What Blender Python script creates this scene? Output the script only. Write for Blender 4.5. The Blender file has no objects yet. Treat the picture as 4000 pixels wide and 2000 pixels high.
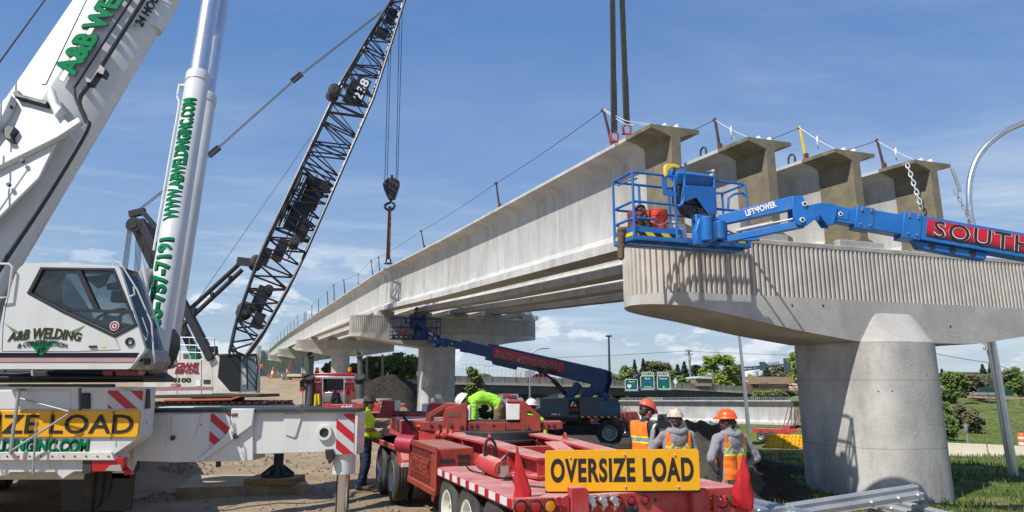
import bpy, bmesh, math, random
from mathutils import Vector, Matrix, noise
from mathutils.geometry import tessellate_polygon
random.seed(7)
R = math.radians
V = Vector
S = bpy.context.scene
COL = S.collection
# ------------------------------------------------------------------ camera
F, CY, H, HZ = 2850.0, 850.0, 2.0, 1500.0          # focal length (photo px), principal row, eye height (m), horizon row
TH = math.atan((HZ-CY)/F); CT, ST = math.cos(TH), math.sin(TH)
cam = bpy.data.cameras.new('camera'); co = bpy.data.objects.new('camera', cam); COL.objects.link(co)
co.location = (0, 0, H); co.rotation_euler = (R(90)+TH, 0, 0)
cam.sensor_width = 36; cam.lens = 36*F/4000; cam.shift_y = -(1000-CY)/4000
cam.clip_start = .1; cam.clip_end = 4000
S.camera = co
# ------------------------------------------------------------------ sun and sky
SUN = V((.40, .37, -.65)).normalized()              # travel direction of sunlight
sl = bpy.data.lights.new('sun', 'SUN'); so = bpy.data.objects.new('sun', sl); COL.objects.link(so)
sl.energy = 5.0; sl.angle = R(.5); sl.color = (1, .965, .905)
so.rotation_euler = SUN.to_track_quat('-Z', 'Y').to_euler(); so.location = (-20, -20, 40)
W = bpy.data.worlds.new('World'); S.world = W; W.use_nodes = True
nt = W.node_tree; N = nt.nodes; L = nt.links
bg = N['Background']; sky = N.new('ShaderNodeTexSky'); sky.sky_type = 'NISHITA'; sky.sun_disc = False
sky.sun_elevation = math.asin(-SUN.z); sky.sun_rotation = math.atan2(-SUN.x, -SUN.y) % (2*math.pi)
sky.air_density = 1.15; sky.dust_density = .35; sky.ozone_density = 1.5; sky.altitude = 200
def wm(op, a, b=None, c=None, clamp=False):
    n = N.new('ShaderNodeMath'); n.operation = op; n.use_clamp = clamp
    for i, x in enumerate((a, b, c)):
        if x is None: continue
        if isinstance(x, (int, float)): n.inputs[i].default_value = x
        else: L.new(x, n.inputs[i])
    return n.outputs[0]
tc = N.new('ShaderNodeTexCoord'); sep = N.new('ShaderNodeSeparateXYZ'); L.new(tc.outputs['Generated'], sep.inputs[0])
zc = wm('MAXIMUM', sep.outputs[2], .02)
pl = N.new('ShaderNodeCombineXYZ')                   # cloud layer: direction projected on a high flat plane
L.new(wm('DIVIDE', sep.outputs[0], wm('ADD', zc, .12)), pl.inputs[0]); L.new(wm('DIVIDE', sep.outputs[1], wm('ADD', zc, .12)), pl.inputs[1])
def wnoise(vec, scale, detail, rough, mp=(1, 1, 1), rot=0, off=(0, 0, 0)):
    m = N.new('ShaderNodeMapping'); m.inputs['Scale'].default_value = mp; m.inputs['Rotation'].default_value = (0, 0, rot); m.inputs['Location'].default_value = off
    L.new(vec, m.inputs[0]); n = N.new('ShaderNodeTexNoise'); n.inputs['Scale'].default_value = scale
    n.inputs['Detail'].default_value = detail; n.inputs['Roughness'].default_value = rough; L.new(m.outputs[0], n.inputs[0]); return n.outputs[0]
def wramp(x, a, b):
    n = N.new('ShaderNodeMapRange'); n.interpolation_type = 'SMOOTHSTEP'; n.inputs[1].default_value = a; n.inputs[2].default_value = b; L.new(x, n.inputs[0]); return n.outputs[0]
cir = wramp(wnoise(pl.outputs[0], .9, 8, .62, (.55, 1.5, 1), R(38), (3.1, .4, 0)), .40, .80)   # thin cirrus streaks
veil = wramp(wnoise(pl.outputs[0], .55, 4, .5, (1, 1, 1), 0, (1.3, 5.2, 0)), .28, .62)
cir = wm('MULTIPLY', cir, veil)
cum = wramp(wnoise(tc.outputs['Generated'], 15, 6, .55, (1, 1, 2.6), 0, (.31, 0, .12)), .545, .63)   # small low cumulus
band = wm('MULTIPLY', wramp(sep.outputs[2], .005, .03), wm('SUBTRACT', 1, wramp(sep.outputs[2], .10, .20)))
cum = wm('MULTIPLY', cum, band)
strat = wm('MULTIPLY', wramp(wnoise(tc.outputs['Generated'], 6, 5, .6, (1, 1, 9), 0, (2.2, 1, .7)), .47, .7), wm('SUBTRACT', 1, wramp(sep.outputs[2], .14, .34)))
rp = N.new('ShaderNodeValToRGB'); L.new(wm('MAXIMUM', sep.outputs[2], 0.0), rp.inputs[0])
for i, (p, c) in enumerate(((0, (.66, .82, .98)), (.10, (.47, .69, .98)), (.28, (.27, .49, .92)), (.45, (.165, .36, .80)), (.75, (.09, .24, .62)))):
    e = rp.color_ramp.elements[i] if i < 2 else rp.color_ramp.elements.new(p)
    e.position = p; e.color = (*c, 1)
sc_ = N.new('ShaderNodeVectorMath'); sc_.operation = 'SCALE'; L.new(rp.outputs[0], sc_.inputs[0]); sc_.inputs['Scale'].default_value = 7.0
m0 = N.new('ShaderNodeMixRGB'); m0.inputs[0].default_value = .85; L.new(sky.outputs[0], m0.inputs[1]); L.new(sc_.outputs[0], m0.inputs[2])
mx = N.new('ShaderNodeMixRGB'); L.new(m0.outputs[0], mx.inputs[1]); mx.inputs[2].default_value = (8.0, 8.5, 9.2, 1)
cl = wm('ADD', wm('MULTIPLY', cir, .42), wm('ADD', wm('MULTIPLY', cum, .72), wm('MULTIPLY', strat, .26)), None, True)
L.new(cl, mx.inputs[0]); L.new(mx.outputs[0], bg.inputs[0])
bg.inputs[1].default_value = .105
S.view_settings.view_transform = 'Standard'; S.view_settings.look = 'None'; S.view_settings.exposure = 0; S.view_settings.gamma = 1
# ------------------------------------------------------------------ picture measurement: pixel of the 4000x2000 photo -> point in the place
def ray(u, v):
    a = (u-2000)/F; b = (CY-v)/F
    return V((a, CT-b*ST, ST+b*CT))
EYE = V((0, 0, H))
def PY(u, v, Y): r = ray(u, v); return EYE + r*(Y/r.y)
def PZ(u, v, z): r = ray(u, v); return EYE + r*((z-H)/r.z)
def PC(u, v, p, n): r = ray(u, v); return EYE + r*(n.dot(p-EYE)/n.dot(r))
A20 = R(20); EC = V((math.cos(A20), math.sin(A20), 0)); EG = V((-math.sin(A20), math.cos(A20), 0)); UP = V((0, 0, 1)); XX = V((1, 0, 0)); YY = V((0, 1, 0))
# ------------------------------------------------------------------ materials
def mixn(nt, fac, a, b, mode='MIX'):
    n = nt.nodes.new('ShaderNodeMixRGB'); n.blend_type = mode
    for i, x in ((0, fac), (1, a), (2, b)):
        if isinstance(x, (int, float)): n.inputs[i].default_value = x
        elif isinstance(x, tuple): n.inputs[i].default_value = (*x[:3], 1)
        else: nt.links.new(x, n.inputs[i])
    return n.outputs[0]
def mth(nt, op, a, b=0.0, clamp=False):
    n = nt.nodes.new('ShaderNodeMath'); n.operation = op; n.use_clamp = clamp
    for i, x in enumerate((a, b)):
        if isinstance(x, (int, float)): n.inputs[i].default_value = x
        else: nt.links.new(x, n.inputs[i])
    return n.outputs[0]
def nz(nt, scale, detail=5, rough=.6, mp=None, vec=None):
    if vec is None:
        t = nt.nodes.new('ShaderNodeTexCoord'); vec = t.outputs['Object']
    if mp:
        m = nt.nodes.new('ShaderNodeMapping'); m.inputs['Scale'].default_value = mp; nt.links.new(vec, m.inputs[0]); vec = m.outputs[0]
    n = nt.nodes.new('ShaderNodeTexNoise'); n.inputs['Scale'].default_value = scale; n.inputs['Detail'].default_value = detail; n.inputs['Roughness'].default_value = rough
    nt.links.new(vec, n.inputs[0]); return n.outputs[0]
def rampn(nt, x, a, b):
    n = nt.nodes.new('ShaderNodeMapRange'); n.inputs[1].default_value = a; n.inputs[2].default_value = b; nt.links.new(x, n.inputs[0]); return n.outputs[0]
def M(name, col, rough=.6, metal=0, var=.12, vs=3, bump=0, bs=40, dust=None, dustamt=.7, dirt=None, ds=2.5, dlo=.5, dhi=.75, damt=.8, streak=False, seams=None, coat=0, spec=.5, stripe=None, pits=None):
    m = bpy.data.materials.new(name); m.use_nodes = True; nt = m.node_tree; b = nt.nodes['Principled BSDF']
    c = tuple(col)
    if stripe:                                       # (second colour, direction, period, duty): painted stripes
        c2, d, per, duty = stripe
        t = nt.nodes.new('ShaderNodeTexCoord'); dp = nt.nodes.new('ShaderNodeVectorMath'); dp.operation = 'DOT_PRODUCT'
        nt.links.new(t.outputs['Object'], dp.inputs[0]); dp.inputs[1].default_value = V(d)/per
        c = mixn(nt, mth(nt, 'GREATER_THAN', mth(nt, 'FRACT', dp.outputs['Value']), duty), c, tuple(c2))
    if var:
        k = rampn(nt, nz(nt, vs, 6, .65), .3, .7)
        lo = mixn(nt, 1.0, c, (1-var,)*3, 'MULTIPLY'); hi = mixn(nt, 1.0, c, (1+var,)*3, 'MULTIPLY'); c = mixn(nt, k, lo, hi)
    if dirt:
        k = mth(nt, 'MULTIPLY', rampn(nt, nz(nt, ds, 8, .7, (1, 1, .22) if streak else None), dlo, dhi), damt, True)
        c = mixn(nt, k, c, tuple(dirt))
    if pits:                                         # (scale, radius, colour): bug holes in concrete, chips in paint
        t = nt.nodes.new('ShaderNodeTexCoord'); vo = nt.nodes.new('ShaderNodeTexVoronoi'); vo.inputs['Scale'].default_value = pits[0]; nt.links.new(t.outputs['Object'], vo.inputs['Vector'])
        k = mth(nt, 'MULTIPLY', mth(nt, 'LESS_THAN', mth(nt, 'ADD', vo.outputs['Distance'], mth(nt, 'MULTIPLY', nz(nt, pits[0]*5), pits[1]*.8)), pits[1]*1.3), rampn(nt, nz(nt, 1.7, 4), .48, .56), True); c = mixn(nt, k, c, tuple(pits[2]))
    if seams:
        t = nt.nodes.new('ShaderNodeTexCoord'); sp = nt.nodes.new('ShaderNodeSeparateXYZ'); nt.links.new(t.outputs['Object'], sp.inputs[0])
        f = mth(nt, 'FRACT', mth(nt, 'DIVIDE', mth(nt, 'ADD', sp.outputs[2], mth(nt, 'MULTIPLY', nz(nt, 2.5), .012)), seams))
        c = mixn(nt, mth(nt, 'MULTIPLY', mth(nt, 'LESS_THAN', f, .012), .45), c, (.12, .115, .10))
    if dust:
        g = nt.nodes.new('ShaderNodeNewGeometry'); sp = nt.nodes.new('ShaderNodeSeparateXYZ'); nt.links.new(g.outputs['Normal'], sp.inputs[0])
        k = mth(nt, 'MULTIPLY', rampn(nt, sp.outputs[2], .6, .95), rampn(nt, nz(nt, 2.2, 7, .7), .25, .6), True)
        c = mixn(nt, mth(nt, 'MULTIPLY', k, dustamt), c, tuple(dust))
    if isinstance(c, tuple): b.inputs['Base Color'].default_value = (*c, 1)
    else: nt.links.new(c, b.inputs['Base Color'])
    rn = mth(nt, 'ADD', mth(nt, 'MULTIPLY', mth(nt, 'SUBTRACT', nz(nt, vs*2.3), .5), .25), rough, True); nt.links.new(rn, b.inputs['Roughness'])
    b.inputs['Metallic'].default_value = metal; b.inputs['Coat Weight'].default_value = coat; b.inputs['Specular IOR Level'].default_value = spec
    if bump:
        bn = nt.nodes.new('ShaderNodeBump'); bn.inputs['Strength'].default_value = bump; bn.inputs['Distance'].default_value = .05
        nt.links.new(nz(nt, bs, 8, .7), bn.inputs['Height']); nt.links.new(bn.outputs[0], b.inputs['Normal'])
    return m
m_gird = M('girder_concrete', (.56, .555, .53), .85, var=.14, vs=1.0, bump=.18, bs=24, dirt=(.33, .31, .265), ds=1.5, dlo=.45, dhi=.70, damt=.75, streak=True, pits=(2.6, .05, (.16, .15, .13)))
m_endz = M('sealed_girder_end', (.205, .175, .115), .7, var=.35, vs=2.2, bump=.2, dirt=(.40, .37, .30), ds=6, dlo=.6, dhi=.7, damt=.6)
m_pier = M('pier_concrete', (.50, .48, .44), .88, var=.24, vs=1.3, bump=.22, bs=22, dirt=(.26, .245, .22), ds=1.4, dlo=.46, dhi=.68, damt=.7, streak=True, seams=1.2, pits=(4, .075, (.13, .12, .10)))
m_pier2 = M('plain_pier_concrete', (.50, .48, .44), .88, var=.2, vs=1.3, bump=.22, bs=22, dirt=(.33, .30, .26), ds=1.25, dlo=.47, dhi=.72, damt=.6, streak=True, pits=(4, .075, (.13, .12, .10)))
m_rib = M('ribbed_concrete', (.54, .50, .445), .9, var=.18, vs=2, bump=.15, bs=50, dirt=(.42, .38, .33), ds=3, damt=.5, streak=True)
m_oldc = M('old_concrete', (.30, .28, .24), .9, var=.25, vs=1.2, bump=.2, bs=8, dirt=(.10, .095, .085), ds=.7, damt=.7, streak=True)
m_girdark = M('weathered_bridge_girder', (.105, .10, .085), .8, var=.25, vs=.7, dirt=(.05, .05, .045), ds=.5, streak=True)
m_white = M('white_paint', (.63, .63, .605), .42, var=.04, vs=2, dirt=(.44, .40, .33), ds=1.7, dlo=.5, dhi=.8, damt=.6, coat=.2, bump=.02, bs=6, streak=True, pits=(3.2, .05, (.20, .13, .08)))
m_whited = M('chipped_white_paint', (.63, .625, .60), .45, var=.05, vs=3, dirt=(.28, .22, .16), ds=3.2, dlo=.53, dhi=.74, damt=.75, bump=.05, bs=9, streak=True, pits=(5, .10, (.19, .11, .06)))
m_cream = M('cream_machine_paint', (.64, .61, .54), .5, var=.08, dirt=(.36, .32, .26), ds=1.6)
m_red = M('red_trailer_paint', (.47, .036, .036), .55, var=.22, vs=3, dust=(.60, .33, .29), dustamt=1.0, dirt=(.42, .17, .14), ds=3.2, dlo=.48, damt=.65, bump=.05, bs=12, pits=(6, .09, (.13, .06, .04)))
m_redo = M('faded_orange_red_paint', (.30, .042, .024), .6, var=.25, vs=4, dust=(.45, .23, .18), dirt=(.16, .06, .04), ds=5, dlo=.55, damt=.7, bump=.06, bs=14)
m_redcab = M('red_cab_paint', (.50, .012, .02), .3, var=.1, coat=.5)
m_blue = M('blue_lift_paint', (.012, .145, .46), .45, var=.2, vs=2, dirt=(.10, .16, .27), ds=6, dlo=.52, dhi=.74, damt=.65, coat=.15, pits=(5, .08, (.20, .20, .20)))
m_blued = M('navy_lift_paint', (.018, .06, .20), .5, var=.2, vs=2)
m_black = M('black_steel', (.022, .022, .026), .5, var=.25)
m_latt = M('black_boom_paint', (.016, .015, .022), .42, var=.3, vs=2)
m_dark = M('dark_machinery', (.035, .034, .033), .6, var=.4, vs=6, dirt=(.13, .11, .085), ds=4, dlo=.55, damt=.7)
m_rubber = M('tyre_rubber', (.035, .035, .034), .8, var=.25, vs=5, dirt=(.17, .15, .12), ds=3, dlo=.4, dhi=.8, damt=.6, bump=.1)
m_rubm = M('muddy_tyre_rubber', (.03, .03, .03), .85, var=.3, dirt=(.09, .08, .065), ds=3, damt=.6)
m_rim = M('cream_wheel_paint', (.72, .69, .62), .45, var=.1, dirt=(.35, .28, .2), ds=6, damt=.5)
m_rimg = M('grey_wheel_steel', (.42, .42, .42), .4, .5, var=.15)
m_chrome = M('polished_steel', (.70, .70, .70), .16, 1, var=.08)
m_galv = M('galvanised_steel', (.40, .415, .425), .5, .45, var=.18, vs=4, dirt=(.38, .37, .33), ds=4, damt=.35)
m_alum = M('brushed_aluminium', (.62, .63, .64), .35, .9, var=.12)
m_rod = M('chromed_lift_rod', (.60, .65, .72), .36, .75, var=.05)
m_rust = M('rusty_steel', (.16, .07, .045), .8, var=.35, vs=7)
m_post = M('dark_red_post', (.085, .04, .035), .7, var=.35, vs=8)
m_wood = M('timber', (.42, .25, .12), .85, var=.3, vs=8, bump=.2)
m_mat = M('dusty_timber_mat', (.36, .25, .14), .9, var=.3, vs=4, bump=.3, bs=14, dust=(.55, .44, .31), dirt=(.12, .08, .045), ds=3)
m_yelwood = M('yellow_painted_timber', (.36, .24, .05), .85, var=.3, vs=5, bump=.25, dirt=(.17, .115, .06), ds=3, dlo=.38, dhi=.62, damt=.9, dust=(.42, .32, .2), dustamt=.6)
m_yel = M('yellow_sign_face', (.83, .40, .008), .42, var=.05, vs=4, dirt=(.55, .28, .03), ds=4, dlo=.62, damt=.5)
m_safety = M('safety_yellow_paint', (.80, .56, .03), .45, var=.12, dirt=(.3, .22, .06), ds=5, damt=.4)
m_plasyel = M('yellow_plastic', (.80, .46, .015), .45, var=.1)
m_blk = M('black_lettering', (.015, .014, .013), .6, var=.1)
m_grn = M('green_lettering', (.0, .18, .062), .8, var=.2, vs=6, spec=.15)
m_navy = M('dark_letter_outline', (.010, .017, .03), .85, var=.1, spec=.15)
m_maroon = M('maroon_lettering', (.30, .02, .045), .5, var=.1)
m_wlet = M('white_lettering', (.80, .80, .80), .5, var=.03)
m_redtape = M('red_reflective_tape', (.48, .01, .018), .35, var=.1)
m_amber = M('amber_lens', (.80, .27, .01), .2, var=.1, coat=.6)
m_rlens = M('red_lens', (.42, .008, .010), .18, var=.15, coat=.6)
m_glassd = M('dark_window_glass', (.014, .017, .02), .10, var=.1, spec=.35)
m_green = M('road_sign_green', (.0, .145, .075), .45, var=.08)
m_soil = M('dark_soil', (.024, .0195, .0145), .95, var=.4, vs=3, bump=.7, bs=5)
m_fabric = M('black_silt_fabric', (.062, .053, .041), .9, var=.5, vs=2.5, bump=1.0, bs=3.5, dirt=(.075, .062, .045), ds=3, dlo=.5, damt=.7)
m_bucket = M('orange_red_plastic', (.75, .055, .02), .35, var=.06, coat=.2)
m_sling = M('olive_lifting_strap', (.045, .047, .036), .85, var=.3, vs=9)
m_shack = M('orange_red_steel', (.42, .07, .035), .5, .2, var=.25)
m_pad = M('white_plastic_pad', (.78, .77, .74), .5, var=.06, dirt=(.45, .42, .38), ds=7, damt=.4)
m_grey = M('grey_plastic_cover', (.105, .12, .135), .45, var=.12, vs=2)
m_wire = M('dark_wire_rope', (.05, .05, .055), .6, .4, var=.2)
m_rope = M('pale_cable', (.66, .70, .74), .45, .3, var=.1)
m_bldg = M('tan_building_wall', (.36, .25, .17), .85, var=.1, vs=.3)
m_roofd = M('dark_roof', (.10, .075, .065), .85, var=.2, vs=.4)
m_bldgw = M('pale_building_wall', (.62, .62, .60), .8, var=.08, vs=.3)
m_barrier = M('cream_barrier_concrete', (.60, .53, .41), .85, var=.14, vs=1.5, bump=.1, dirt=(.36, .31, .24), ds=1.5)
m_orange = M('orange_plastic', (.80, .16, .02), .5, var=.08)
m_bark = M('bark', (.10, .075, .055), .95, var=.35, vs=5)
m_polewood = M('weathered_pole_timber', (.24, .21, .18), .9, var=.25, vs=4)
m_redfl = M('red_flag_cloth', (.50, .012, .018), .75, var=.25, vs=6, bump=.15, bs=16)
m_hose = M('black_hose', (.012, .012, .012), .45, var=.2)
def foliage(name, a, b):
    m = bpy.data.materials.new(name); m.use_nodes = True; nt = m.node_tree; p = nt.nodes['Principled BSDF']
    c = mixn(nt, rampn(nt, nz(nt, 1.1, 5, .7), .3, .7), a, b); nt.links.new(c, p.inputs['Base Color']); p.inputs['Roughness'].default_value = .75
    p.inputs['Subsurface Weight'].default_value = 0; return m
m_fol = [foliage('spring_leaves', (.16, .22, .025), (.27, .33, .045)), foliage('mid_green_leaves', (.075, .125, .022), (.16, .21, .04)), foliage('dark_needles', (.018, .04, .017), (.04, .068, .03)), foliage('brown_budding_twigs', (.10, .085, .045), (.16, .165, .06))]
def glass(name, tint, alpha=.25):
    m = bpy.data.materials.new(name); m.use_nodes = True; nt = m.node_tree
    o = nt.nodes['Material Output']; g = nt.nodes.new('ShaderNodeBsdfGlossy'); g.inputs['Roughness'].default_value = .03
    t = nt.nodes.new('ShaderNodeBsdfTransparent'); t.inputs[0].default_value = (*tint, 1)
    x = nt.nodes.new('ShaderNodeMixShader'); fr = nt.nodes.new('ShaderNodeFresnel'); fr.inputs[0].default_value = 1.5
    nt.links.new(mth(nt, 'ADD', fr.outputs[0], alpha*.1, True), x.inputs[0]); nt.links.new(t.outputs[0], x.inputs[1]); nt.links.new(g.outputs[0], x.inputs[2]); nt.links.new(x.outputs[0], o.inputs[0]); return m
m_glass = glass('cab_glass', (.66, .71, .72))
# ------------------------------------------------------------------ mesh building
class Fr:
    def __init__(s, o, x=XX, y=YY, z=UP): s.o, s.x, s.y, s.z = V(o), V(x).normalized(), V(y).normalized(), V(z).normalized()
    def __call__(s, p): return s.o + s.x*p[0] + s.y*p[1] + s.z*p[2]
class MB:
    def __init__(s, fr=None): s.v, s.f, s.m, s.fr, s.k = [], [], [], fr, 0
    def add(s, vs, fs, world=False):
        n = len(s.v); s.v += [s.fr(p) if (s.fr and not world) else V(p) for p in vs]
        s.f += [tuple(i+n for i in f) for f in fs]; s.m += [s.k]*len(fs); return s
    def box(s, x0, x1, y0, y1, z0, z1):
        return s.add([(x, y, z) for x in (x0, x1) for y in (y0, y1) for z in (z0, z1)], [(0, 1, 3, 2), (4, 6, 7, 5), (0, 4, 5, 1), (2, 3, 7, 6), (0, 2, 6, 4), (1, 5, 7, 3)])
    def cbox(s, c, d): return s.box(c[0]-d[0]/2, c[0]+d[0]/2, c[1]-d[1]/2, c[1]+d[1]/2, c[2]-d[2]/2, c[2]+d[2]/2)
    def beam(s, p, q, w, h, up=UP, w2=None, h2=None):
        p, q = V(p), V(q)
        if s.fr: p, q, up = s.fr(p), s.fr(q), (s.fr(V(up))-s.fr(V((0, 0, 0))))
        d = (q-p).normalized(); up = V(up); x = d.cross(up)
        if x.length < 1e-4: x = d.cross(V((1, 0, 0)))
        x.normalize(); y = x.cross(d); w2 = w2 or w; h2 = h2 or h
        vs = [p+x*a*w/2+y*b*h/2 for a in (-1, 1) for b in (-1, 1)]+[q+x*a*w2/2+y*b*h2/2 for a in (-1, 1) for b in (-1, 1)]
        return s.add(vs, [(0, 1, 3, 2), (4, 6, 7, 5), (0, 4, 5, 1), (2, 3, 7, 6), (0, 2, 6, 4), (1, 5, 7, 3)], True)
    def cyl(s, p, q, r, r2=None, n=12): return s.lathe([(0, 0), (r, 0), (r if r2 is None else r2, 1), (0, 1)], p, q, n)
    def lathe(s, prof, p, q, n=16):      # prof: (radius, fraction of the way from p to q)
        p, q = V(p), V(q)
        if s.fr: p, q = s.fr(p), s.fr(q)
        d = q-p; a = d.normalized(); x = a.orthogonal().normalized(); y = a.cross(x); vs = []; fs = []; rings = []
        for r, t in prof:
            c = p+d*t
            if r < 1e-6: rings.append([len(vs)]); vs.append(c)
            else:
                rings.append(list(range(len(vs), len(vs)+n))); vs += [c+(x*math.cos(2*math.pi*i/n)+y*math.sin(2*math.pi*i/n))*r for i in range(n)]
        for A, B in zip(rings, rings[1:]):
            for i in range(n):
                j = (i+1) % n
                if len(A) == 1 and len(B) == 1: break
                if len(A) == 1: fs.append((A[0], B[i], B[j]))
                elif len(B) == 1: fs.append((A[i], B[0], A[j]))
                else: fs.append((A[i], B[i], B[j], A[j]))
        return s.add(vs, fs, True)
    def path(s, pts, r, n=6, closed=False):
        pts = [s.fr(p) if s.fr else V(p) for p in pts]; k = len(pts); vs = []; fs = []; x = None
        for i, p in enumerate(pts):
            a = pts[(i-1) % k] if (closed or i > 0) else p; b = pts[(i+1) % k] if (closed or i < k-1) else p
            d = (b-a).normalized()
            x = d.orthogonal().normalized() if x is None else (x-d*x.dot(d)).normalized()
            y = d.cross(x); vs += [p+(x*math.cos(2*math.pi*j/n)+y*math.sin(2*math.pi*j/n))*r for j in range(n)]
        for i in range(k if closed else k-1):
            for j in range(n):
                a, b = i*n, ((i+1) % k)*n; fs.append((a+j, a+(j+1) % n, b+(j+1) % n, b+j))
        if not closed: fs += [tuple(range(n))[::-1], tuple(range((k-1)*n, k*n))]
        return s.add(vs, fs, True)
    def prism(s, poly, vec, holes=()):
        loops = [[s.fr(p) if s.fr else V(p) for p in l] for l in [poly, *holes]]
        vec = (s.fr(V(vec))-s.fr(V((0, 0, 0)))) if s.fr else V(vec)
        flat = [p for l in loops for p in l]; n = len(flat); fs = []
        if holes:
            for t in tessellate_polygon(loops): fs += [tuple(t), tuple(i+n for i in reversed(t))]
        else: fs += [tuple(range(n)), tuple(range(2*n-1, n-1, -1))]
        k = 0
        for l in loops:
            m = len(l); fs += [(k+i, k+n+i, k+n+(i+1) % m, k+(i+1) % m) for i in range(m)]; k += m
        return s.add(flat+[p+vec for p in flat], fs, True)
    def ball(s, c, r, n=12, m=8):
        r = r if hasattr(r, '__len__') else (r, r, r); vs = []; fs = []
        for i in range(m+1):
            t = math.pi*i/m
            for j in range(n):
                p = 2*math.pi*j/n; vs.append((c[0]+r[0]*math.sin(t)*math.cos(p), c[1]+r[1]*math.sin(t)*math.sin(p), c[2]+r[2]*math.cos(t)))
        for i in range(m):
            for j in range(n): fs.append((i*n+j, (i+1)*n+j, (i+1)*n+(j+1) % n, i*n+(j+1) % n))
        return s.add(vs, fs)
    def loft(s, rings, cap=True):
        n = len(rings[0]); vs = [p for r in rings for p in r]; fs = []
        for i in range(len(rings)-1):
            for j in range(n): a, b = i*n, (i+1)*n; fs.append((a+j, a+(j+1) % n, b+(j+1) % n, b+j))
        if cap: fs += [tuple(range(n))[::-1], tuple(range((len(rings)-1)*n, len(rings)*n))]
        return s.add(vs, fs)
BASE = {}
EACH = {'bolt_hole', 'pin_hole', 'lock_hole', 'tie_hole', 'work_lamp', 'collar_bolt', 'headlight', 'tail_light', 'pivot_pin', 'pin_bore', 'guide_hole', 'louvre', 'beacon', 'strap', 'eye', 'iris', 'stake', 'board', 'leg', 'post', 'window_bar', 'door_seam', 'lock_pin', 'air_hose', 'axle', 'shade_sheet', 'signal_head', 'foam_block', 'hazard_tape', 'yellow_guard', 'warning_label', 'safety_label', 'white_band', 'grab_rail', 'cross_plate', 'control_frame'}
def pieces(mb):
    par = list(range(len(mb.v)))
    def find(i):
        while par[i] != i: par[i] = par[par[i]]; i = par[i]
        return i
    for f in mb.f:
        a = find(f[0])
        for i in f[1:]: par[find(i)] = a
    g = {}
    for f in mb.f: g.setdefault(find(f[0]), []).append(f)
    out = []
    for fs in g.values():
        ids = sorted({i for f in fs for i in f}); mp = {i: k for k, i in enumerate(ids)}; q = MB(); q.v = [mb.v[i] for i in ids]; q.f = [tuple(mp[i] for i in f) for f in fs]; q.m = [0]*len(fs); out.append(q)
    return out
def obj(name, mb, mats, parent=None, bevel=0, smooth=35, base=None, wn=False):
    if name in EACH and parent:
        ps = pieces(mb)
        if len(ps) > 1:
            for q in ps: o = obj(name, q, mats, parent, bevel, smooth, base, 1)
            return o
    me = bpy.data.meshes.new(name); o0 = BASE[parent.name] if parent else (V(base) if base is not None else V((0, 0, 0)))
    me.from_pydata([tuple(p-o0) for p in mb.v], [], mb.f); mats = mats if isinstance(mats, (list, tuple)) else [mats]
    for m in mats: me.materials.append(m)
    me.polygons.foreach_set('material_index', mb.m)
    bm = bmesh.new(); bm.from_mesh(me); bmesh.ops.remove_doubles(bm, verts=bm.verts, dist=1e-5); bmesh.ops.recalc_face_normals(bm, faces=bm.faces); bm.to_mesh(me); bm.free()
    if smooth:
        me.polygons.foreach_set('use_smooth', [True]*len(me.polygons)); me.set_sharp_from_angle(angle=R(smooth))
    o = bpy.data.objects.new(name, me); COL.objects.link(o)
    if parent: o.parent = parent
    else: o.location = o0
    BASE[o.name] = o0
    if bevel:
        b = o.modifiers.new('bevel', 'BEVEL'); b.width = bevel; b.segments = 2; b.limit_method = 'ANGLE'; b.angle_limit = R(40); b.harden_normals = False
    return o
def tag(o, label=None, cat=None, group=None, kind=None):
    if label: o['label'] = label
    if cat: o['category'] = cat
    if group: o['group'] = group
    if kind: o['kind'] = kind
    return o
def thing(name, loc, label, cat, group=None):
    o = bpy.data.objects.new(name, None); COL.objects.link(o); o.location = V(loc); o.empty_display_size = .3; BASE[o.name] = V(loc)
    return tag(o, label, cat, group)
def struct(name, mb, m, smooth=35, label=None): return tag(obj(name, mb, m, smooth=smooth), label=label, kind='structure')
def copy_tree(o, dv, parent=None, rz=0):      # a thing with its parts and sub-parts
    c = o.copy(); COL.objects.link(c); c.parent = parent
    if parent is None: c.location = o.location + V(dv); c.rotation_euler.z += rz; BASE[c.name] = V(c.location)
    else: BASE[c.name] = BASE[parent.name]
    for ch in list(o.children): copy_tree(ch, dv, c)
    return c
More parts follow.
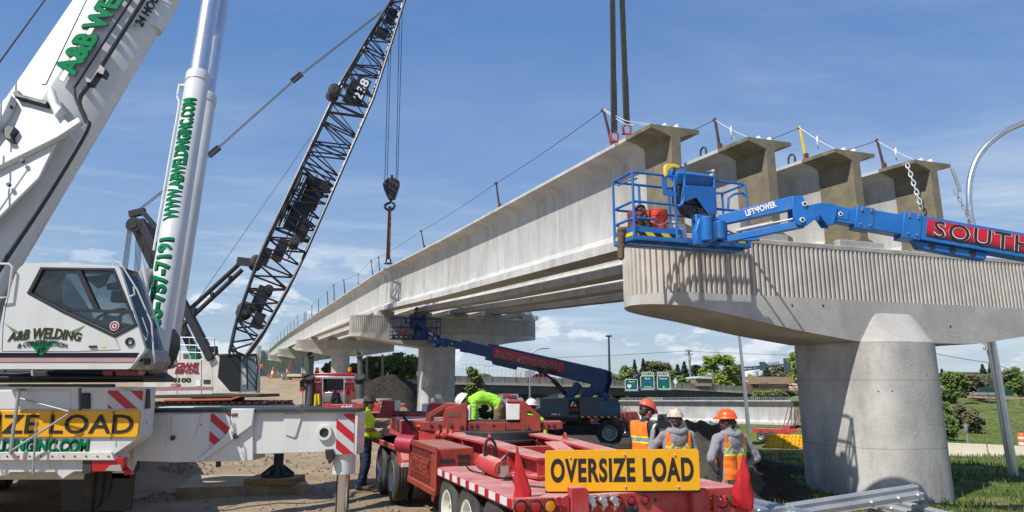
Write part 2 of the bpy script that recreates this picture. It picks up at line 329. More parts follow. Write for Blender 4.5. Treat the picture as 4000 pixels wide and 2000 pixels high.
def text(s, p, xd, yd, height, m, parent, name='lettering', width=None, bold=0.0, thick=.004, space=1.0, shear=0, warp=None, cuts=0, res=3):
    """lettering lying in the plane (xd, yd), lower-left corner at p"""
    cu = bpy.data.curves.new('t', 'FONT'); cu.body = s; cu.offset = bold; cu.resolution_u = res; cu.space_character = space; cu.shear = shear
    ob = bpy.data.objects.new('t', cu); COL.objects.link(ob); dg = bpy.context.evaluated_depsgraph_get(); dg.update()
    me = bpy.data.meshes.new_from_object(ob.evaluated_get(dg)); bpy.data.objects.remove(ob); bpy.data.curves.remove(cu)
    bm = bmesh.new(); bm.from_mesh(me); bpy.data.meshes.remove(me)
    xs = [v.co.x for v in bm.verts]; ys = [v.co.y for v in bm.verts]; x0, x1, y0, y1 = min(xs), max(xs), min(ys), max(ys)
    sy = height/(y1-y0); sx = (width/(x1-x0)) if width else sy
    if cuts:
        for i in range(1, cuts):
            g = bm.verts[:]+bm.edges[:]+bm.faces[:]; bmesh.ops.bisect_plane(bm, geom=g, plane_co=(0, y0+(y1-y0)*i/cuts, 0), plane_no=(0, 1, 0))
    bmesh.ops.remove_doubles(bm, verts=bm.verts, dist=1e-5)
    g = bmesh.ops.extrude_face_region(bm, geom=bm.faces[:]); up = [e for e in g['geom'] if isinstance(e, bmesh.types.BMVert)]
    for v in up: v.co.z = 1
    xd, yd = V(xd).normalized(), V(yd).normalized(); zd = xd.cross(yd); p = V(p); mb = MB(); bm.verts.ensure_lookup_table(); bm.verts.index_update()
    vs = []
    for v in bm.verts:
        X, Y, Z = (v.co.x-x0)*sx, (v.co.y-y0)*sy, (.5 if v.co.z > .5 else -.5)*thick
        vs.append(warp(X, Y, Z) if warp else p+xd*X+yd*Y+zd*Z)
    mb.add(vs, [tuple(v.index for v in f.verts) for f in bm.faces], True); bm.free()
    return obj(name, mb, m, parent, smooth=0)
def wheel(T, c, ax, r, w, rimm, tm=None, name='wheel', tread=28, rr=.58, dish=.35):
    """tyre with a grooved tread (part) and its rim (sub-part); ax points to the outer side"""
    c, ax = V(c), V(ax).normalized(); p, q = c-ax*w/2, c+ax*w/2
    g = .012*r/.5
    pr = [(r*rr, .02), (r*.86, 0), (r*.97, .06), (r, .14)]
    for t in (.30, .5, .70): pr += [(r, t-.035), (r-g*1.6, t-.03), (r-g*1.6, t+.03), (r, t+.035)]
    pr += [(r, .86), (r*.97, .94), (r*.86, 1), (r*rr, .98), (r*rr*.98, .5), (r*rr, .02)]
    ty = obj(name, MB().lathe(pr, p, q, tread), tm or m_rubber, T, smooth=40)
    rp = [(0, 1-dish), (r*.17, 1-dish), (r*.17, 1-dish+.13), (r*.2, 1-dish+.13), (r*.21, 1-dish), (r*.42, 1-dish-.06), (r*.50, 1-.06), (r*rr, 1.0), (r*rr*1.03, .97), (r*rr*.98, .3), (0, .3)]
    mb = MB().lathe(rp, p, q, 20); x = ax.orthogonal().normalized(); y = ax.cross(x)
    for i in range(8):
        a = math.pi*2*i/8; b = c+ax*w*(.5-dish-.02)+(x*math.cos(a)+y*math.sin(a))*r*.31; mb.cyl(b, b+ax*w*.07, r*.03, n=6)
    obj('rim', mb, rimm, ty, smooth=40); return ty
# ================================================================== TERRAIN
def itp(x, xs, ys):
    if x <= xs[0]: return ys[0]
    for a, b, c, d in zip(xs, xs[1:], ys, ys[1:]):
        if x <= b: k = (x-a)/(b-a); return c+(d-c)*k
    return ys[-1]
def sst(a, b, x): k = min(1, max(0, (x-a)/(b-a))); return k*k*(3-2*k)
def ground(x, y):
    yy = max(y, 1); t = x/(yy*.975)
    zl = itp(y, [17, 40, 60, 100, 140, 400], [0, .1, 1.1, 2.9, 3.1, 3.3])
    far = itp(y, [118, 135], [-4, 1.2]) if abs(t) > .075 else -4
    zm = itp(y, [16, 30, 45, 58, 118], [0, -.7, -1.8, -4, -4]) if y < 118 else (far if y < 420 else itp(y, [420, 900], [far, 0]))
    zr = itp(y, [16, 30, 38, 50, 60, 110, 160, 900], [0, -.75, -1.75, -2.3, -2.2, .7, 2.3, 3])
    wl = 1-sst(-.15, -.085, t); tr = .36 + max(0, 80-y)*.0022; wr = sst(tr-.045, tr+.03, t)
    z = zl*wl + zr*wr + zm*(1-wl-wr)
    n = noise.noise(V((x*.35, y*.35, 0)))*.12 + noise.noise(V((x*1.3, y*1.3, 3)))*.06 + noise.noise(V((x*2.6, y*2.6, 9)))*.035
    k = 1 if y < 60 else 3
    return z + n*k*sst(5, 12, abs(y)+abs(x)*.3)
def dent(x, y): return ground(x, y)
ys = [-16+i*1.0 for i in range(17)]; y = 1.0
while y < 3000: ys.append(y); y += max(.45, y*.028)
ts = sorted([i/40 for i in range(-64, 65)] + [i/80+.00625 for i in range(-40, 60)])
vs = []; gm = []
for y in ys:
    for t in ts:
        x = t*(y+24); vs.append((x, y, ground(x, y)))
        tt = x/max(y, 1)
        g = sst(.20, .34, tt + noise.noise(V((x*.12, y*.12, 7)))*.10)*sst(11.0, 13.5, y + noise.noise(V((x*.4, y*.4, 1)))*2)
        if y > 60 and tt < .3: g = (.2 if y < 116 else .75) if tt > -.09 else (.0 if y < 115 else .8)
        if y > 135: g = .85
        d = sst(-.07, .02, tt)*(1-sst(.36, .5, tt))*sst(10.5, 14, y + noise.noise(V((x*.5, y*.5, 5)))*2)*(1-.35*sst(60, 110, y))
        gm.append((g, d, 0, 1))
nc = len(ts); mb = MB(); mb.add(vs, [(i*nc+j, i*nc+j+1, (i+1)*nc+j+1, (i+1)*nc+j) for i in range(len(ys)-1) for j in range(nc-1)])
mg = bpy.data.materials.new('site_ground'); mg.use_nodes = True; nt = mg.node_tree; b = nt.nodes['Principled BSDF']
va = nt.nodes.new('ShaderNodeVertexColor'); va.layer_name = 'cover'; sp = nt.nodes.new('ShaderNodeSeparateColor'); nt.links.new(va.outputs[0], sp.inputs[0])
dirt = mixn(nt, rampn(nt, nz(nt, .5, 8, .65), .32, .68), (.29, .215, .135), (.47, .37, .25)); dirt = mixn(nt, mth(nt, 'MULTIPLY', rampn(nt, nz(nt, 9, 8, .75), .5, .75), .55), dirt, (.17, .13, .09))
soil = mixn(nt, rampn(nt, nz(nt, 1.2, 8, .7), .3, .7), (.045, .038, .03), (.085, .072, .055))
gr = mixn(nt, rampn(nt, nz(nt, .45, 8, .7), .32, .68), (.075, .135, .02), (.15, .205, .035)); gr = mixn(nt, mth(nt, 'MULTIPLY', rampn(nt, nz(nt, .9, 9, .75, (1, 2.2, 1)), .47, .60), .9), gr, (.33, .28, .14))
gr = mixn(nt, mth(nt, 'MULTIPLY', rampn(nt, nz(nt, 14, 6, .8), .35, .7), .5), gr, (.03, .055, .012))
def msk(o): return rampn(nt, mth(nt, 'ADD', o, mth(nt, 'MULTIPLY', mth(nt, 'SUBTRACT', nz(nt, 1.6, 7, .7), .5), .7)), .42, .58)
c = mixn(nt, msk(sp.outputs[1]), dirt, soil); c = mixn(nt, msk(sp.outputs[0]), c, gr); nt.links.new(c, b.inputs['Base Color']); b.inputs['Roughness'].default_value = .95; b.inputs['Specular IOR Level'].default_value = .15
bn = nt.nodes.new('ShaderNodeBump'); bn.inputs['Strength'].default_value = .75; bn.inputs['Distance'].default_value = .12; nt.links.new(nz(nt, 4, 10, .75), bn.inputs['Height']); nt.links.new(bn.outputs[0], b.inputs['Normal'])
go = struct('ground', mb, mg, smooth=0); go.data.polygons.foreach_set('use_smooth', [True]*len(go.data.polygons))
ca = go.data.color_attributes.new('cover', 'FLOAT_COLOR', 'POINT')
if len(ca.data) == len(gm):
    for i, g in enumerate(gm): ca.data[i].color = g
# loose clods and stones on the graded dirt
mb = MB(); rr = random.Random(3)
for i in range(3200):
    y = rr.uniform(7, 30); x = rr.uniform(-.42, .05)*y + (rr.uniform(-1, 1) if rr.random() < .5 else 0); s = rr.choice([.010, .014, .018, .022, .03, .045])*rr.uniform(.6, 1.3)
    z = ground(x, y); q = [(x+math.cos(a)*s*f*rr.uniform(.7, 1.2), y+math.sin(a)*s*f*rr.uniform(.7, 1.2), z+h*s*rr.uniform(.7, 1.1)) for f, h in ((1, -.1), (.8, .5)) for a in (0, 1.05, 2.1, 3.14, 4.2, 5.2)]
    mb.add(q, [(i, (i+1) % 6, 6+(i+1) % 6, 6+i) for i in range(6)]+[tuple(range(6, 12))])
m_clod = M('dry_dirt_clods', (.30, .23, .155), .95, var=.3, vs=5)
tag(obj('stones', mb, m_clod, smooth=0), 'scattered dirt clods and small stones over the graded tan ground', 'stones', kind='stuff')
# ragged grass tufts on the right hand bank and verge
mb = MB(); rr = random.Random(5)
for i in range(15000):
    y = 12.5+60*rr.random()**1.8; t = rr.uniform(.27, .80); x = t*y
    if t < .42 and y > 34: continue
    z = ground(x, y); h = rr.uniform(.03, .12)*(1+y*.018); a = rr.uniform(0, 6.28); w = .009*(1+y*.06); ca_, sa = math.cos(a), math.sin(a); lx, ly = rr.uniform(-.07, .07), rr.uniform(-.06, .06)
    mb.add([(x-ca_*w, y-sa*w, z-.02), (x+ca_*w, y+sa*w, z-.02), (x+lx, y+ly, z+h)], [(0, 1, 2)])
m_tuft = foliage('grass_blades', (.05, .10, .015), (.13, .17, .035))
tag(obj('grass', mb, m_tuft, smooth=0), 'ragged green grass on the verge and bank right of the near pier', 'grass', kind='stuff')
m_asph = M('pale_worn_asphalt', (.21, .205, .195), .9, var=.12, vs=.3)
def road(pts, w, name='road'):
    mb = MB(); P = [V((*PY(u, HZ, d).xy, 0)) for u, d in pts]; q = []
    for a, b in zip(P, P[1:]): q += [a.lerp(b, k/6) for k in range(6)]
    q.append(P[-1]); vs = []
    for i, p in enumerate(q):
        d = (q[min(i+1, len(q)-1)]-q[max(i-1, 0)]).normalized(); s = V((d.y, -d.x, 0)); 
        for k in (-1, 1): r = p+s*k*w/2; vs.append((r.x, r.y, max(ground(r.x, r.y), -4.3)+.35))
    mb.add(vs, [(2*i, 2*i+1, 2*i+3, 2*i+2) for i in range(len(q)-1)]); struct(name, mb, m_asph)
road([(1770, 66), (1850, 90), (1930, 150), (1980, 290), (2010, 420)], 11)
road([(2180, 105), (2090, 160), (2045, 290), (2035, 420)], 10)
# ================================================================== THE NEW BRIDGE
GT = [(0, 6.91), (17, 7.66), (31.4, 8.42), (54, 9.0), (77, 9.55), (122, 10.45), (168, 11.1), (215, 11.5)]
def ztop(t): return itp(t, [a for a, _ in GT], [b for _, b in GT])
DEP = 2.25; SP = 2.25; G1W = V((2.70, 13.3, 0)) + EC*.55         # web line of the first girder
PT = [0, 31.4, 77, 122, 168, 214]
PROF = [(.55, 0), (.55, -.075), (.30, -.13), (.14, -.21), (.085, -.33), (.085, -DEP+.42), (.14, -DEP+.33), (.36, -DEP+.22), (.38, -DEP+.2), (.38, -DEP)]
PROF = PROF + [(-a, b) for a, b in reversed(PROF)]
EPROF = [(x if abs(x) > .2 else (.105 if x > 0 else -.105), z) for x, z in PROF]
ORD = ['first', 'second', 'third', 'fourth', 'fifth']
def gpt(i, t, x=0, z=0): p = G1W + EC*(SP*i+x) + EG*t; return V((p.x, p.y, ztop(t)+z))
def girder(i, k, label, group, loops=(), detail=True):
    t0, t1 = PT[k]+.06, PT[k+1]-.06
    T = thing('concrete_girder', gpt(i, t0, 0, -DEP), label, 'bridge girder', group)
    n = 7; e = 1.0
    st = [t0+e+(t1-t0-2*e)*j/(n-1) for j in range(n)]
    obj('beam', MB().loft([[gpt(i, t, x, z) for x, z in PROF] for t in st]), m_gird, T, smooth=25)
    for a, b in ((t0, t0+e), (t1-e, t1)):
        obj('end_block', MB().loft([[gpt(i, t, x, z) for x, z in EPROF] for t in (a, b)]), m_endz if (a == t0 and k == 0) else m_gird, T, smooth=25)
    for t in loops:
        p = gpt(i, t, -.25, 0); mb = MB()
        mb.path([p+V((0, 0, -.05))]+[p+EG*(.11*(1-math.cos(a)))+UP*(.22+.11*math.sin(a)) for a in [math.pi*j/6 for j in range(7)]]+[p+EG*.22+V((0, 0, -.05))], .025); obj('lifting_loop', mb, m_dark, T)
    if detail and k == 0:
        for dt, dx in ((.18, -.12), (.30, .02), (.16, .14)):
            p = gpt(i, t0+dt, dx, 0); mb = MB(Fr(p, EC, EG)); mb.prism([(-.035, -.05, 0), (.035, -.05, 0), (.045, -.035, .07), (.015, -.03, .125), (-.02, -.03, .11), (-.04, -.035, .06)], (0, .11, 0)); obj('foam_block', mb, m_pad, T, bevel=.02)
        mb = MB()
        for j in range(60):
            t = t0+1.6+j*.48
            if t > t1-1: break
            for s in (-.3, .3): p = gpt(i, t, s, 0); mb.path([p-UP*.02, p+UP*.07, p+UP*.075+EC*.10], .011, 4)
        obj('shear_reinforcement', mb, m_galv, T); T.children[-1]['kind'] = 'stuff'
    return T
lab0 = ['nearest pale concrete girder with dark lifting straps shackled to its end', 'second concrete girder end from the left, directly behind the blue work platform', 'third concrete girder end, with the yellow post standing on top', 'rightmost concrete girder end, with pale chains hanging down its face']
for i in range(4): girder(i, 0, lab0[i], 'girders over the near pier', loops=[(), (1.9, 3.0), (1.6, 2.6), (2.1,)][i])
for k in (1, 2, 3, 4):
    for i in range(5 if k < 3 else 4):
        girder(i, k, '%s girder from the left in the %s span of the bridge' % (ORD[i], ['', 'second', 'third', 'fourth', 'farthest'][k]), 'girders of the far spans', detail=False)
def stadium(Lh, th, n=18, ribs=False, dep=.052, pitch=.104):
    """plan outline of the pier cap, counter-clockwise; optionally with vertical flutes"""
    s = Lh-th; per = []; 
    tot = 4*s+2*math.pi*th
    def at(d):
        d %= tot
        if d < 2*s: return V((-s+d, -th)), V((0, -1))
        d -= 2*s
        if d < math.pi*th: a = -math.pi/2+d/th; return V((s+th*math.cos(a), th*math.sin(a))), V((math.cos(a), math.sin(a)))
        d -= math.pi*th
        if d < 2*s: return V((s-d, th)), V((0, 1))
        d -= 2*s; a = math.pi/2+d/th; return V((-s+th*math.cos(a), th*math.sin(a))), V((math.cos(a), math.sin(a)))
    if ribs:
        m = round(tot/pitch); out = []
        for i in range(m):
            for f, o in ((.06, dep), (.42, dep), (.56, 0), (.92, 0)): p, n_ = at(tot*(i+f)/m); out.append(p+n_*o)
        return out
    m = 140; return [at(tot*i/m)[0] for i in range(m)]
def pier(k, label, zbase, seats=5, ribpitch=.104):
    off = -.75 if k else 0; ped = .25 if k else .05; t = PT[k]; zt = ztop(t)-DEP-.05-ped; Lh, th = 5.72, .86; dz = zt-4.56
    c = G1W + EC*(4.5+off) + EG*(t-.08); T = thing('bridge_pier', (c.x, c.y, zbase), label, 'bridge pier', 'concrete piers of the new bridge'); fr = Fr((c.x, c.y, 0), EC, EG)
    zl = lambda x: dz + itp(abs(x), [1.5, 2.84, 3.32, 4.26, 5.06, 5.73], [2.77, 2.94, 3.02, 3.18, 3.29, 3.36])
    ol = stadium(Lh, th); n = len(ol)
    mb = MB(fr); mb.loft([[(*p, zt-.10) for p in ol], [(*p, zt) for p in ol]])       # top band
    obj('cap_top', mb, m_pier, T, bevel=.015)
    rb = stadium(Lh-.052, th-.052, ribs=True, pitch=ribpitch)
    obj('fluted_band', MB(fr).loft([[(*p, dz+3.53) for p in rb], [(*p, zt-.10) for p in rb]]), m_rib, T, smooth=0)
    mb = MB(fr); top = [(*p, dz+3.53) for p in ol]; bot = [(*p, zl(p.x)) for p in ol]
    mb.add(top+bot, [(i, (i+1) % n, n+(i+1) % n, n+i) for i in range(n)]+[tuple(range(n))])
    o = sorted(range(n), key=lambda i: (ol[i].x))
    lo = [i for i in o if ol[i].y <= 0]; hi = [i for i in o if ol[i].y > 0]
    mb.add(bot, [(lo[j], lo[j+1], hi[min(j+1, len(hi)-1)], hi[min(j, len(hi)-1)]) for j in range(len(lo)-1) if j < len(hi)])
    obj('cap_body', mb, m_pier2, T, smooth=40)
    cx = -.53; a, b_, e = 1.02, 1.25, 2/2.9
    se = lambda f, g, e=e: [(cx+a*f*math.copysign(abs(math.cos(w))**e, math.cos(w)), b_*g*math.copysign(abs(math.sin(w))**e, math.sin(w))) for w in [2*math.pi*i/64 for i in range(64)]]
    obj('column', MB(fr).loft([[(*p, zbase-.6) for p in se(1, 1)], [(*p, dz+2.755) for p in se(1, 1)]]), m_pier, T, smooth=40)
    obj('column_head', MB(fr).loft([[(*p, dz+2.758) for p in se(1, 1)], [(*p, dz+3.33) for p in se(.54, .675, .22)]]), m_pier2, T, smooth=40)
    for i in range(seats):
        x = -4.5+i*SP-off
        obj('bearing_pedestal', MB(fr).box(x-.5, x+.5, -.55, .6, zt, zt+ped), m_pier2, T); obj('bearing_pad', MB(fr).box(x-.3, x+.3, -.42, .5, zt+ped, zt+ped+.05), m_black, T)
    if k == 0:
        for x0, x1 in ((-3.9, -2.8), (-1.6, -.5), (.6, 1.8), (2.9, 3.9)): obj('curb_block', MB(fr).box(x0, x1, -.80, -.66, zt, zt+.13), m_pier, T, bevel=.01)
        mb = MB(fr)
        for x, z in ((-2.9, 3.38), (-2.2, 3.4), (.9, 3.1), (-.3, 3.02), (-.9, 2.9)): mb.cyl((x, -.865 if z > 3.05 else -1.0, z), (x, -.80, z), .022, n=8)
        obj('tie_hole', mb, m_black, T)
    return T
pier(0, 'nearest concrete pier, its fluted cap behind the blue work platform', -.33)
pier(1, 'second concrete pier, with a small blue lift working at its fluted cap', .2)
pier(2, 'third concrete pier, behind the right exhaust stack of the red truck', 1.0)
pier(3, 'fourth concrete pier, smaller and left of the red truck', 1.8)
pier(4, 'farthest concrete pier, next to the abutment wall', 2.4)
# abutment
c = G1W + EC*4.5 + EG*213.5; T = thing('bridge_abutment', (c.x, c.y, 2.5), 'grey concrete abutment wall where the far bridge end meets the ground', 'abutment'); fr = Fr((c.x, c.y, 0), EC, EG)
mb = MB(fr).box(-7, 7, 0, 2.5, 1, ztop(214)-DEP-.1); obj('front_wall', mb, m_pier, T)
obj('wing_wall', MB(fr).box(-8.2, -7.05, -2, 14, 1, ztop(214)+1.2), m_pier, T); obj('back_wall', MB(fr).box(-7, 7, 1.4, 2.5, ztop(214)-DEP-.1, ztop(214)), m_pier, T)
# safety posts and cable along the girders' edges
def post(p, h, m, label, lean=V((0, 0, 0)), grp='edge posts on the girders', w=.058):
    p = V(p); q = p+UP*h+lean; T = thing('safety_post', p, label, 'safety post', grp)
    obj('channel', MB().beam(p-UP*.01, q, w, w*.8, EG, w*.8, w*.7), m, T, bevel=.006)
    obj('clamp', MB().beam(p+UP*.02, p+UP*.16, w*1.5, w*1.3, EG), m_rust, T); obj('eye_bolt', MB().cyl(q-UP*.06-EC*.06, q-UP*.06+EC*.06, .022, n=6), m_rust, T); return q
tops = []
pl = [(1.75, 1.0, m_post, 'tall dark red post leaning beside the lifting straps'), (9.2, .95, m_post, 'dark post standing alone midway along the nearest girder edge'), (19.3, .95, m_post, 'dark post in the middle of the nearest girder run, left of the straps'), (30.6, 1.0, m_post, 'dark post at the girder joint beside the rigging hook'), (33, 1.15, m_post, 'dark post just past the girder joint, left of the hook'), (39, .95, m_wood, 'tan wooden post left of the girder joint')]
for t in (46, 53, 58, 67, 75, 83, 86, 97, 105, 113, 122, 133, 146, 160, 178, 200): pl.append((t, 1.25+t*.003, m_post, 'small dark post in the far row along the bridge edge'))
for t, h, m, lb in pl:
    rj = random.Random(int(t*10)); tops.append(post(gpt(0, t, -.48, -.015), h*(rj.uniform(.78, 1.1) if t > 40 else .92), m, lb, EG*rj.uniform(-.02, .30)*h - EC*rj.uniform(0, .16), 'far posts in the row along the bridge edge' if t > 42 else 'edge posts on the girders', .058 if t < 45 else .085))
def cable(pts, r, m, label, grp=None, name='cable', sag=0.0, cat='cable'):
    q = []
    for a, b in zip(pts, pts[1:]):
        a, b = V(a), V(b)
        for k in range(8): f = k/8; q.append(a.lerp(b, f)-UP*sag*(b-a).length*4*f*(1-f))
    q.append(V(pts[-1])); return tag(obj(name, MB().path(q, r, 5), m, base=q[0]), label, cat, grp)
cable([p-UP*.05 for p in tops], .008, m_wire, 'thin dark safety cable strung between the posts of the nearest girder', sag=.006)
for i, t, h, m, lb in ((1, 1.15, .80, m_post, 'dark red post on the second girder, wound with white wire'), (2, 1.05, .86, m_safety, 'yellow post standing on the third girder'), (3, 1.0, .80, m_post, 'dark red post on the rightmost girder by a coil of wire')):
    q = post(gpt(i, t, -.42, 0), h, m, lb, EG*.12); e = gpt(i, .15, -.45, .02); r = gpt(i, 14, -.42, 1.0)
    cable([q-UP*.05, r], .008, m_wire, 'dark safety cable running back from the post on the %s girder' % ORD[i], 'safety cables running back', sag=.004)
    cable([q-UP*.04, q.lerp(e, .5)-UP*.05, e], .009, m_rope, 'pale wire guy from the post down to the end of the %s girder' % ORD[i], 'pale wire guys', 'wire_guy', .01)
    mb = MB(); cc = q.lerp(e, .5)-UP*.12
    for k in range(3):
        rr_ = .12+.015*k; mb.path([cc+EC*(rr_*.5*math.cos(a)+.02*k)+UP*rr_*1.15*math.sin(a)+EG*.4*rr_*math.cos(a) for a in [2*math.pi*j/16 for j in range(16)]], .007, 5, True)
    tag(obj('wire_coil', mb, m_rope, base=cc), 'loose coil of pale wire hanging by the post on the %s girder' % ORD[i], 'wire coil', 'pale wire coils')
q = tops[0]; e = gpt(0, .1, -.5, .02)
for k, s in enumerate((.02, .10)): cable([q-UP*.03*k, q.lerp(e, .5)-UP*(.10+s), e+EC*.1*k], .009, m_rope, ('upper' if k == 0 else 'lower')+' white wire from the post by the straps to the nearest girder end', 'pale wire guys', 'wire_guy', .015)
# ------------------------------------------------------------------ lifting straps and shackles
def strap(u0, u1, v1, Yd, label, w, t):
    p = PY(u1, v1, Yd); q = PY(u0, -330, Yd); T = thing('lifting_strap', p, label, 'lifting strap', 'straps hoisting the girder')
    obj('webbing', MB().beam(p, q, w, .035, EG), m_sling, T, bevel=.008)
    obj('eye_sleeve', MB().beam(p-UP*.05, p+(q-p).normalized()*1.1, w*1.12, .05, EG), m_sling, T, bevel=.012)
    S_ = thing('shackle', p-UP*.28, 'orange red shackle at the foot of the %s lifting strap' % label.split()[0], 'shackle', 'shackles under the straps')
    c = p-UP*.10; mb = MB()
    mb.path([c-UP*.15-XX*.055, c-UP*.08-XX*.075]+[c+XX*.08*math.cos(a)+UP*(.08*math.sin(a)-.02) for a in [math.pi-math.pi*j/8 for j in range(9)]]+[c-UP*.08+XX*.075, c-UP*.15+XX*.055], .025, 8); obj('bow', mb, m_shack, S_)
    obj('pin', MB().cyl(c-UP*.15-XX*.11, c-UP*.15+XX*.11, .026, n=8), m_shack, S_)
strap(2388, 2399, 508, 14.6, 'left dark olive lifting strap rising out of the picture', .125, 0)
strap(2418, 2448, 480, 14.75, 'right dark olive lifting strap rising out of the picture', .125, 0)
# chains at the rightmost girder
def chain(p, q, r, label, m, group='chains at the rightmost girder'):
    p, q = V(p), V(q); d = (q-p); n = max(4, int(d.length/(r*3.1))); d.normalize(); x = d.orthogonal().normalized(); y = d.cross(x); mb = MB()
    for i in range(n):
        c = p.lerp(q, (i+.5)/n); s = x if i % 2 else y; k = r*2.2
        mb.path([c+d*k*math.cos(a)+s*r*1.25*math.sin(a) for a in [2*math.pi*j/8 for j in range(8)]], r*.42, 5, True)
    return tag(obj('chain', mb, m, base=p), label, 'chain', group)
a = gpt(3, .25, -.56, -.05); g3 = gpt(3, .02, -.1, 0)
chain(a, PC(3595, 795, a, EC), .033, 'pale loop chain hanging over the end of the rightmost girder', m_rope)
chain(PC(3596, 800, a, EC), PC(3602, 880, a, EC), .028, 'thin lower chain continuing down below the blue boom', m_galv)
a = gpt(3, .05, .56, -.1); chain(a-UP*.5, PY(3800, 880, a.y-.1), .030, 'diagonal chain stretching from the rightmost girder to the right', m_galv); 
tag(obj('tie_bar', MB().cyl(a, a-UP*.55+XX*.12, .035), m_galv, base=a), 'grey bar holding the diagonal chain at the girder tip', 'tie bar')
# ================================================================== WHITE TELESCOPIC CRANE
def pts(px, Y): return [PY(u, v, Y) for u, v in px]
m_haz = M('red_white_hazard_stripes', (.46, .012, .022), .35, var=.05, stripe=((.50, .51, .52), (-.62, 0, -.78), .19, .5))
m_ybhaz = M('yellow_black_hazard_tape', (.80, .58, .02), .45, var=.05, stripe=((.012, .012, .012), (.70, .26, .70), .21, .5))
T = WC = thing('mobile_crane', (-6.2, 12, 0), 'huge white telescopic mobile crane at left with green lettering on its boom', 'crane')
Yc = 9.4
def plate(name, px, Y, th, m, par=None, bevel=.006, holes=(), sm=35): return obj(name, MB().prism(pts(px, Y), (0, th, 0), [pts(h, Y) for h in holes]), m, par or T, bevel=bevel, smooth=sm)
cf = plate('carrier_frame', [(-420, 1514), (306, 1514), (306, 1606), (318, 1606), (318, 1512), (563, 1512), (556, 1600), (546, 1708), (445, 1776), (430, 1766), (-420, 1766)], Yc, .32, m_whited)
plate('rear_ledge', [(-420, 1766), (432, 1766), (448, 1798), (-420, 1798)], Yc-.05, .40, m_cream, cf)
plate('lower_panel', [(-420, 1798), (325, 1796), (322, 1842), (290, 1842), (243, 1871), (216, 1845), (40, 1845), (28, 1859), (-420, 1859)], Yc+.02, .8, m_whited, cf)
plate('recess_panel', [(-420, 1526), (275, 1526), (275, 1598), (-420, 1598)], Yc-.008, .02, m_white, cf)
plate('upper_rail', [(-420, 1500), (432, 1500), (432, 1512), (-420, 1512)], Yc-.02, .12, m_dark, cf)
plate('toggle_box', [(314, 1535), (346, 1535), (349, 1540), (349, 1597), (314, 1597)], Yc-.03, .1, m_black, cf, .012)
plate('hazard_plate', [(421, 1526), (557, 1526), (552, 1596), (421, 1596)], Yc-.012, .012, m_haz, cf, 0)
sg = plate('oversize_sign', [(-520, 1604), (541, 1603), (546, 1610), (538, 1700), (530, 1708), (-520, 1708)], Yc-.03, .024, m_yel, cf)
p0, p1 = PY(-395, 1694, Yc-.036), PY(517, 1694, Yc-.036); text('OVERSIZE LOAD', p0, XX, UP, (PY(0, 1622, Yc)-PY(0, 1696, Yc)).length, m_blk, sg, width=(p1-p0).length, bold=.012)
mb = MB()
for u in (-60, 205, 445): mb.path(pts([(u, 1605), (u-6, 1660), (u-12, 1720)], Yc-.045), .006, 5)
obj('strap', mb, m_rust, sg)
p0, p1 = PY(-330, 1766, Yc-.008), PY(342, 1766, Yc-.008); t1 = text('WWW.ABWELDINGINC.COM', p0+V((.008, .002, -.008)), XX, UP, .155, m_navy, cf, width=(p1-p0).length, bold=.05); text('WWW.ABWELDINGINC.COM', p0, XX, UP, .155, m_grn, cf, width=(p1-p0).length, bold=.028, thick=.008)
mb = MB()
for a, b, r in (((74, 1523), (40, 1772), .020), ((79, 1556), (268, 1607), .012), ((268, 1617), (47, 1759), .013), ((143, 1640), (128, 1850), .012), ((-60, 1540), (-60, 1790), .018)): mb.cyl(PY(*a, Yc-.16), PY(*b, Yc-.16), r, n=8)
mb.beam(PY(66, 1523, Yc-.16), PY(98, 1523, Yc+.03), .03, .03); mb.beam(PY(42, 1766, Yc-.16), PY(42, 1766, Yc+.03), .03, .03)
obj('ladder_frame', mb, m_galv, cf)
tl = plate('tail_light', [(356, 1789), (484, 1787), (482, 1842), (357, 1843)], Yc-.02, .10, m_rlens, cf, .012)
plate('lamp_housing', [(322, 1790), (356, 1790), (356, 1846), (322, 1850)], Yc-.02, .10, m_dark, tl); plate('number_reflector', [(410, 1838), (430, 1818), (470, 1815), (476, 1841)], Yc-.026, .008, m_alum, tl, 0)
plate('mudflap_reflector', [(484, 1812), (524, 1852), (484, 1856)], Yc+.05, .02, m_redtape, cf, 0)
mb = MB()
mb.prism([(-8.4, 10.3, .75), (-5.1, 10.3, .75), (-11.0, 23, .75), (-14.2, 23, .75)], (0, 0, .75)); obj('chassis', mb, m_cream, T, bevel=.02)
obj('deck_plate', MB().prism([(-8.6, 10.0, 1.53), (-4.95, 10.0, 1.53), (-11.2, 23.5, 1.53), (-14.6, 23.5, 1.53)], (0, 0, .07)), m_dark, T)
for i, (y, rr_) in enumerate(((10.9, .72), (12.7, .72), (15.3, .72), (18.0, .72), (20.6, .72))):
    for s in (0, 1): x = -5.45-.465*(y-10.3) - s*2.45; wheel(T, (x, y, .70), V(((1 if s == 0 else -1)*.907, .42*(1 if s == 0 else -1), 0)), rr_, .5, m_dark, m_rubm, tread=36)  # rims coloured dark to stand for the shade under the carrier
mb = MB()
mb.prism(pts([(236, 1850), (330, 1850), (336, 1995), (240, 1995)], 10.35), (0, .03, 0)); mb.prism(pts([(360, 1848), (525, 1848), (512, 1995), (366, 1995)], 10.3), (0, .03, 0)); obj('shade_sheet', mb, m_hose, T)  # black sheets added to stand for the dark shade under the tail
mb = MB()
for i in range(14): c = PY(-60+i*44, 1782, Yc-.052); mb.cyl(c, c-V((0, .008, 0)), .010, n=6)
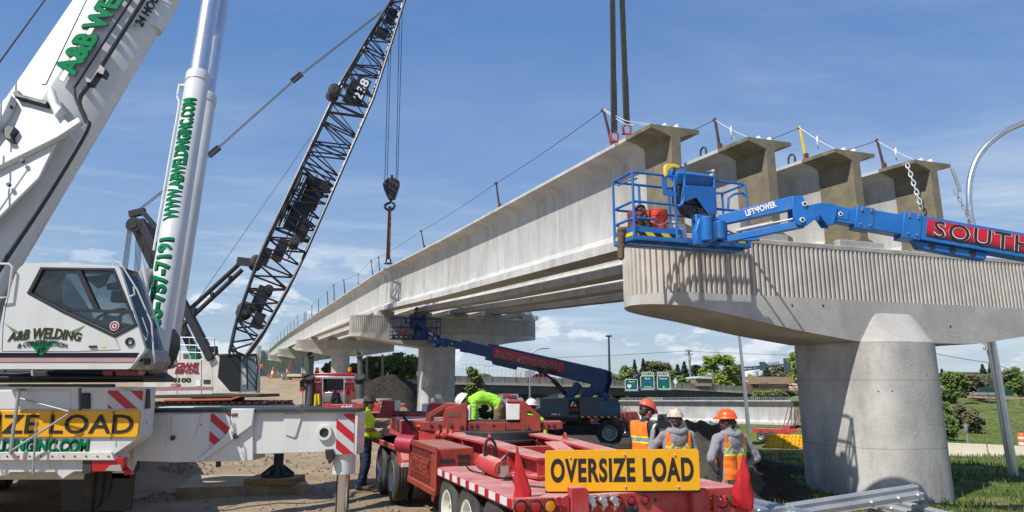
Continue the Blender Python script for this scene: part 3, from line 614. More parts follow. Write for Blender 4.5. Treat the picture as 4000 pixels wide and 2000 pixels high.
obj('bolt_hole', mb, m_dark, cf); mb = MB(); mb.prism(pts([(560, 1520), (575, 1520), (577, 1596), (562, 1596)], Yc+.06), (0, .08, 0)); mb.path(crv(pts([(500, 1608), (540, 1600), (575, 1560), (600, 1540), (640, 1560), (650, 1600)], Yc+.3)) if False else pts([(566, 1600), (585, 1560), (590, 1520)], Yc+.25), .02, 6); obj('side_post', mb, m_dark, cf)
# outriggers
def outrigger(Y, sc, near):
    q = lambda px: [PY(2000+(u-2000)*1, v, Y) for u, v in px]
    if near:
        ob = plate('outrigger_box', [(530, 1612), (988, 1600), (988, 1800), (690, 1806), (520, 1800)], Y, .5, m_white)
        plate('stiffener_plate', [(674, 1618), (783, 1616), (762, 1700), (738, 1724), (740, 1727), (666, 1727)], Y-.02, .024, m_white, ob)
        plate('top_rail', [(560, 1598), (1398, 1596), (1398, 1610), (560, 1612)], Y-.03, .56, m_dark, ob, .004)
        plate('hazard_plate', [(823, 1617), (899, 1615), (896, 1690), (814, 1757)], Y-.014, .012, m_haz, ob, 0)
        plate('end_bracket', [(903, 1596), (993, 1596), (985, 1662), (792, 1800), (768, 1799), (880, 1700), (899, 1672)], Y-.06, .066, m_white, ob, .01)
        mb = MB()
        for u, v, r in ((674, 1711, .032), (919, 1704, .035)): mb.cyl(PY(u, v, Y-.066), PY(u, v, Y+.01), r, n=14)
        obj('lock_hole', mb, m_black, ob); plate('rub_pad', [(902, 1616), (926, 1613), (926, 1624), (902, 1626)], Y-.075, .02, m_rust, ob)
        obj('grease_plug', MB().cyl(PY(853, 1797, Y+.1), PY(853, 1824, Y+.1), .035, n=8), m_black, ob)
        plate('shade_patch_plate', [(556, 1622), (655, 1620), (640, 1760), (540, 1770)], Y-.012, .014, m_white, ob, 0)  # plate added for the shaded part of the box, in plain white paint
        be = plate('outrigger_beam', [(986, 1608), (1391, 1606), (1391, 1776), (1300, 1776), (1285, 1766), (986, 1774)], Y+.04, .42, m_white)
        plate('stiffener_plate', [(1106, 1618), (1182, 1616), (1156, 1704), (1148, 1710), (1113, 1698)], Y+.02, .024, m_white, be)
        plate('hazard_plate', [(1315, 1618), (1385, 1616), (1381, 1773), (1311, 1775)], Y+.028, .012, m_haz, be, 0)
        c = PY(1268, 1690, Y+.02); obj('lifting_ring', MB().lathe([(.062, 0), (.10, 0), (.102, .8), (.095, 1), (.062, 1), (.062, 0)], c+V((0, .06, 0)), c-V((0, .03, 0)), 28), m_white, be)
        obj('ring_bore', MB().cyl(c+V((0, .03, 0)), c-V((0, .006, 0)), .064, n=20), m_black, be)
        plate('end_cap', [(1388, 1604), (1399, 1604), (1392, 1778), (1386, 1778)], Y-.0, .5, m_white, be, .004)
        plate('latch', [(1268, 1756), (1300, 1756), (1302, 1790), (1284, 1814), (1280, 1800), (1272, 1790)], Y-.03, .1, m_black, be, .01)
        x = PY(1346, 1770, Y+.22); zf = .14
    else:
        ob = plate('outrigger_box', [(620, 1590), (1145, 1587), (1145, 1690), (620, 1700)], Y, .5, m_white)
        plate('hazard_plate', [(1088, 1593), (1141, 1592), (1137, 1680), (1084, 1682)], Y-.012, .012, m_haz, ob, 0); be = ob
        x = PY(1096, 1690, Y+.25); zf = .33
    jk = obj('jack', MB().cyl((x.x, x.y, x.z+.05), (x.x, x.y, x.z-.24), .15, n=24), m_white if near else m_dark, T, bevel=.012)
    obj('jack_collar', MB().lathe([(.11, 0), (.152, .15), (.152, 1), (.11, 1)], (x.x, x.y, x.z-.27), (x.x, x.y, x.z-.18), 24), m_white, jk)
    obj('jack_rod', MB().cyl((x.x, x.y, x.z-.22), (x.x, x.y, zf+.1), .088, n=24), m_chrome if near else m_dark, jk)
    mb = MB(); g_ = 1 if near else .62; mb.lathe([(0, 0), (.30*g_, 0), (.30*g_, .25), (.12, .8), (.10, 1), (0, 1)], (x.x, x.y, zf), (x.x, x.y, zf+.2), 16)
    for k in range(6): a = k*math.pi/3+.2; mb.beam((x.x+.08*math.cos(a), x.y+.08*math.sin(a), zf+.19), (x.x+.46*g_*math.cos(a), x.y+.46*g_*math.sin(a), zf+.03), .04, .06)
    mb.lathe([(0, 0), (.48*g_, 0), (.48*g_, 1), (0, 1)], (x.x, x.y, zf-.001), (x.x, x.y, zf+.05), 16); obj('float_pad', mb, m_black, jk); return x
jx = outrigger(10.0, 1, True); jx2 = outrigger(14.0, 1, False)
# turntable and machinery deck under the cab
mb = MB(); mb.cyl((-7.4, 11.6, 1.58), (-7.4, 11.6, 1.86), 1.0, n=36); tt = obj('turntable', mb, m_dark, T)
plate('machinery_deck', [(-420, 1446), (520, 1446), (560, 1474), (560, 1492), (-420, 1496)], 9.75, .9, m_dark, tt, .01)
plate('side_step', [(-420, 1470), (640, 1470), (650, 1480), (-420, 1480)], 9.45, .12, m_black, tt)
for a, b in ((400, 440), (450, 540), (120, 180)): plate('hydraulic_block', [(a, 1446), (b, 1446), (b, 1470), (a, 1470)], 9.6, .2, m_redcab if a > 390 else m_cream, tt, .01)
mb = MB()
for k in range(7): y = 9.62+.03*k; mb.path(pts([(-200+40*k, 1455), (60+50*k, 1462+k*3), (200+55*k, 1452+k*2), (420+30*k, 1464)], y), .014, 6)
obj('hose_bundle', mb, m_hose, tt)
# cab
CP = [(97, 1027), (300, 1029), (458, 1039), (470, 1052), (536, 1262), (566, 1362), (558, 1378), (508, 1438), (496, 1442), (-4, 1442), (-8, 1380), (2, 1260), (16, 1194), (46, 1094), (72, 1050)]
CH = [(104, 1146), (158, 1043), (446, 1047), (537, 1272), (447, 1319), (240, 1220)]
CH2 = [(120, 1143), (166, 1053), (438, 1058), (522, 1264), (446, 1303), (245, 1208)]
Yb = 9.0
cab = obj('cab', MB().prism(pts(CP, Yb), (0, .05, 0), [pts(CH, Yb)]), m_white, T, smooth=30)
mb = MB().prism([p+V((0, .52, 0)) for p in pts(CP, Yb)], (0, .05, 0), [[p+V((0, .52, 0)) for p in pts(CH, Yb)]])
A_ = pts(CP, Yb); n = len(A_)
for i in range(n):
    a, b = A_[i], A_[(i+1) % n]
    if i in (2, 3, 4): continue
    mb.add([a+V((0, .05, 0)), b+V((0, .05, 0)), b+V((0, .52, 0)), a+V((0, .52, 0))], [(0, 1, 2, 3)])
obj('cab_shell', mb, m_white, cab, smooth=30)
obj('window_frame', MB().prism(pts(CH, Yb-.012), (0, .07, 0), [pts(CH2, Yb-.012)]), m_black, cab, bevel=.006)
mb = MB(); mb.prism(pts([(296, 1056), (316, 1056), (388, 1212), (366, 1212)], Yb-.008), (0, .05, 0)); mb.prism(pts([(250, 1203), (516, 1213), (520, 1226), (262, 1214)], Yb-.010), (0, .05, 0)); obj('window_bar', mb, m_black, cab)
obj('side_window', MB().prism(pts(CH2, Yb+.02), (0, .006, 0)), m_glass, cab, smooth=0)
obj('far_window', MB().prism([p+V((0, .54, 0)) for p in pts(CH, Yb)], (0, .006, 0)), m_glass, cab, smooth=0)
w = pts([(470, 1052), (566, 1362)], Yb); obj('windscreen', MB().prism([w[0]+V((-.02, .06, -.02)), w[1]+V((-.02, .06, 0)), w[1]+V((-.02, .50, 0)), w[0]+V((-.02, .50, -.02))], (.008, 0, 0)), m_glass, cab, smooth=0)
mb = MB(); fr = Fr(PY(250, 1300, Yb)+V((0, .29, 0)), XX*1, YY*1); fr.y = YY*.55
mb.fr = fr; mb.box(-.28, .22, -.24, .24, -.18, -.06); mb.prism([(-.36, -.25, -.1), (-.22, -.25, -.1), (-.36, -.25, .62), (-.50, -.25, .62)], (0, .5, 0)); mb.prism([(-.50, -.16, .64), (-.36, -.16, .64), (-.40, -.16, .82), (-.50, -.16, .82)], (0, .3, 0)); mb.box(-.2, .2, -.2, .2, -.4, -.18); mb.box(-.3, .12, -.33, -.26, .1, .17); mb.box(-.3, .12, .26, .33, .1, .17)
obj('operator_seat', mb, m_dark, cab, bevel=.03)
mb = MB(fr); mb.prism([(.45, -.3, -.4), (.75, -.3, -.3), (.80, -.3, .02), (.55, -.3, .15)], (0, .6, 0)); mb.cyl((.5, 0, .05), (.42, 0, .2), .02, n=6); mb.lathe([(.155, 0), (.19, 0), (.19, 1), (.155, 1), (.155, 0)], (.40, 0, .22), (.385, 0, .25), 20); mb.box(.40, .62, -.15, .1, .40, .54); obj('steering_console', mb, m_black, cab, bevel=.015)
mb = MB(fr); mb.box(-.62, -.5, -.38, .4, -.3, .75); mb.box(-.95, .8, -.40, .40, -.44, -.40); mb.prism([(.10, -.385, .70), (.44, -.385, .74), (.38, -.385, .58), (.3, -.385, .55)], (0, .02, 0)); obj('cab_lining', mb, m_dark, cab)
obj('paper_notice', MB().prism(pts([(385, 1268), (410, 1228), (478, 1240), (470, 1278), (446, 1296)], Yb+.035), (0, .006, 0)), M('blue_grey_paper', (.10, .12, .22), .7), cab)
stk = MB(); c = PY(448, 1273, Yb+.012); stk.cyl(c, c-V((0, .006, 0)), .058, n=20); s1 = obj('round_sticker', stk, m_wlet, cab); stk = MB(); stk.lathe([(.030, 0), (.048, 0), (.048, 1), (.030, 1), (.030, 0)], c-V((0, .003, 0)), c-V((0, .009, 0)), 20); stk.cyl(c-V((0, .003, 0)), c-V((0, .009, 0)), .016, n=10); obj('sticker_ring', stk, m_maroon, s1)
for a, b, m in ((1378, 1396, m_navy), (1399, 1414, M('grey_stripe', (.33, .32, .33), .4)), (1396, 1399, m_redtape), (1414, 1417, m_redtape)): obj('cab_stripe', MB().prism(pts([(-6, a), (543+(1378-a)*.6, a), (543+(1378-b)*.6, b), (-6, b)], Yb-.004), (0, .006, 0)), m, cab, smooth=0)
c = PY(508, 1335, Yb); mb = MB(); mb.lathe([(.026, .3), (.034, 1), (.052, 1), (.054, 0), (0, 0)], c+V((0, .01, 0)), c-V((0, .02, 0)), 20); obj('side_lamp', mb, m_black, cab); 
# company lettering on the cab door
tri = pts([(105, 1334), (216, 1334), (160, 1391)], Yb-.006); lg = obj('logo_triangle', MB().prism(tri, (0, .008, 0)), m_grn, cab, smooth=0)
obj('logo_wing', MB().prism(pts([(24, 1268), (92, 1306), (52, 1300)], Yb-.005), (0, .007, 0)).prism(pts([(330, 1272), (250, 1304), (300, 1300)], Yb-.005), (0, .007, 0)), M('logo_olive', (.16, .25, .08), .5), lg, smooth=0)
def arc(s, u0, u1, v, h, m, dy, bold, bow=10, shear=.15):
    a, b = PY(u0, v, Yb-dy), PY(u1, v, Yb-dy); wd = (b-a).length
    text(s, a, XX, UP, h, m, lg, width=wd, bold=bold, thick=.004, shear=shear, warp=lambda X, Y_, Z: a+V((X, -Z, Y_*(1+.35*math.sin(math.pi*X/wd))-.03*(1-math.sin(math.pi*X/wd)))))
arc('A&B WELDING', 28, 318, 1325, .105, M('logo_glow', (.30, .36, .13), .8), .004, .05); arc('A&B WELDING', 31, 316, 1323, .098, m_blk, .009, .02)
arc('& CONSTRUCTION', 68, 262, 1350, .052, m_blk, .009, .018); arc('INC.', 144, 184, 1372, .046, m_blk, .012, .018)
mb = MB()
mb.path(pts([(440, 1040), (446, 1022), (468, 1024), (536, 1132), (570, 1210), (592, 1262), (603, 1420)], Yb+.1), .010, 6); mb.path(pts([(508, 1158), (526, 1150), (522, 1120)], Yb-.02), .012, 6); mb.path(pts([(540, 1276), (572, 1330), (578, 1300), (556, 1240)], Yb+.05), .006, 6)
obj('grab_rail', mb, m_white, cab); mb = MB(); mb.path(pts([(60, 1062), (44, 1110), (22, 1200), (12, 1270), (8, 1370)], Yb-.001), .0035, 4); mb.path(pts([(8, 1372), (300, 1373), (470, 1366), (452, 1322)], Yb-.001), .0035, 4); obj('door_seam', mb, m_dark, cab)
mb = MB()
for u, v in ((395, 1352), (402, 1352), (409, 1352)): mb.prism(pts([(u, v), (u+5, v), (u+5, v+7), (u, v+7)], Yb-.003), (0, .004, 0))
obj('warning_label', mb, m_safety, cab); obj('door_handle', MB().prism(pts([(345, 1350), (375, 1349), (376, 1357), (346, 1358)], Yb-.02), (0, .022, 0)), m_black, cab, bevel=.004)
mb = MB(); mb.path(pts([(-5, 1030), (36, 1031), (48, 1044), (32, 1160), (-5, 1164)], Yb-.05), .014, 6); obj('handrail', mb, m_white, T)
mb = MB(); mb.prism(pts([(412, 1109), (456, 1100), (462, 1126), (440, 1132), (416, 1130)], Yb+.2), (0, .1, 0)); mb.path(pts([(455, 1110), (500, 1100), (530, 1140)], Yb+.25), .012, 6); obj('mirror', mb, m_black, cab, bevel=.01)
mb = MB(); mb.prism(pts([(510, 1436), (560, 1382), (582, 1360), (600, 1410), (578, 1442), (540, 1446)], Yb+.1), (0, .5, 0)); obj('front_bumper', mb, M('scuffed_grey_metal', (.32, .31, .29), .5, .3, var=.35, vs=9, dirt=(.1, .09, .08), ds=8), cab, bevel=.02)
mb = MB()
for a, b in ((545, 1400), (560, 1372), (575, 1412)): mb.cbox(PY(a, b, Yb+.09), (.07, .04, .08))
mb.path(pts([(470, 1080), (520, 1180), (556, 1290), (580, 1345)], Yb+.3), .022, 6); obj('wiper_and_boxes', mb, m_black, cab)
# boom
bA, bB = PY(-150, 1120, 10.7), PY(700, -245, 12.6); bd = (bB-bA).normalized(); bn_ = (V((-.06, -1, 0))-bd*bd.dot(V((-.06, -1, 0)))).normalized(); bw = bd.cross(bn_)
if bw.x > 0: bw = -bw
Lb = (bB-bA).length
SEC = [(.70, .52), (.66, .55), (.10, .55), (.06, .54), (-.34, .33), (-.44, .27), (-.60, .12), (-.66, 0)]
SEC = SEC + [(a, -b) for a, b in reversed(SEC[:-1])]
def bp(w, n, s): return bA + bw*w + bn_*n + bd*s
bm_ = obj('boom', MB().loft([[bp(w*k, n*k, s) for w, n in SEC] for s, k in ((-1.2, 1.0), (Lb*.99, .985))]), m_white, T, bevel=.012, smooth=20)
Nf = bn_; PF = bp(0, .55, 0)
def on_boom(px, d=0): return [PC(u, v, PF+bn_*d, Nf) for u, v in px]
def bplate(name, px, th, m, bevel=.01, d=0): return obj(name, MB().prism(on_boom(px, d), bn_*th), m, bm_, bevel=bevel)
bplate('base_collar', [(-160, 560), (20, 430), (62, 388), (150, 405), (205, 420), (290, 500), (238, 540), (160, 700), (-40, 900), (-160, 900)], .045, m_white, .02)
bplate('collar_gusset', [(20, 430), (62, 388), (70, 400), (40, 470), (-90, 640), (-140, 640)], .16, m_white, .02, .045)
bplate('diagonal_brace', [(-120, 690), (40, 615), (230, 520), (318, 470), (330, 490), (240, 550), (40, 650), (-120, 730)], .10, m_white, .02, .045)
bplate('rib', [(205, 350), (222, 360), (240, 420), (262, 440), (232, 478), (198, 400)], .14, m_white, .03, .0)
bplate('rib', [(345, -60), (366, -60), (180, 330), (160, 330)], .012, m_white, .015); bplate('rib', [(452, -60), (468, -60), (250, 320), (232, 310)], .012, m_white, .015)
bplate('rib', [(110, 650), (128, 655), (-20, 870), (-60, 900), (-60, 880)], .06, m_white, .02)
for q in ([(68, 380), (92, 372), (100, 388), (205, 416), (198, 430), (110, 405), (78, 398)], [(345, 318), (372, 330), (408, 270), (430, 290), (420, 316), (398, 305), (372, 345), (352, 344)], [(30, 530), (52, 508), (80, 515), (62, 545), (70, 568), (40, 560)]): obj('bracket', MB().prism(on_boom(q, .02), bn_*.14), m_black, bm_, bevel=.012)
mb = MB()
for u, v in ((84, 625), (30, 718), (38, 415)): c = on_boom([(u, v)], .155)[0]; mb.cyl(c, c-bn_*.05, .028, n=10)
obj('bolt_hole', mb, m_black, bm_)
def crv(P, k=5):     # smooth a polyline
    P = [V(p) for p in P]; o = []
    for i in range(len(P)-1):
        a, b, c, d = P[max(i-1, 0)], P[i], P[i+1], P[min(i+2, len(P)-1)]
        for j in range(k): t = j/k; o.append(.5*((2*b)+(c-a)*t+(2*a-5*b+4*c-d)*t*t+(3*b-a-3*c+d)*t**3))
    return o+[P[-1]]
obj('main_hose', MB().path(crv(on_boom([(600, -66), (559, 0), (373, 295), (311, 388), (334, 466), (338, 512), (190, 760), (31, 1000), (-60, 1140)], .045)), .036, 8), m_hose, bm_)
obj('thin_hose', MB().path(crv(on_boom([(556, -70), (512, 0), (311, 310), (291, 349), (299, 396), (334, 458)], .04)), .022, 8), m_hose, bm_)
for i, (m, bo, th, dx) in enumerate(((m_navy, .075, .0015, .012), (m_grn, .045, .0015, 0))):
    p = on_boom([(291+dx*400, 296+dx*400)], .0135+.0015*i)[0]; text('A&B WELDING', p, bd, bw, .42, m, bm_, width=3.05, bold=bo, thick=th)
# grey lower facet lettering
e1 = (bp(-.34, .33, 0)-bp(.06, .54, 0)).normalized(); nf2 = e1.cross(bd); nf2 = nf2 if nf2.dot(bn_) > 0 else -nf2
p = PC(556, 108, bp(.06, .54, 0)+nf2*.006, nf2); text('24 HOUR SERVICE', p, bd, -e1, .15, m_blk, bm_, bold=.03, shear=.2)
c = PC(528, 105, bp(.06, .54, 0)+nf2*.0, nf2); obj('pin_boss', MB().lathe([(.035, 1), (.05, 1), (.05, 0), (.0, 0)], c, c+nf2*.03, 14), m_white, bm_)
mb = MB().loft([[bp(w*1.06-.035, n*.8, s) for w, n in SEC] for s in (5.2, Lb*.98)]); 
obj('stiffened_belly', mb, m_white, bm_, bevel=.01, smooth=20)
tag(obj('hoist_rope', MB().cyl(PY(-80, 350, 10.4).lerp(PY(240, -90, 12.6), -1.1), PY(-80, 350, 10.4).lerp(PY(240, -90, 12.6), 3.2), .014, n=6), m_wire, base=PY(-80, 350, 10.4)), 'dark hoist rope crossing the sky at the top left corner', 'rope')
# lift cylinders
def lift(du, dy, dn):
    a, b = PY(606+du, 1345, 10.05+dy), PY(775+du, 292, 11.5+dy); r = .183; b = a.lerp(b, 1-dn)
    d = (b-a).normalized(); Ln = (b-a).length
    cy = obj('lift_cylinder', MB().lathe([(0, -.07), (r, -.07), (r, .952), (r*.97, .954), (r*.97, .958), (r*1.05, .960), (r*1.05, .996), (r*1.0, 1), (0, 1)], a, b, 40), m_white, T, smooth=40)
    obj('cylinder_rod', MB().lathe([(0, 0), (.142, 0), (.142, 1), (0, 1)], b-d*.1, b+d*4.2, 32), m_rod, cy, smooth=40); return a, b, d, r, cy
lift(42, 1.0, .095)
a, b, d, r, cy = lift(0, 0, 0)
xl = V((0, -1, 0)); xl = (xl-d*xl.dot(d)).normalized(); yl = d.cross(xl); yl = yl if yl.x < 0 else -yl
def wrap(s0, y0, k):
    def f(X, Y_, Z): ang = (Y_-y0)/r; rad = r*1.004+k+Z*.5; return a+d*(s0+X)+(xl*math.cos(ang)+yl*math.sin(ang))*rad
    return f
Ln = (b-a).length
def s_at(u, v): q = PC(u, v, a+xl*r, xl); return (q-a).dot(d)
for m, bo, k, o in ((m_navy, .055, .000, .012), (m_grn, .03, .004, 0)):
    s0, s1 = s_at(650, 858), s_at(758, 380); text('WWW.ABWELDINGINC.COM', a, d, yl, .225, m, cy, width=s1-s0, bold=bo*1.25, warp=wrap(s0-o, .115+o, k), cuts=6)
    s0, s1 = s_at(560, 1318), s_at(658, 926); text('763-757-7191', a, d, yl, .235, m, cy, width=s1-s0, bold=bo*1.25, warp=wrap(s0-o, .12+o, k), cuts=6)
obj('bleed_pipe', MB().path(crv([a+d*s+yl*(r+.035+(.05 if s > Ln*.88 else 0))+xl*.05 for s in (Ln*.3, Ln*.5, Ln*.7, Ln*.86, Ln*.9, Ln*.955)]), .016, 6).cyl(b-d*.22+yl*r*.9, b-d*.22+yl*(r+.11), .035, n=8), m_white, cy)
obj('hose_guard', MB().prism(pts([(640, 1276), (662, 1310), (664, 1350), (648, 1400), (616, 1440), (596, 1436), (622, 1390), (636, 1340)], 10.3), (0, .35, 0)), m_black, T, bevel=.02)
mb = MB()
for pth in ([(560, 1030), (575, 1130), (560, 1230)], [(548, 1060), (560, 1110), (590, 1230), (560, 1330)], [(520, 1080), (545, 1180), (588, 1300)]): mb.path(crv(pts(pth, 10.0)), .022, 6)
mb.prism(pts([(528, 1078), (548, 1074), (552, 1045), (572, 1045), (574, 1100), (560, 1110), (530, 1108)], 10.1), (0, .2, 0)); mb.prism(pts([(560, 1100), (582, 1092), (574, 1170), (556, 1170)], 10.2), (0, .15, 0)); obj('hydraulic_fittings', mb, m_cream, T)
plate('superstructure', [(-420, 1040), (60, 1040), (150, 1180), (200, 1300), (200, 1446), (-420, 1446)], 10.9, 1.4, m_cream)
# mats under the jacks
def matbox(name, q, z0, z1, m, label, cat='mat', planks=4):
    c = sum((V((x, y, 0)) for x, y in q), V((0, 0, 0)))/4; T = thing(name, (c.x, c.y, z0), label, cat); q = [V((x, y, z0)) for x, y in q]
    for i in range(planks): a, b = i/planks, (i+1)/planks-.012; obj('plank', MB().prism([q[0].lerp(q[3], a), q[1].lerp(q[2], a), q[1].lerp(q[2], b), q[0].lerp(q[3], b)], (0, 0, z1-z0)), m, T, bevel=.012)
    return T
def gq(px, z): return [tuple(PZ(u, v, z).xy) for u, v in px]
matbox('timber_mat', gq([(690, 1905), (1205, 1890), (1180, 1850), (760, 1855)], .22), .0, .22, m_mat, 'long dusty timber mat lying on the dirt under the far outrigger pad')
matbox('outrigger_pad', [(jx2.x-.50, jx2.y-.36), (jx2.x+.42, jx2.y-.36), (jx2.x+.42, jx2.y+.36), (jx2.x-.50, jx2.y+.36)], .22, .33, m_yelwood, 'yellow painted timber pad under the far outrigger jack, on a long mat', 'outrigger pad', 3)
matbox('outrigger_pad', [(jx.x-.7, jx.y-.65), (jx.x+.7, jx.y-.65), (jx.x+.7, jx.y+.65), (jx.x-.7, jx.y+.65)], .0, .14, m_yelwood, 'timber pad at the bottom edge under the nearest shiny jack', 'outrigger pad', 3)
# ================================================================== BLACK LATTICE BOOM CRANE
Yk = 34.0
T = LC = thing('crawler_crane', (PY(820, 1500, Yk).x, Yk, .1), 'cream crawler crane with a tall black lattice boom and sign 238', 'crane')
def kp(name, px, th, m, Y=Yk, par=None, bevel=.02): return obj(name, MB().prism(pts(px, Y), (0, th, 0)), m, par or T, bevel=bevel)
hs = kp('engine_house', [(560, 1404), (824, 1404), (830, 1412), (830, 1540), (560, 1545)], 2.6, m_cream)
mb = MB()
for u in (690, 786): mb.prism(pts([(u, 1406), (u+1.5, 1406), (u+1.5, 1538), (u, 1540)], Yk-.012), (0, .02, 0))
obj('door_seam', mb, m_dark, hs); kp('maroon_band', [(560, 1512), (832, 1510), (832, 1522), (560, 1525)], .02, M('faded_maroon_band', (.32, .19, .19), .6), Yk-.015, hs, 0)
kp('vent', [(795, 1483), (822, 1483), (822, 1500), (795, 1500)], .02, m_dark, Yk-.015, hs, 0); kp('notice', [(764, 1485), (783, 1485), (783, 1508), (764, 1508)], .02, m_wlet, Yk-.015, hs, 0)
def kt(s, u0, u1, v, h, m, bold, dy=.015, sh=0): a, b = PY(u0, v, Yk-dy), PY(u1, v, Yk-dy); text(s, a, XX, UP, h, m, hs, width=(b-a).length, bold=bold, shear=sh)
for m, bo, dy in ((m_blk, .07, .014), (m_maroon, .03, .024)): kt('CRANE', 686, 776, 1438, .25, m, bo, dy, .15); kt('RENTAL', 682, 778, 1460, .24, m, bo, dy, .15)
kt('4100', 668, 746, 1494, .21, m_blk, .05); kt('.COM', 664, 704, 1511, .14, m_maroon, .02); kt('I', 641, 652, 1460, .28, m_maroon, .06)
cb = kp('operator_cab', [(830, 1412), (842, 1390), (872, 1376), (990, 1382), (1000, 1392), (1004, 1440), (1002, 1534), (830, 1538)], .5, m_cream)
kp('side_window', [(858, 1391), (933, 1389), (932, 1529), (898, 1529), (850, 1474)], .03, m_glassd, Yk-.02, cb, .01); kp('front_window', [(938, 1388), (994, 1388), (1000, 1440), (997, 1528), (938, 1529)], .03, M('sky_coloured_pane', (.09, .14, .165), .12, var=.3, vs=1.2), Yk-.02, cb, .01)  # front pane: sky seen through the cab is put into its colour
mb = MB(); mb.path(pts([(936, 1386), (934, 1530)], Yk-.04), .035, 6); mb.path(pts([(1000, 1384), (1006, 1440), (1000, 1528)], Yk-.04), .04, 6); mb.path(pts([(850, 1386), (1000, 1384)], Yk-.04), .035, 6); mb.path(pts([(962, 1390), (966, 1520)], Yk-.04), .025, 6); obj('window_post', mb, m_black, cb)
mb = MB(); mb.prism(pts([(944, 1440), (962, 1436), (964, 1500), (946, 1505)], Yk-.03), (0, .02, 0)); obj('seat_shape', mb, m_galv, cb)
kp('catwalk', [(560, 1546), (1012, 1540), (1014, 1552), (560, 1556)], 3.0, m_dark); kp('orange_hose', [(640, 1560), (900, 1556), (930, 1548), (936, 1552), (900, 1564), (640, 1568)], .1, M('orange_strap', (.42, .10, .04), .7), Yk-.1)
for dy in (0, 3.2):
    mb = MB(); mb.fr = Fr(V((PY(790, 1500, Yk).x, Yk+.2+dy, 0))); pr = [(-3.2, .35), (-2.9, .12), (2.9, .12), (3.2, .35), (3.2, .85), (2.9, 1.15), (-2.9, 1.15), (-3.2, .85)]; mb.prism([(x, 0, z) for x, z in pr], (0, .8, 0)); tr = obj('crawler_track', mb, m_dark, T, bevel=.05)
    mb = MB(mb.fr); [mb.cbox((-2.8+i*.35, .4, z), (.26, .9, .07)) for i in range(17) for z in (.09, 1.18)]; obj('track_shoes', mb, m_rust, tr)
mb = MB(); mb.cyl((PY(790, 1500, Yk).x, Yk+2.0, 1.0), (PY(790, 1500, Yk).x, Yk+2.0, 1.5), 1.2, n=24); obj('slew_ring', mb, m_dark, T)
mb = MB()
for dy in (0, 2.2):
    for v in (1318, 1348, 1376): mb.path(pts([(560, v), (740, v), (838, v+4), (838, 1404)], Yk+dy), .022, 5)
    for u in (585, 625, 665, 703, 740, 765, 800): mb.cyl(PY(u, 1318, Yk+dy), PY(u, 1404, Yk+dy), .022, n=5)
obj('guard_rail', mb, m_galv, T)
for px, m in (([(640, 1380), (662, 1370), (672, 1404), (640, 1404)], m_redcab), ([(690, 1384), (716, 1380), (716, 1404), (690, 1404)], m_cream), ([(744, 1362), (764, 1362), (764, 1404), (744, 1404)], m_green), ([(796, 1352), (832, 1350), (836, 1390), (800, 1392)], m_rust), ([(585, 1370), (620, 1366), (620, 1404), (585, 1404)], m_redcab)): kp('deck_machinery', px, .6, m, Yk+1)
# gantry
g = MB()
g.beam(PY(548, 860, Yk), PY(828, 1404, Yk), .36, .36); g.beam(PY(524, 875, Yk+1.8), PY(772, 1404, Yk+1.8), .36, .36); g.beam(PY(540, 862, Yk+.1), PY(590, 960, Yk+1.6), .25, .25)
ga = obj('gantry', g, m_black, T, bevel=.03)
g = MB(); c = PY(528, 880, Yk); g.cyl(c-YY*.2, c+YY*1.6, .36, n=20); g.cyl(c-YY*.24, c-YY*.19, .2, n=16); g.beam(PY(508, 838, Yk+.3), PY(566, 824, Yk+.3), .3, .3); g.beam(PY(556, 826, Yk), PY(612, 890, Yk), .16, .2); obj('sheave_block', g, m_black, ga)
g = MB()
for k in range(5): g.cyl(PY(500+k*4, 890, Yk+.3*k), PY(470+k*5, 1110, Yk+.3*k), .016, n=5); g.cyl(PY(533+k*5, 905, Yk+.3*k), PY(520+k*5, 1180, Yk+.3*k), .016, n=5)
obj('reeving_rope', g, m_wire, ga)
# boom
foot, tip = PY(925, 1392, 33.5), PY(1567, -22, 39.5); bd2 = (tip-foot).normalized(); LB = (tip-foot).length; wq = EG; ss = bd2.cross(wq).normalized(); wq = ss.cross(bd2).normalized()
if ss.x > 0: ss = -ss
def hb(f): return itp(f, [0, .05, .2, .645, .8, 1], [.34, .62, .94, .94, .68, .28])
def wb(f): return itp(f, [0, .2, .645, .8, 1], [.85, 1.08, 1.08, .78, .36])
def ch(i, f): return foot+bd2*(f*LB)+ss*(hb(f)*(1 if i in (0, 1) else -1))+wq*(wb(f)*(1 if i in (1, 2) else -1))
mb = MB(); nb = 17; fs = [i/nb for i in range(nb+1)]
for i in range(4):
    for a, b in zip(fs, fs[1:]): mb.cyl(ch(i, a), ch(i, b), .078, n=6)
bo = obj('lattice_boom', mb, m_latt, T)
mb = MB()
for j, (a, b) in enumerate(zip(fs, fs[1:])):
    for i in range(4):
        k = (i+1) % 4; mid = (a+b)/2
        mb.cyl(ch(i, a), ch(k, a), .046, n=5)
        if j % 2 == i % 2: mb.cyl(ch(i, a), ch(k, mid), .046, n=5); mb.cyl(ch(k, mid), ch(i, b), .046, n=5)
        else: mb.cyl(ch(k, a), ch(i, mid), .046, n=5); mb.cyl(ch(i, mid), ch(k, b), .046, n=5)
    mb.cyl(ch(0, a), ch(2, a), .03, n=5)
obj('lacing', mb, m_latt, bo)
def bxx(f, s, w, dl, ds, dw, nm='machinery_box'):
    k = MB(Fr(foot+bd2*(f*LB)+ss*s+wq*w, bd2, ss, wq)); k.cbox((0, 0, 0), (dl, ds, dw)); obj(nm, k, m_black, bo, bevel=.02)
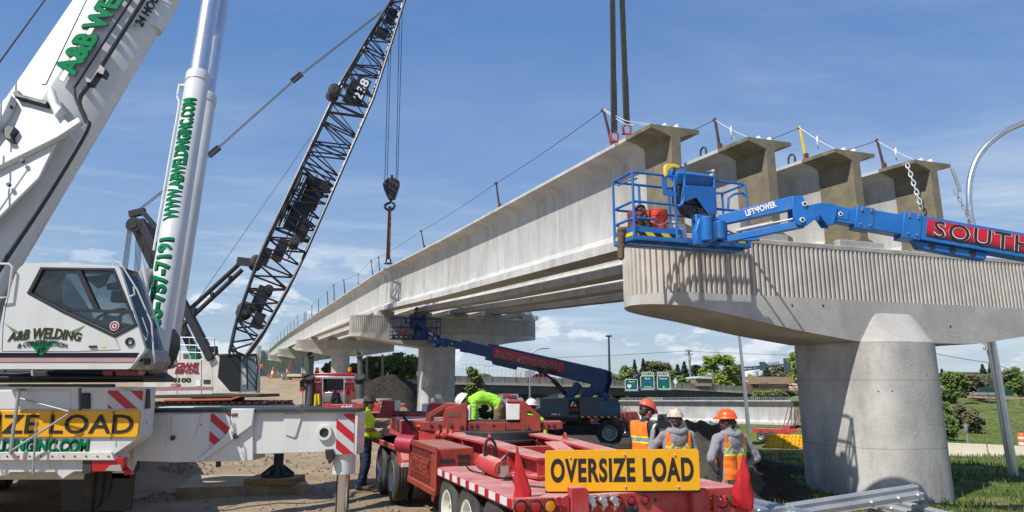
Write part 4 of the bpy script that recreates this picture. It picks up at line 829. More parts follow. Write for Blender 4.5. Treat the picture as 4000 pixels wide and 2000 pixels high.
for f, s, w, dl, ds, dw in ((.315, .1, -.2, 1.5, .9, .5), (.36, .45, 0, 1.9, .12, 1.7), (.385, -.1, .3, 1.2, .9, .8), (.29, -.4, -.3, .8, .5, 1.0), (.40, -.2, -.6, .5, 1.2, .15), (.345, .75, -.2, 2.6, .1, 1.2), (.66, .15, -.2, 1.5, .75, .1), (.92, 0, 0, .9, .5, .4), (.86, .1, 0, .5, .7, .4), (.90, .25, -.1, 1.4, .06, .6), (.235, .2, 0, .9, .5, .9), (.12, .1, 0, 1.2, .6, .8), (.08, -.2, 0, .6, .5, .8), (.21, .75, 0, .5, .5, 1.3)): bxx(f, s, w, dl, ds, dw)
for f, a in ((.42, 1.8), (.275, 1.8), (.645, 1.6)): bxx(f, 0, 0, .12, a, .12, 'cross_strut')
rg = random.Random(4)
for i in range(26): f = rg.uniform(.26, .43); bxx(f, rg.uniform(-.7, .7), rg.uniform(-.9, .9), rg.uniform(.3, 1.6), .06, .07, 'tie_strut')
for u, v, r_ in ((955, 1213, .36), (1000, 1025, .30), (1304, 358, .32), (1048, 1135, .22), (1150, 945, .24)): c = PY(u, v, 33.9); obj('winch_drum', MB().lathe([(0, .06), (r_*.25, 0), (r_*.9, .02), (r_, .05), (r_, .12), (r_*.66, .16), (r_*.70, .5), (r_*.66, .84), (r_, .88), (r_, 1), (0, 1)], c-wq*.3, c+wq*.5, 22), m_dark, bo)
sp_ = [PC(u, v, foot-wq*(-0)+(-wq)*1.02+0*bd2, wq) for u, v in ((1401, 292), (1452, 318), (1413, 404), (1370, 381))]
if True:
    sn = wq; pl_ = obj('number_sign', MB().prism(sp_, wq*.04), m_blk, bo)
    e = (sp_[1]-sp_[2]); ln = e.length; up2 = (sp_[3]-sp_[2]); hgt = up2.length*.72; o2 = sp_[2]+e.normalized()*.08+up2*.14-wq*.01; text('238', o2, e, up2, hgt, m_wlet, pl_, width=ln-.16, bold=.02, thick=.02)
# pendants, ropes, struts
mb = MB(); gt = PY(532, 828, Yk+.3)
for k in (-.12, .12):
    P = [PY(1548, 2, 39)+wq*k, PY(1160, 303, 37.2)+wq*k, PY(836, 592, 35.6)+wq*k, gt+wq*k]
    for a, b in zip(P, P[1:]): mb.cyl(a+UP*k*.9, b+UP*k*.9, .026, n=5)
for u, v, Y in ((1160, 303, 37.2), (836, 592, 35.6)): c = PY(u, v, Y); d_ = (PY(1548, 2, 39)-gt).normalized(); mb.beam(c-d_*.35, c+d_*.35, .12, .3)
obj('pendant_rope', mb, m_wire, T)
mb = MB(); mb.cyl(PY(664, 1318, Yk), PY(946, 1054, 34), .11, n=10); mb.cyl(PY(660, 1283, Yk+1.2), PY(936, 1030, 35), .11, n=10)
for u, v in ((760, 1210), (830, 1150), (900, 1085)): c = PY(u, v, Yk-.05); mb.cbox(c, (.14, .2, .18))
mb.beam(PY(932, 1020, 34), PY(1012, 1030, 34), .45, .35); obj('backstop', mb, m_black, T)
mb = MB(); mb.cyl(PY(770, 1175, Yk), PY(1425, 230, 38), .014, n=4); obj('whip_line', mb, m_wire, T)
# load lines, hook block and sling
tipx = PY(1566, -20, 39.5); B = PY(1526, 700, 39.9)
T2 = thing('hook_block', PY(1524, 800, 39.9), 'black hook block hanging on ropes from the lattice boom', 'hook block')
mb = MB()
for u0, u1, dy in ((1524, 1503, -.15), (1532, 1512, .15), (1562, 1547, -.15), (1573, 1553, .15)): mb.cyl(PY(u0, -20, 39.6+dy), PY(u1, 706, 39.9+dy), .021, n=5)
obj('hoist_rope', mb, m_wire, T2)
bk = obj('block_body', MB().prism(pts([(1494, 718), (1500, 705), (1518, 694), (1542, 694), (1558, 704), (1558, 722), (1540, 776), (1516, 778), (1500, 742)], 39.75), (0, .4, 0)), m_dark, T2, bevel=.04)
mb = MB(); c = PY(1530, 716, 39.7); mb.cyl(c, c+YY*.5, .16, n=16); mb.cyl(PY(1531, 694, 39.9), PY(1531, 684, 39.9), .07, n=8); obj('sheave_pin', mb, m_black, bk)
mb = MB(); P = [(1527, 776), (1526, 790), (1512, 796), (1504, 804), (1508, 816), (1522, 821), (1536, 815), (1541, 800), (1533, 792)]; mb.path(crv(pts(P, 39.9), 3), .075, 8); obj('hook', mb, m_dark, T2)
mb = MB(); mb.beam(PY(1523, 806, 39.85), PY(1516, 1012, 39.85), .17, .06, YY, .23); mb.beam(PY(1520, 806, 39.95), PY(1520, 1012, 39.95), .1, .05, YY)
tag(obj('rigging_sling', mb, M('brown_strap', (.20, .085, .035), .85, var=.3, vs=5), base=PY(1516, 1012, 39.9)), 'brown web sling stretching from the hook down to the girder joint', 'sling')
mb = MB(); c = PY(1517, 1020, 39.9)
mb.path([c+XX*.13*math.cos(a)+UP*.16*math.sin(a) for a in [2*math.pi*j/12 for j in range(12)]], .045, 6, True); mb.cyl(c-XX*.22-UP*.13, c+XX*.22-UP*.13, .05, n=8)
tag(obj('shackle', mb, m_rust, base=c), 'rusty shackle where the brown sling meets the far girder', 'shackle')
# ================================================================== BLUE BOOM LIFTS
def expanded(name, m): return m
m_mesh = m_blued
def platform(T, o, mb_, sc=(1, 1, 1)):
    """work platform: local x along, y away from the boom side, z up; origin at the floor's near left corner"""
    fr = Fr(o, EC, EG, UP); fr.x, fr.y, fr.z = EC*sc[0], EG*sc[1], UP*sc[2]; Wd, Dp, Ht = 2.42, .92, 1.08
    k = MB(fr); r = .022
    def rail(z, pts_): k.path([(x, y, z) for x, y in pts_], r, 8)
    c = .08
    rail(Ht, [(.90, 0), (c, 0), (.02, .02), (0, c), (0, Dp-c), (c, Dp), (Wd-c, Dp), (Wd, Dp-c), (Wd, c), (Wd-c, 0), (1.60, 0)])
    for z in (.58,): rail(z, [(1.02, 0), (c, 0), (0, c), (0, Dp-c), (c, Dp), (Wd-c, Dp), (Wd, Dp-c), (Wd, c), (Wd-c, 0), (1.60, 0)])
    rail(.30, [(.45, 0), (c, 0), (0, c), (0, Dp-c), (c, Dp)])
    for x, y in ((0, 0), (0, Dp), (Wd, 0), (Wd, Dp), (.55, Dp), (1.2, Dp), (1.85, Dp), (.86, 0), (1.62, 0)): k.cyl((x, y, 0), (x, y, Ht), r, n=8)
    k.path([(.55, Dp, Ht), (.55, Dp, .58)], r); k.path([(1.98, 0, .58), (2.02, 0, .80), (2.15, 0, .88), (2.34, 0, .92), (2.38, 0, .88)], r); k.path([(.10, .02, .98), (.02, .3, .98), (.02, Dp-.2, .98), (.04, Dp-.1, Ht)], .014)
    ra = obj('guard_rail', k, mb_, T)
    k = MB(fr)
    for a, b in (((0, 0), (Wd, 0)), ((0, Dp), (Wd, Dp)), ((0, 0), (0, Dp)), ((Wd, 0), (Wd, Dp)), ((1.2, 0), (1.2, Dp)), ((.6, 0), (.6, Dp)), ((1.8, 0), (1.8, Dp))): k.beam((*a, -.03), (*b, -.03), .05, .06)
    k.beam((0, .35, -.06), (Wd, .35, -.06), .12, .06); k.beam((0, .6, -.06), (Wd, .6, -.06), .08, .06)
    obj('floor_frame', k, mb_, T, bevel=.006)
    k = MB(fr); n1, n2 = 40, 16                     # open steel grating
    for i in range(n1+1): x = Wd*i/n1; k.box(x-.014, x+.014, 0, Dp, -.005, .014)
    for j in range(n2+1): y = Dp*j/n2; k.box(0, Wd, y-.012, y+.012, -.002, .010)
    obj('floor_grating', k, m_dark, T, smooth=0)
    k = MB(fr); k.box(.03, 1.0, .022, .034, .0, .17); k.box(1.55, Wd-.03, .022, .034, 0, .17); k.box(0, .012, .03, Dp-.03, 0, .17); k.box(.03, Wd-.03, Dp-.012, Dp, 0, .17); k.box(Wd-.012, Wd, .03, Dp-.03, 0, .17); tb = obj('toe_board', k, mb_, T)
    k = MB(fr); k.box(.06, .93, .010, .021, .01, .075); k.box(1.66, Wd-.06, .010, .021, .01, .075); k.box(-.010, -.001, .06, Dp-.06, .01, .075); obj('hazard_tape', k, m_ybhaz, tb, smooth=0)
    k = MB(fr); k.prism([(.88, -.12, 1.10), (.88, -.14, 1.13), (.88, .30, 1.27), (.88, .34, 1.25), (.88, .34, 1.12), (.88, -.02, .95)], (.78, 0, 0)); co_ = obj('control_box', k, mb_, T, bevel=.015)
    k = MB(fr); k.prism([(.94, -.04, .60), (.98, -.13, .92), (1.64, -.13, .94), (1.66, -.12, .56), (1.60, -.10, .40), (1.50, -.11, .42), (1.25, -.12, .72)], (0, .03, 0)); obj('control_cover', k, mb_, co_, bevel=.008)
    k = MB(fr); k.box(.92, 1.64, -.02, .28, .62, .96); k.prism([(.95, -.02, .62), (1.6, -.02, .62), (1.45, -.02, .36), (1.05, -.02, .42)], (0, .2, 0)); obj('control_cavity', k, m_black, co_, bevel=.02)
    k = MB(fr); k.prism([(.66, -.04, 1.24), (.70, -.05, 1.28), (.86, -.06, 1.30), (.98, -.06, 1.27), (.98, -.06, 1.22), (.82, -.06, 1.23), (.72, -.05, 1.17), (.70, -.05, 1.06), (.64, -.05, 1.05)], (0, .09, 0)); k.box(1.655, 1.70, -.1, .1, .95, 1.27); obj('yellow_guard', k, m_safety, co_, bevel=.012)
    k = MB(fr); k.path([(.90, -.03, .55), (.98, -.04, .60), (1.03, -.06, .72), (1.03, -.1, 1.22), (.98, -.06, 1.26), (.90, .02, 1.24), (.88, .1, 1.1)], .024, 8); k.path([(1.62, -.06, .4), (1.66, -.08, .5), (1.67, -.1, 1.22), (1.64, .1, 1.26)], .024, 8); k.prism([(.58, -.02, 1.06), (.70, -.02, 1.05), (.70, -.02, .82), (.90, -.02, .80), (.90, -.02, .72), (.62, -.02, .73), (.60, -.02, .78)], (0, .02, 0)); obj('control_frame', k, mb_, co_, bevel=.004)
    k = MB(fr); rg = random.Random(2)
    for i in range(12): x = rg.uniform(1.15, 1.55); k.path([(x, -.05, .55), (x+rg.uniform(-.1, .1), -.12, .42), (x+rg.uniform(-.15, .15), -.16, .3), (x+rg.uniform(-.1, .2), -.06, .15)], .012, 5)
    obj('hydraulic_hoses', k, m_hose, T)
    k = MB(fr); k.box(1.17, 1.40, -.20, .02, -.06, .42); k.prism([(1.12, -.1, -.12), (1.38, -.1, -.12), (1.50, -.1, .1), (1.46, -.1, .32), (1.2, -.1, .34), (1.1, -.1, .1)], (0, -.18, 0)); k.cyl((1.32, -.30, -.06), (1.32, -.30, .36), .10, n=16); k.cyl((1.58, -.34, -.02), (1.58, -.34, .30), .09, n=16); k.box(1.30, 1.72, -.40, -.22, -.02, .28); obj('rotator', k, mb_, T, bevel=.02)
    return fr
def jib_and_boom(T, P0, Kp, E, mb_, w0, w1, letters=True, cover=True, f1=.18, f2=.35):
    """levelling jib from the platform rotator P0 up to the knuckle Kp, then the telescopic boom to E"""
    d = (Kp-P0).normalized(); side = d.cross(UP).normalized(); n = side.cross(d)
    s = w0/.30
    k = MB(); k.beam(P0+n*.24*s, Kp+n*.12*s, .14*s, .20*s, n, .16*s, .26*s); ja = obj('jib_arm', k, mb_, T, bevel=.015*s)
    k = MB(); k.beam(P0-n*.16*s, Kp-n*.30*s, .15*s, .12*s, n, .15*s, .15*s); k.beam(P0-n*.20*s+d*.1, P0+(Kp-P0)*.42-n*.34*s, .12*s, .05*s, n); obj('jib_link', k, mb_, T, bevel=.01*s)
    k = MB(); k.cyl(P0+d*.25*s-n*.05*s, Kp-d*.5*s-n*.12*s, .045*s, n=10); k.cyl(P0+d*.3*s-n*.05*s, Kp-d*.15*s-n*.16*s, .022*s, n=8); obj('jib_cylinder', k, m_galv, ja)
    k = MB(); k.path(crv([P0+n*.1*s, P0+d*.25*s-n*.12*s, P0+d*.5*s-n*.02*s, P0+d*.8*s-n*.10*s]), .018*s, 6); obj('jib_hose', k, M('brown_hose', (.12, .045, .03), .5), ja)
    bd3 = (E-Kp).normalized(); LL = (E-Kp).length; sd = bd3.cross(UP).normalized(); up = sd.cross(bd3)
    if up.z < 0: up = -up
    X = lambda t, y, z: Kp+bd3*t+sd*y+up*z
    yn = 1 if sd.y < 0 else -1                         # towards the viewer's side of the boom
    k = MB(); 
    for q in (-1, 1): k.prism([X(-.18*s, q*.12*s, .16*s), X(.0, q*.12*s, .22*s), X(.12*s, q*.12*s, .05*s), X(.34*s, q*.12*s, .14*s), X(.58*s, q*.12*s, .17*s), X(.66*s, q*.12*s, .1*s), X(.62*s, q*.12*s, -.24*s), X(.50*s, q*.12*s, -.26*s), X(.36*s, q*.12*s, -.10*s), X(.14*s, q*.12*s, -.34*s), X(-.02*s, q*.12*s, -.36*s), X(-.12*s, q*.12*s, -.22*s)], sd*.035*s*q)
    kn = obj('knuckle', k, mb_, T, bevel=.01*s)
    k = MB()
    for t, z in ((.05, .06), (.04, -.25)): k.cyl(X(t*s, yn*.16*s, z*s), X(t*s, yn*.19*s, z*s), .046*s, n=14)
    pn = obj('pivot_pin', k, m_wlet, kn); k = MB()
    for t, z in ((.05, .06), (.04, -.25)): k.cyl(X(t*s, yn*.185*s, z*s), X(t*s, yn*.197*s, z*s), .027*s, n=12)
    obj('pin_bore', k, m_black, pn)
    secs = [(.40*s, (f1+.03)*LL, w0), (f1*LL, (f2+.03)*LL, (w0+w1)/2*1.0), (f2*LL, LL, w1)]; last = None
    for i, (a, b, w) in enumerate(secs):
        k = MB(); k.beam(X(a, 0, 0), X(b, 0, 0), w*.72, w, up); last = obj('boom_section', k, mb_, T, bevel=.014*s)
        if i:
            k = MB(); k.beam(X(a-.02, 0, 0), X(a+.30*s, 0, 0), w*.72+.03*s, w+.045*s, up); hd = obj('section_collar', k, mb_, last, bevel=.012*s); k = MB()
            for t in (.06, .22):
                for z in (-.35, .35, .44): k.cyl(X(a+t*s, yn*(w*.36+.02*s), z*w), X(a+t*s, yn*(w*.36+.045*s), z*w), .015*s, n=6)
            obj('collar_bolt', k, m_galv, hd)
    k = MB(); t = secs[0][0]+(secs[1][0]-secs[0][0])*.52; k.prism([X(t-.12*s, yn*w0*.36, -.09*s), X(t+.16*s, yn*w0*.36, -.09*s), X(t+.16*s, yn*w0*.36, .08*s), X(t-.1*s, yn*w0*.36, .08*s)], sd*yn*.012*s); obj('access_plate', k, mb_, T, bevel=.008*s)
    k = MB(); k.cyl(X(t, yn*(w0*.36+.01*s), 0), X(t, yn*(w0*.36+.028*s), 0), .042*s, n=14); q = obj('boom_pin', k, m_wlet, T); k = MB(); k.cyl(X(t, yn*(w0*.36+.02*s), 0), X(t, yn*(w0*.36+.034*s), 0), .024*s, n=12); obj('pin_bore', k, m_black, q)
    k = MB(); a = secs[2][0]; zb = -w1*.5; k.prism([X(a+.2*s, -.09*s, zb), X(a+1.55*s, -.09*s, zb), X(a+1.5*s, -.09*s, zb-.16*s), X(a+.32*s, -.09*s, zb-.16*s)], sd*.18*s); gd = obj('cable_guide', k, mb_, last, bevel=.03*s); k = MB()
    for j in range(3): k.cyl(X(a+(.55+.36*j)*s, yn*.085*s, zb-.07*s), X(a+(.55+.36*j)*s, yn*.10*s, zb-.07*s), .06*s, n=12)
    obj('guide_hole', k, m_black, gd)
    if letters:
        m_dec = bpy.data.materials.new('red_to_black_decal'); m_dec.use_nodes = True; nt = m_dec.node_tree; b_ = nt.nodes['Principled BSDF']; b_.inputs['Roughness'].default_value = .4
        t_ = nt.nodes.new('ShaderNodeTexCoord'); dp = nt.nodes.new('ShaderNodeVectorMath'); dp.operation = 'DOT_PRODUCT'; nt.links.new(t_.outputs['Object'], dp.inputs[0]); dp.inputs[1].default_value = up
        c0 = (X(a, 0, 0)-BASE[T.name]).dot(up); rp = rampn(nt, dp.outputs['Value'], c0-w1*.34, c0+w1*.02); nt.links.new(mixn(nt, rp, (.015, .012, .014), (.55, .015, .03)), b_.inputs['Base Color'])
        off = w1*.36; f = 1 if bd3.x > 0 else -1; La = secs[2][1]-secs[2][0]
        x0, x1 = (a+.40*s, a+La*.97) if f > 0 and not cover else (a+.35*s, a+La*.70)
        k = MB(); k.prism([X(x0, yn*off, -w1*.34), X(x1, yn*off, -w1*.34), X(x1, yn*off, w1*.38), X(x0, yn*off, w1*.38)], sd*yn*.006); de = obj('decal', k, m_dec, last, smooth=0)
        th_ = w1*(.50 if cover else .68); st = x0+.12*s; en = x1-.10*s if cover else min(x1-.1*s, st+th_*19)
        p = X(st, yn*(off+.012), -th_*.5+.02*w1)
        text('SOUTH METRO RENTAL', p, bd3*f, up, th_, m_wlet, de, width=en-st, bold=.012 if cover else .022, thick=.006, space=1.12); text('SOUTH METRO RENTAL', p+sd*yn*.006, bd3*f, up, th_, m_blk, de, width=en-st, bold=-.012 if cover else .002, thick=.006, space=1.12)
        for sg, sz in ((0, 0),):
            dj = (Kp-P0).normalized(); nj = side.cross(dj); q = 1 if side.y < 0 else -1; lj = (Kp-P0).length; p = P0+dj*lj*.36+n*.135*s+side*q*.088*s
            text('LIFT^POWER', p, dj, n, .125*s, m_wlet, ja, width=lj*.40, bold=.03, thick=.006)
    return X, bd3, sd, up, LL, yn
def lift_base(T, o, yaw, z0, mb_, letters=True):
    c, s_ = math.cos(yaw), math.sin(yaw); fr = Fr(V((o.x, o.y, z0)), V((c, s_, 0)), V((-s_, c, 0)), UP)
    for sx in (-1, 1):
        for sy in (-1, 1): wheel(T, fr((sx*1.45, sy*1.05, .58)), fr.y*sy, .60, .42, m_galv if sx > 0 else m_blk, m_rubm, tread=30)
    k = MB(fr); k.box(-1.5, 1.5, -.62, .62, .45, .95); k.box(-1.65, -1.2, -.8, .8, .5, .75); k.box(1.2, 1.65, -.8, .8, .5, .75); ch_ = obj('chassis', k, m_black, T, bevel=.03); k = MB(fr); k.cyl((0, 0, .95), (0, 0, 1.2), .62, n=24); obj('slew_ring', k, m_dark, ch_)
    k = MB(fr); k.prism([(-1.75, -1.15, 1.25), (-1.82, -1.15, 1.55), (-1.70, -1.15, 2.05), (-1.55, -1.15, 2.12), (.05, -1.15, 2.20), (.05, -1.15, 1.22)], (0, .5, 0)); tu = obj('engine_cover', k, m_grey, T, bevel=.06)
    k = MB(fr); k.prism([(.07, -1.15, 1.3), (.07, -1.15, 2.20), (1.2, -1.15, 2.20), (1.22, -1.15, 2.0), (1.66, -1.15, 2.0), (1.70, -1.15, 2.19), (1.85, -1.15, 2.15), (2.0, -1.15, 1.9), (2.0, -1.15, 1.3)], (0, .5, 0)); tv = obj('tank_cover', k, m_grey, T, bevel=.05)
    k = MB(fr); k.prism([(-1.75, .65, 1.25), (-1.7, .65, 2.05), (1.95, .65, 2.1), (2.0, .65, 1.3)], (0, .5, 0)); obj('rear_cover', k, m_grey, T, bevel=.05)
    k = MB(fr); k.box(-1.7, 1.9, -.62, .62, 1.2, 1.42); k.box(-1.95, -1.72, -1.1, -.2, 1.3, 1.62); obj('turntable_deck', k, mb_, T, bevel=.02)
    k = MB(fr); k.box(.1, 1.95, -1.165, -1.14, 1.26, 1.34); obj('hazard_tape', k, m_ybhaz, tv, smooth=0)
    k = MB(fr); k.box(-1.72, .0, -1.13, -.7, 1.08, 1.24); k.box(-.65, .2, -1.16, -1.1, 1.10, 1.24); obj('lower_skirt', k, m_black, tu)
    if letters:
        lt = M('pale_blue_lettering', (.05, .20, .36), .5, var=.1); p = fr((-1.38, -1.158, 1.60)); text('Genie', p, fr.x, UP, .28, lt, tu, width=.72, bold=.02); p = fr((1.05, -1.158, 1.52)); text('Genie', p, fr.x, UP, .45, lt, tv, width=.92, bold=.03)
        k = MB(fr); k.box(-.42, .03, -1.162, -1.15, 1.40, 2.10); q = obj('black_decal', k, m_blk, tu, smooth=0); k = MB(fr); k.box(-.40, .02, -1.166, -1.158, 1.56, 1.70); obj('decal_band', k, m_redtape, q, smooth=0)
        k = MB(fr); k.prism([(-.36, -1.166, 1.80), (-.24, -1.166, 2.04), (-.17, -1.166, 1.96), (-.27, -1.166, 1.76)], (0, .006, 0)); k.prism([(-.2, -1.166, 1.78), (-.12, -1.166, 1.93), (-.05, -1.166, 1.78)], (0, .006, 0)); obj('decal_mark', k, m_wlet, q, smooth=0); text('S65 XC', fr((-.78, -1.165, .78)), fr.x, UP, .09, m_wlet, ch_, width=.62, bold=.02) if False else None
        k = MB(fr); k.box(-1.25, -.98, -1.160, -1.15, 1.38, 1.46); k.box(-.92, -.84, -1.160, -1.15, 1.38, 1.46); obj('safety_label', k, m_wlet, tu, smooth=0)
    k = MB(fr)
    for x, y in ((1.55, -.9), (.95, -.7)): k.cyl((x, y, 2.15), (x, y, 2.32), .07, n=10)
    obj('beacon', k, m_orange, T)
    return fr
# --- near lift: platform beside the near pier, boom running out to the right
capf = G1W+EC*4.5-EG*.94
nl = PC(2479, 920, capf-EG*.96, EG)
T = thing('boom_lift', (12.6, 6.6, -.1), 'bright blue boom lift with its boom reaching in from the right edge', 'boom lift', 'boom lifts')
fr1 = platform(T, nl, m_blue, (.88, .70, .94))
P0 = fr1((1.66, -.30, .12)); Kp = PY(3118, 815, P0.y-.45); E = PY(4000, 968, 10.7); E = Kp+(E-Kp)*2.25
X, b3, sd, up, LL, yn = jib_and_boom(T, P0, Kp, E, m_blue, .245, .37, cover=False, f1=.112, f2=.203)
bo_ = V((12.6, 6.6, 0)); fb = lift_base(T, bo_, math.atan2((E-Kp).y, (E-Kp).x), -.05, m_blue, False)
k = MB(); q = fb((1.2, 0, 1.5)); k.beam(q, E-b3*.4, .35, .45); k.beam(fb((-.8, 0, 1.4)), E-b3*1.2-up*.1, .3, .3); obj('riser_arm', k, m_blue, T, bevel=.02)
# bucket, tool bag, folded harness in that platform
c = fr1((.62, .32, .02)); Tb = thing('bucket', c, 'orange red plastic bucket standing in the near blue work platform', 'bucket')
obj('pail', MB(Fr(c)).lathe([(0, 0), (.135, 0), (.160, .68), (.178, .69), (.178, .74), (.166, .76), (.180, .77), (.180, .90), (.168, .92), (.171, 1), (.158, 1), (.130, .05), (0, .05)], (0, 0, 0), (0, 0, .46), 28), m_bucket, Tb)
obj('wire_handle', MB(Fr(c)).path([(-.16, -.02, .36)]+[(-.16*math.cos(a), -.08-.1*math.sin(a), .36-.16*math.sin(a)) for a in [math.pi*j/8 for j in range(1, 8)]]+[(.16, -.02, .36)], .006, 5), m_galv, Tb)
c = fr1((.95, .35, .02)); k = MB(Fr(c)); k.prism([(-.18, -.12, 0), (.2, -.12, 0), (.2, -.12, .22), (.16, -.12, .26), (-.14, -.12, .26), (-.18, -.12, .2)], (0, .26, 0)); k.box(-.12, .12, -.14, .16, .26, .29)
tag(obj('tool_case', k, m_pad, base=c, bevel=.03), 'cream tool case beside the bucket in the near platform', 'tool case')
c = fr1((.16, .75, .02)); k = MB(Fr(c)); k.prism([(-.1, -.12, 0), (.22, -.12, 0), (.22, -.12, .12), (.16, -.12, .15), (-.04, -.12, .15), (-.1, -.12, .11)], (0, .22, 0)); tag(obj('storage_tub', k, m_cream, base=c, bevel=.05), 'low cream tub at the left end of the near platform', 'tub')
# --- far lift at the second pier
cap2 = G1W+EC*4.5+EG*(PT[1]-.94)
nl2 = PC(1533, 1318, cap2-EG*1.35, EG)
gb = PY(2262, 1700, 36); zb2 = ground(gb.x, gb.y)
T = thing('boom_lift', (gb.x, gb.y, zb2), 'dark blue boom lift with a grey body on dark soil, reaching to the second pier', 'boom lift', 'boom lifts')
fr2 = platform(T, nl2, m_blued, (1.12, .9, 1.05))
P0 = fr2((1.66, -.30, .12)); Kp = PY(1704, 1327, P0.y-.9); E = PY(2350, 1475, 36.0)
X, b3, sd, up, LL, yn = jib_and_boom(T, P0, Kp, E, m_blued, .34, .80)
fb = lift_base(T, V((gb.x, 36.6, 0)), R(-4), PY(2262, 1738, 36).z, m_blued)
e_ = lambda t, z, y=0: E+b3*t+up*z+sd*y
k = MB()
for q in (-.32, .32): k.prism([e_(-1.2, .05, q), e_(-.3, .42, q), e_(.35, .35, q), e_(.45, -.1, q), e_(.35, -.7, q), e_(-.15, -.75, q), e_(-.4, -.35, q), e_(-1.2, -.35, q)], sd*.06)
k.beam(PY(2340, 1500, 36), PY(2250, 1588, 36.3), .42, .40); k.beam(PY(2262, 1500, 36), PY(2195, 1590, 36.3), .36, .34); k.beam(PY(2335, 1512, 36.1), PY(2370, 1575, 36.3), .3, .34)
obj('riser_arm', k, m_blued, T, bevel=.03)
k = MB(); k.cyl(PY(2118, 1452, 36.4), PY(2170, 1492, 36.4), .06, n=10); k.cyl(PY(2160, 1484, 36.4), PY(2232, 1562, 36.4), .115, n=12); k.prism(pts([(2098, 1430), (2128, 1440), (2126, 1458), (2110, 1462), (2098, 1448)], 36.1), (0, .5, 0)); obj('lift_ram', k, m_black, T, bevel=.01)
for i, (x, lb) in enumerate(((.62, 'small red bucket at the left of the far blue platform'), (1.95, 'small red bucket at the right of the far blue platform'))):
    c = fr2((x, .35, .02)); tag(obj('bucket', MB(Fr(c)).lathe([(0, 0), (.14, 0), (.18, .8), (.19, .9), (.18, 1), (.165, 1), (.13, .05), (0, .05)], (0, 0, 0), (0, 0, .42), 20), m_bucket, base=c), lb, 'bucket')
# ================================================================== RED GIRDER TRAILER
TO = V((1.25, 7.96, 0)); TF = Fr(TO, EC, EG, UP)
T = TR = thing('girder_trailer', TO, 'long dusty red girder trailer in the foreground with a big yellow sign', 'trailer')
dk = obj('rear_deck', MB(TF).box(-1.32, 1.33, 0, 3.1, .80, .91), m_red, T, bevel=.012)
m_tape = M('red_white_reflector_tape', (.48, .01, .018), .35, var=.05, stripe=((.72, .71, .70), tuple(EG), .36, .40))
obj('reflector_tape', MB(TF).box(-1.332, -1.318, 0, 3.1, .825, .90), m_tape, dk, smooth=0)
bp_ = MB(TF); bp_.box(-1.32, 1.33, -.10, -.002, .30, .925); bp_.box(-1.34, 1.35, -.13, .0, .18, .32); bm2 = obj('rear_bumper', bp_, m_red, T, bevel=.01)
pr_ = TO-EG*.10
def onb(u, v): return PC(u, v, pr_, EG)
for (u, v, r, m) in ((2033, 1981, .062, m_rlens), (2091, 1980, .062, m_rlens), (2148, 1977, .062, m_amber), (2414, 1957, .042, m_rlens), (2464, 1955, .042, m_rlens), (2517, 1953, .042, m_rlens), (2773, 1963, .062, m_amber), (2822, 1960, .062, m_rlens), (2870, 1957, .062, m_rlens)):
    c = onb(u, v); lp = obj('tail_lamp', MB().lathe([(0, 0), (r*.8, .3), (r*.98, .8), (r, 1)], c-EG*.028, c, 20), m, bm2); obj('lamp_ring', MB().lathe([(r, 0), (r*1.10, .1), (r*1.14, 1), (r, 1), (r, 0)], c-EG*.02, c+EG*.001, 24), m_dark, lp)
for (u, v) in ((2305, 1953), (2350, 1952), (2394, 1951)):
    c = onb(u, v); k = MB(Fr(c, EC, EG)); k.cyl((0, 0, 0), (0, -.06, 0), .035, n=12); k.cyl((-.05, -.05, .02), (.03, -.05, -.05), .026, n=10); k.box(-.05, .05, -.03, 0, .03, .05); k.cyl((0, -.06, -.03), (0, -.03, -.09), .02, n=8); obj('air_coupling', k, m_alum, bm2, bevel=.004)
for (x0, u, v) in ((0, 2215, 1960), (1, 2690, 1960)):
    c = onb(u, v); k = MB(Fr(c, EC, EG)); k.prism([(0, 0, .14), (.16, 0, .14), (.20, 0, .10), (.20, 0, -.4), (.0, 0, -.4)], (0, -.09, 0)); br = obj('hook_block', k, m_red, bm2, bevel=.012)
    k = MB(Fr(c, EC, EG)); s = -1 if x0 == 0 else 1; o = -.02 if x0 == 0 else .24
    k.path([(o, -.05, -.02), (o+s*.06, -.09, -.03), (o+s*.12, -.10, 0), (o+s*.14, -.10, .06)], .020, 7); k.prism([(o+s*.0, -.06, .08), (o+s*.07, -.06, .05), (o+s*.06, -.06, -.1), (o, -.06, -.12)], (0, -.03, 0)); obj('hook', k, m_red, br)
k = MB(); c = onb(2460, 1992); k.fr = Fr(c, EC, EG); k.box(-.06, .06, -.06, 0, -.05, .04); k.cyl((.03, -.05, .02), (.03, -.1, .02), .025, n=8); obj('trailer_socket', k, m_black, bm2, bevel=.008)
k = MB(); [k.cyl(onb(u, v)-EG*.004, onb(u, v), r, n=8) for u, v, r in ((2560, 1954, .018), (2596, 1945, .005), (2596, 1990, .006), (2240, 1990, .012))]; obj('bolt_hole', k, m_black, bm2)
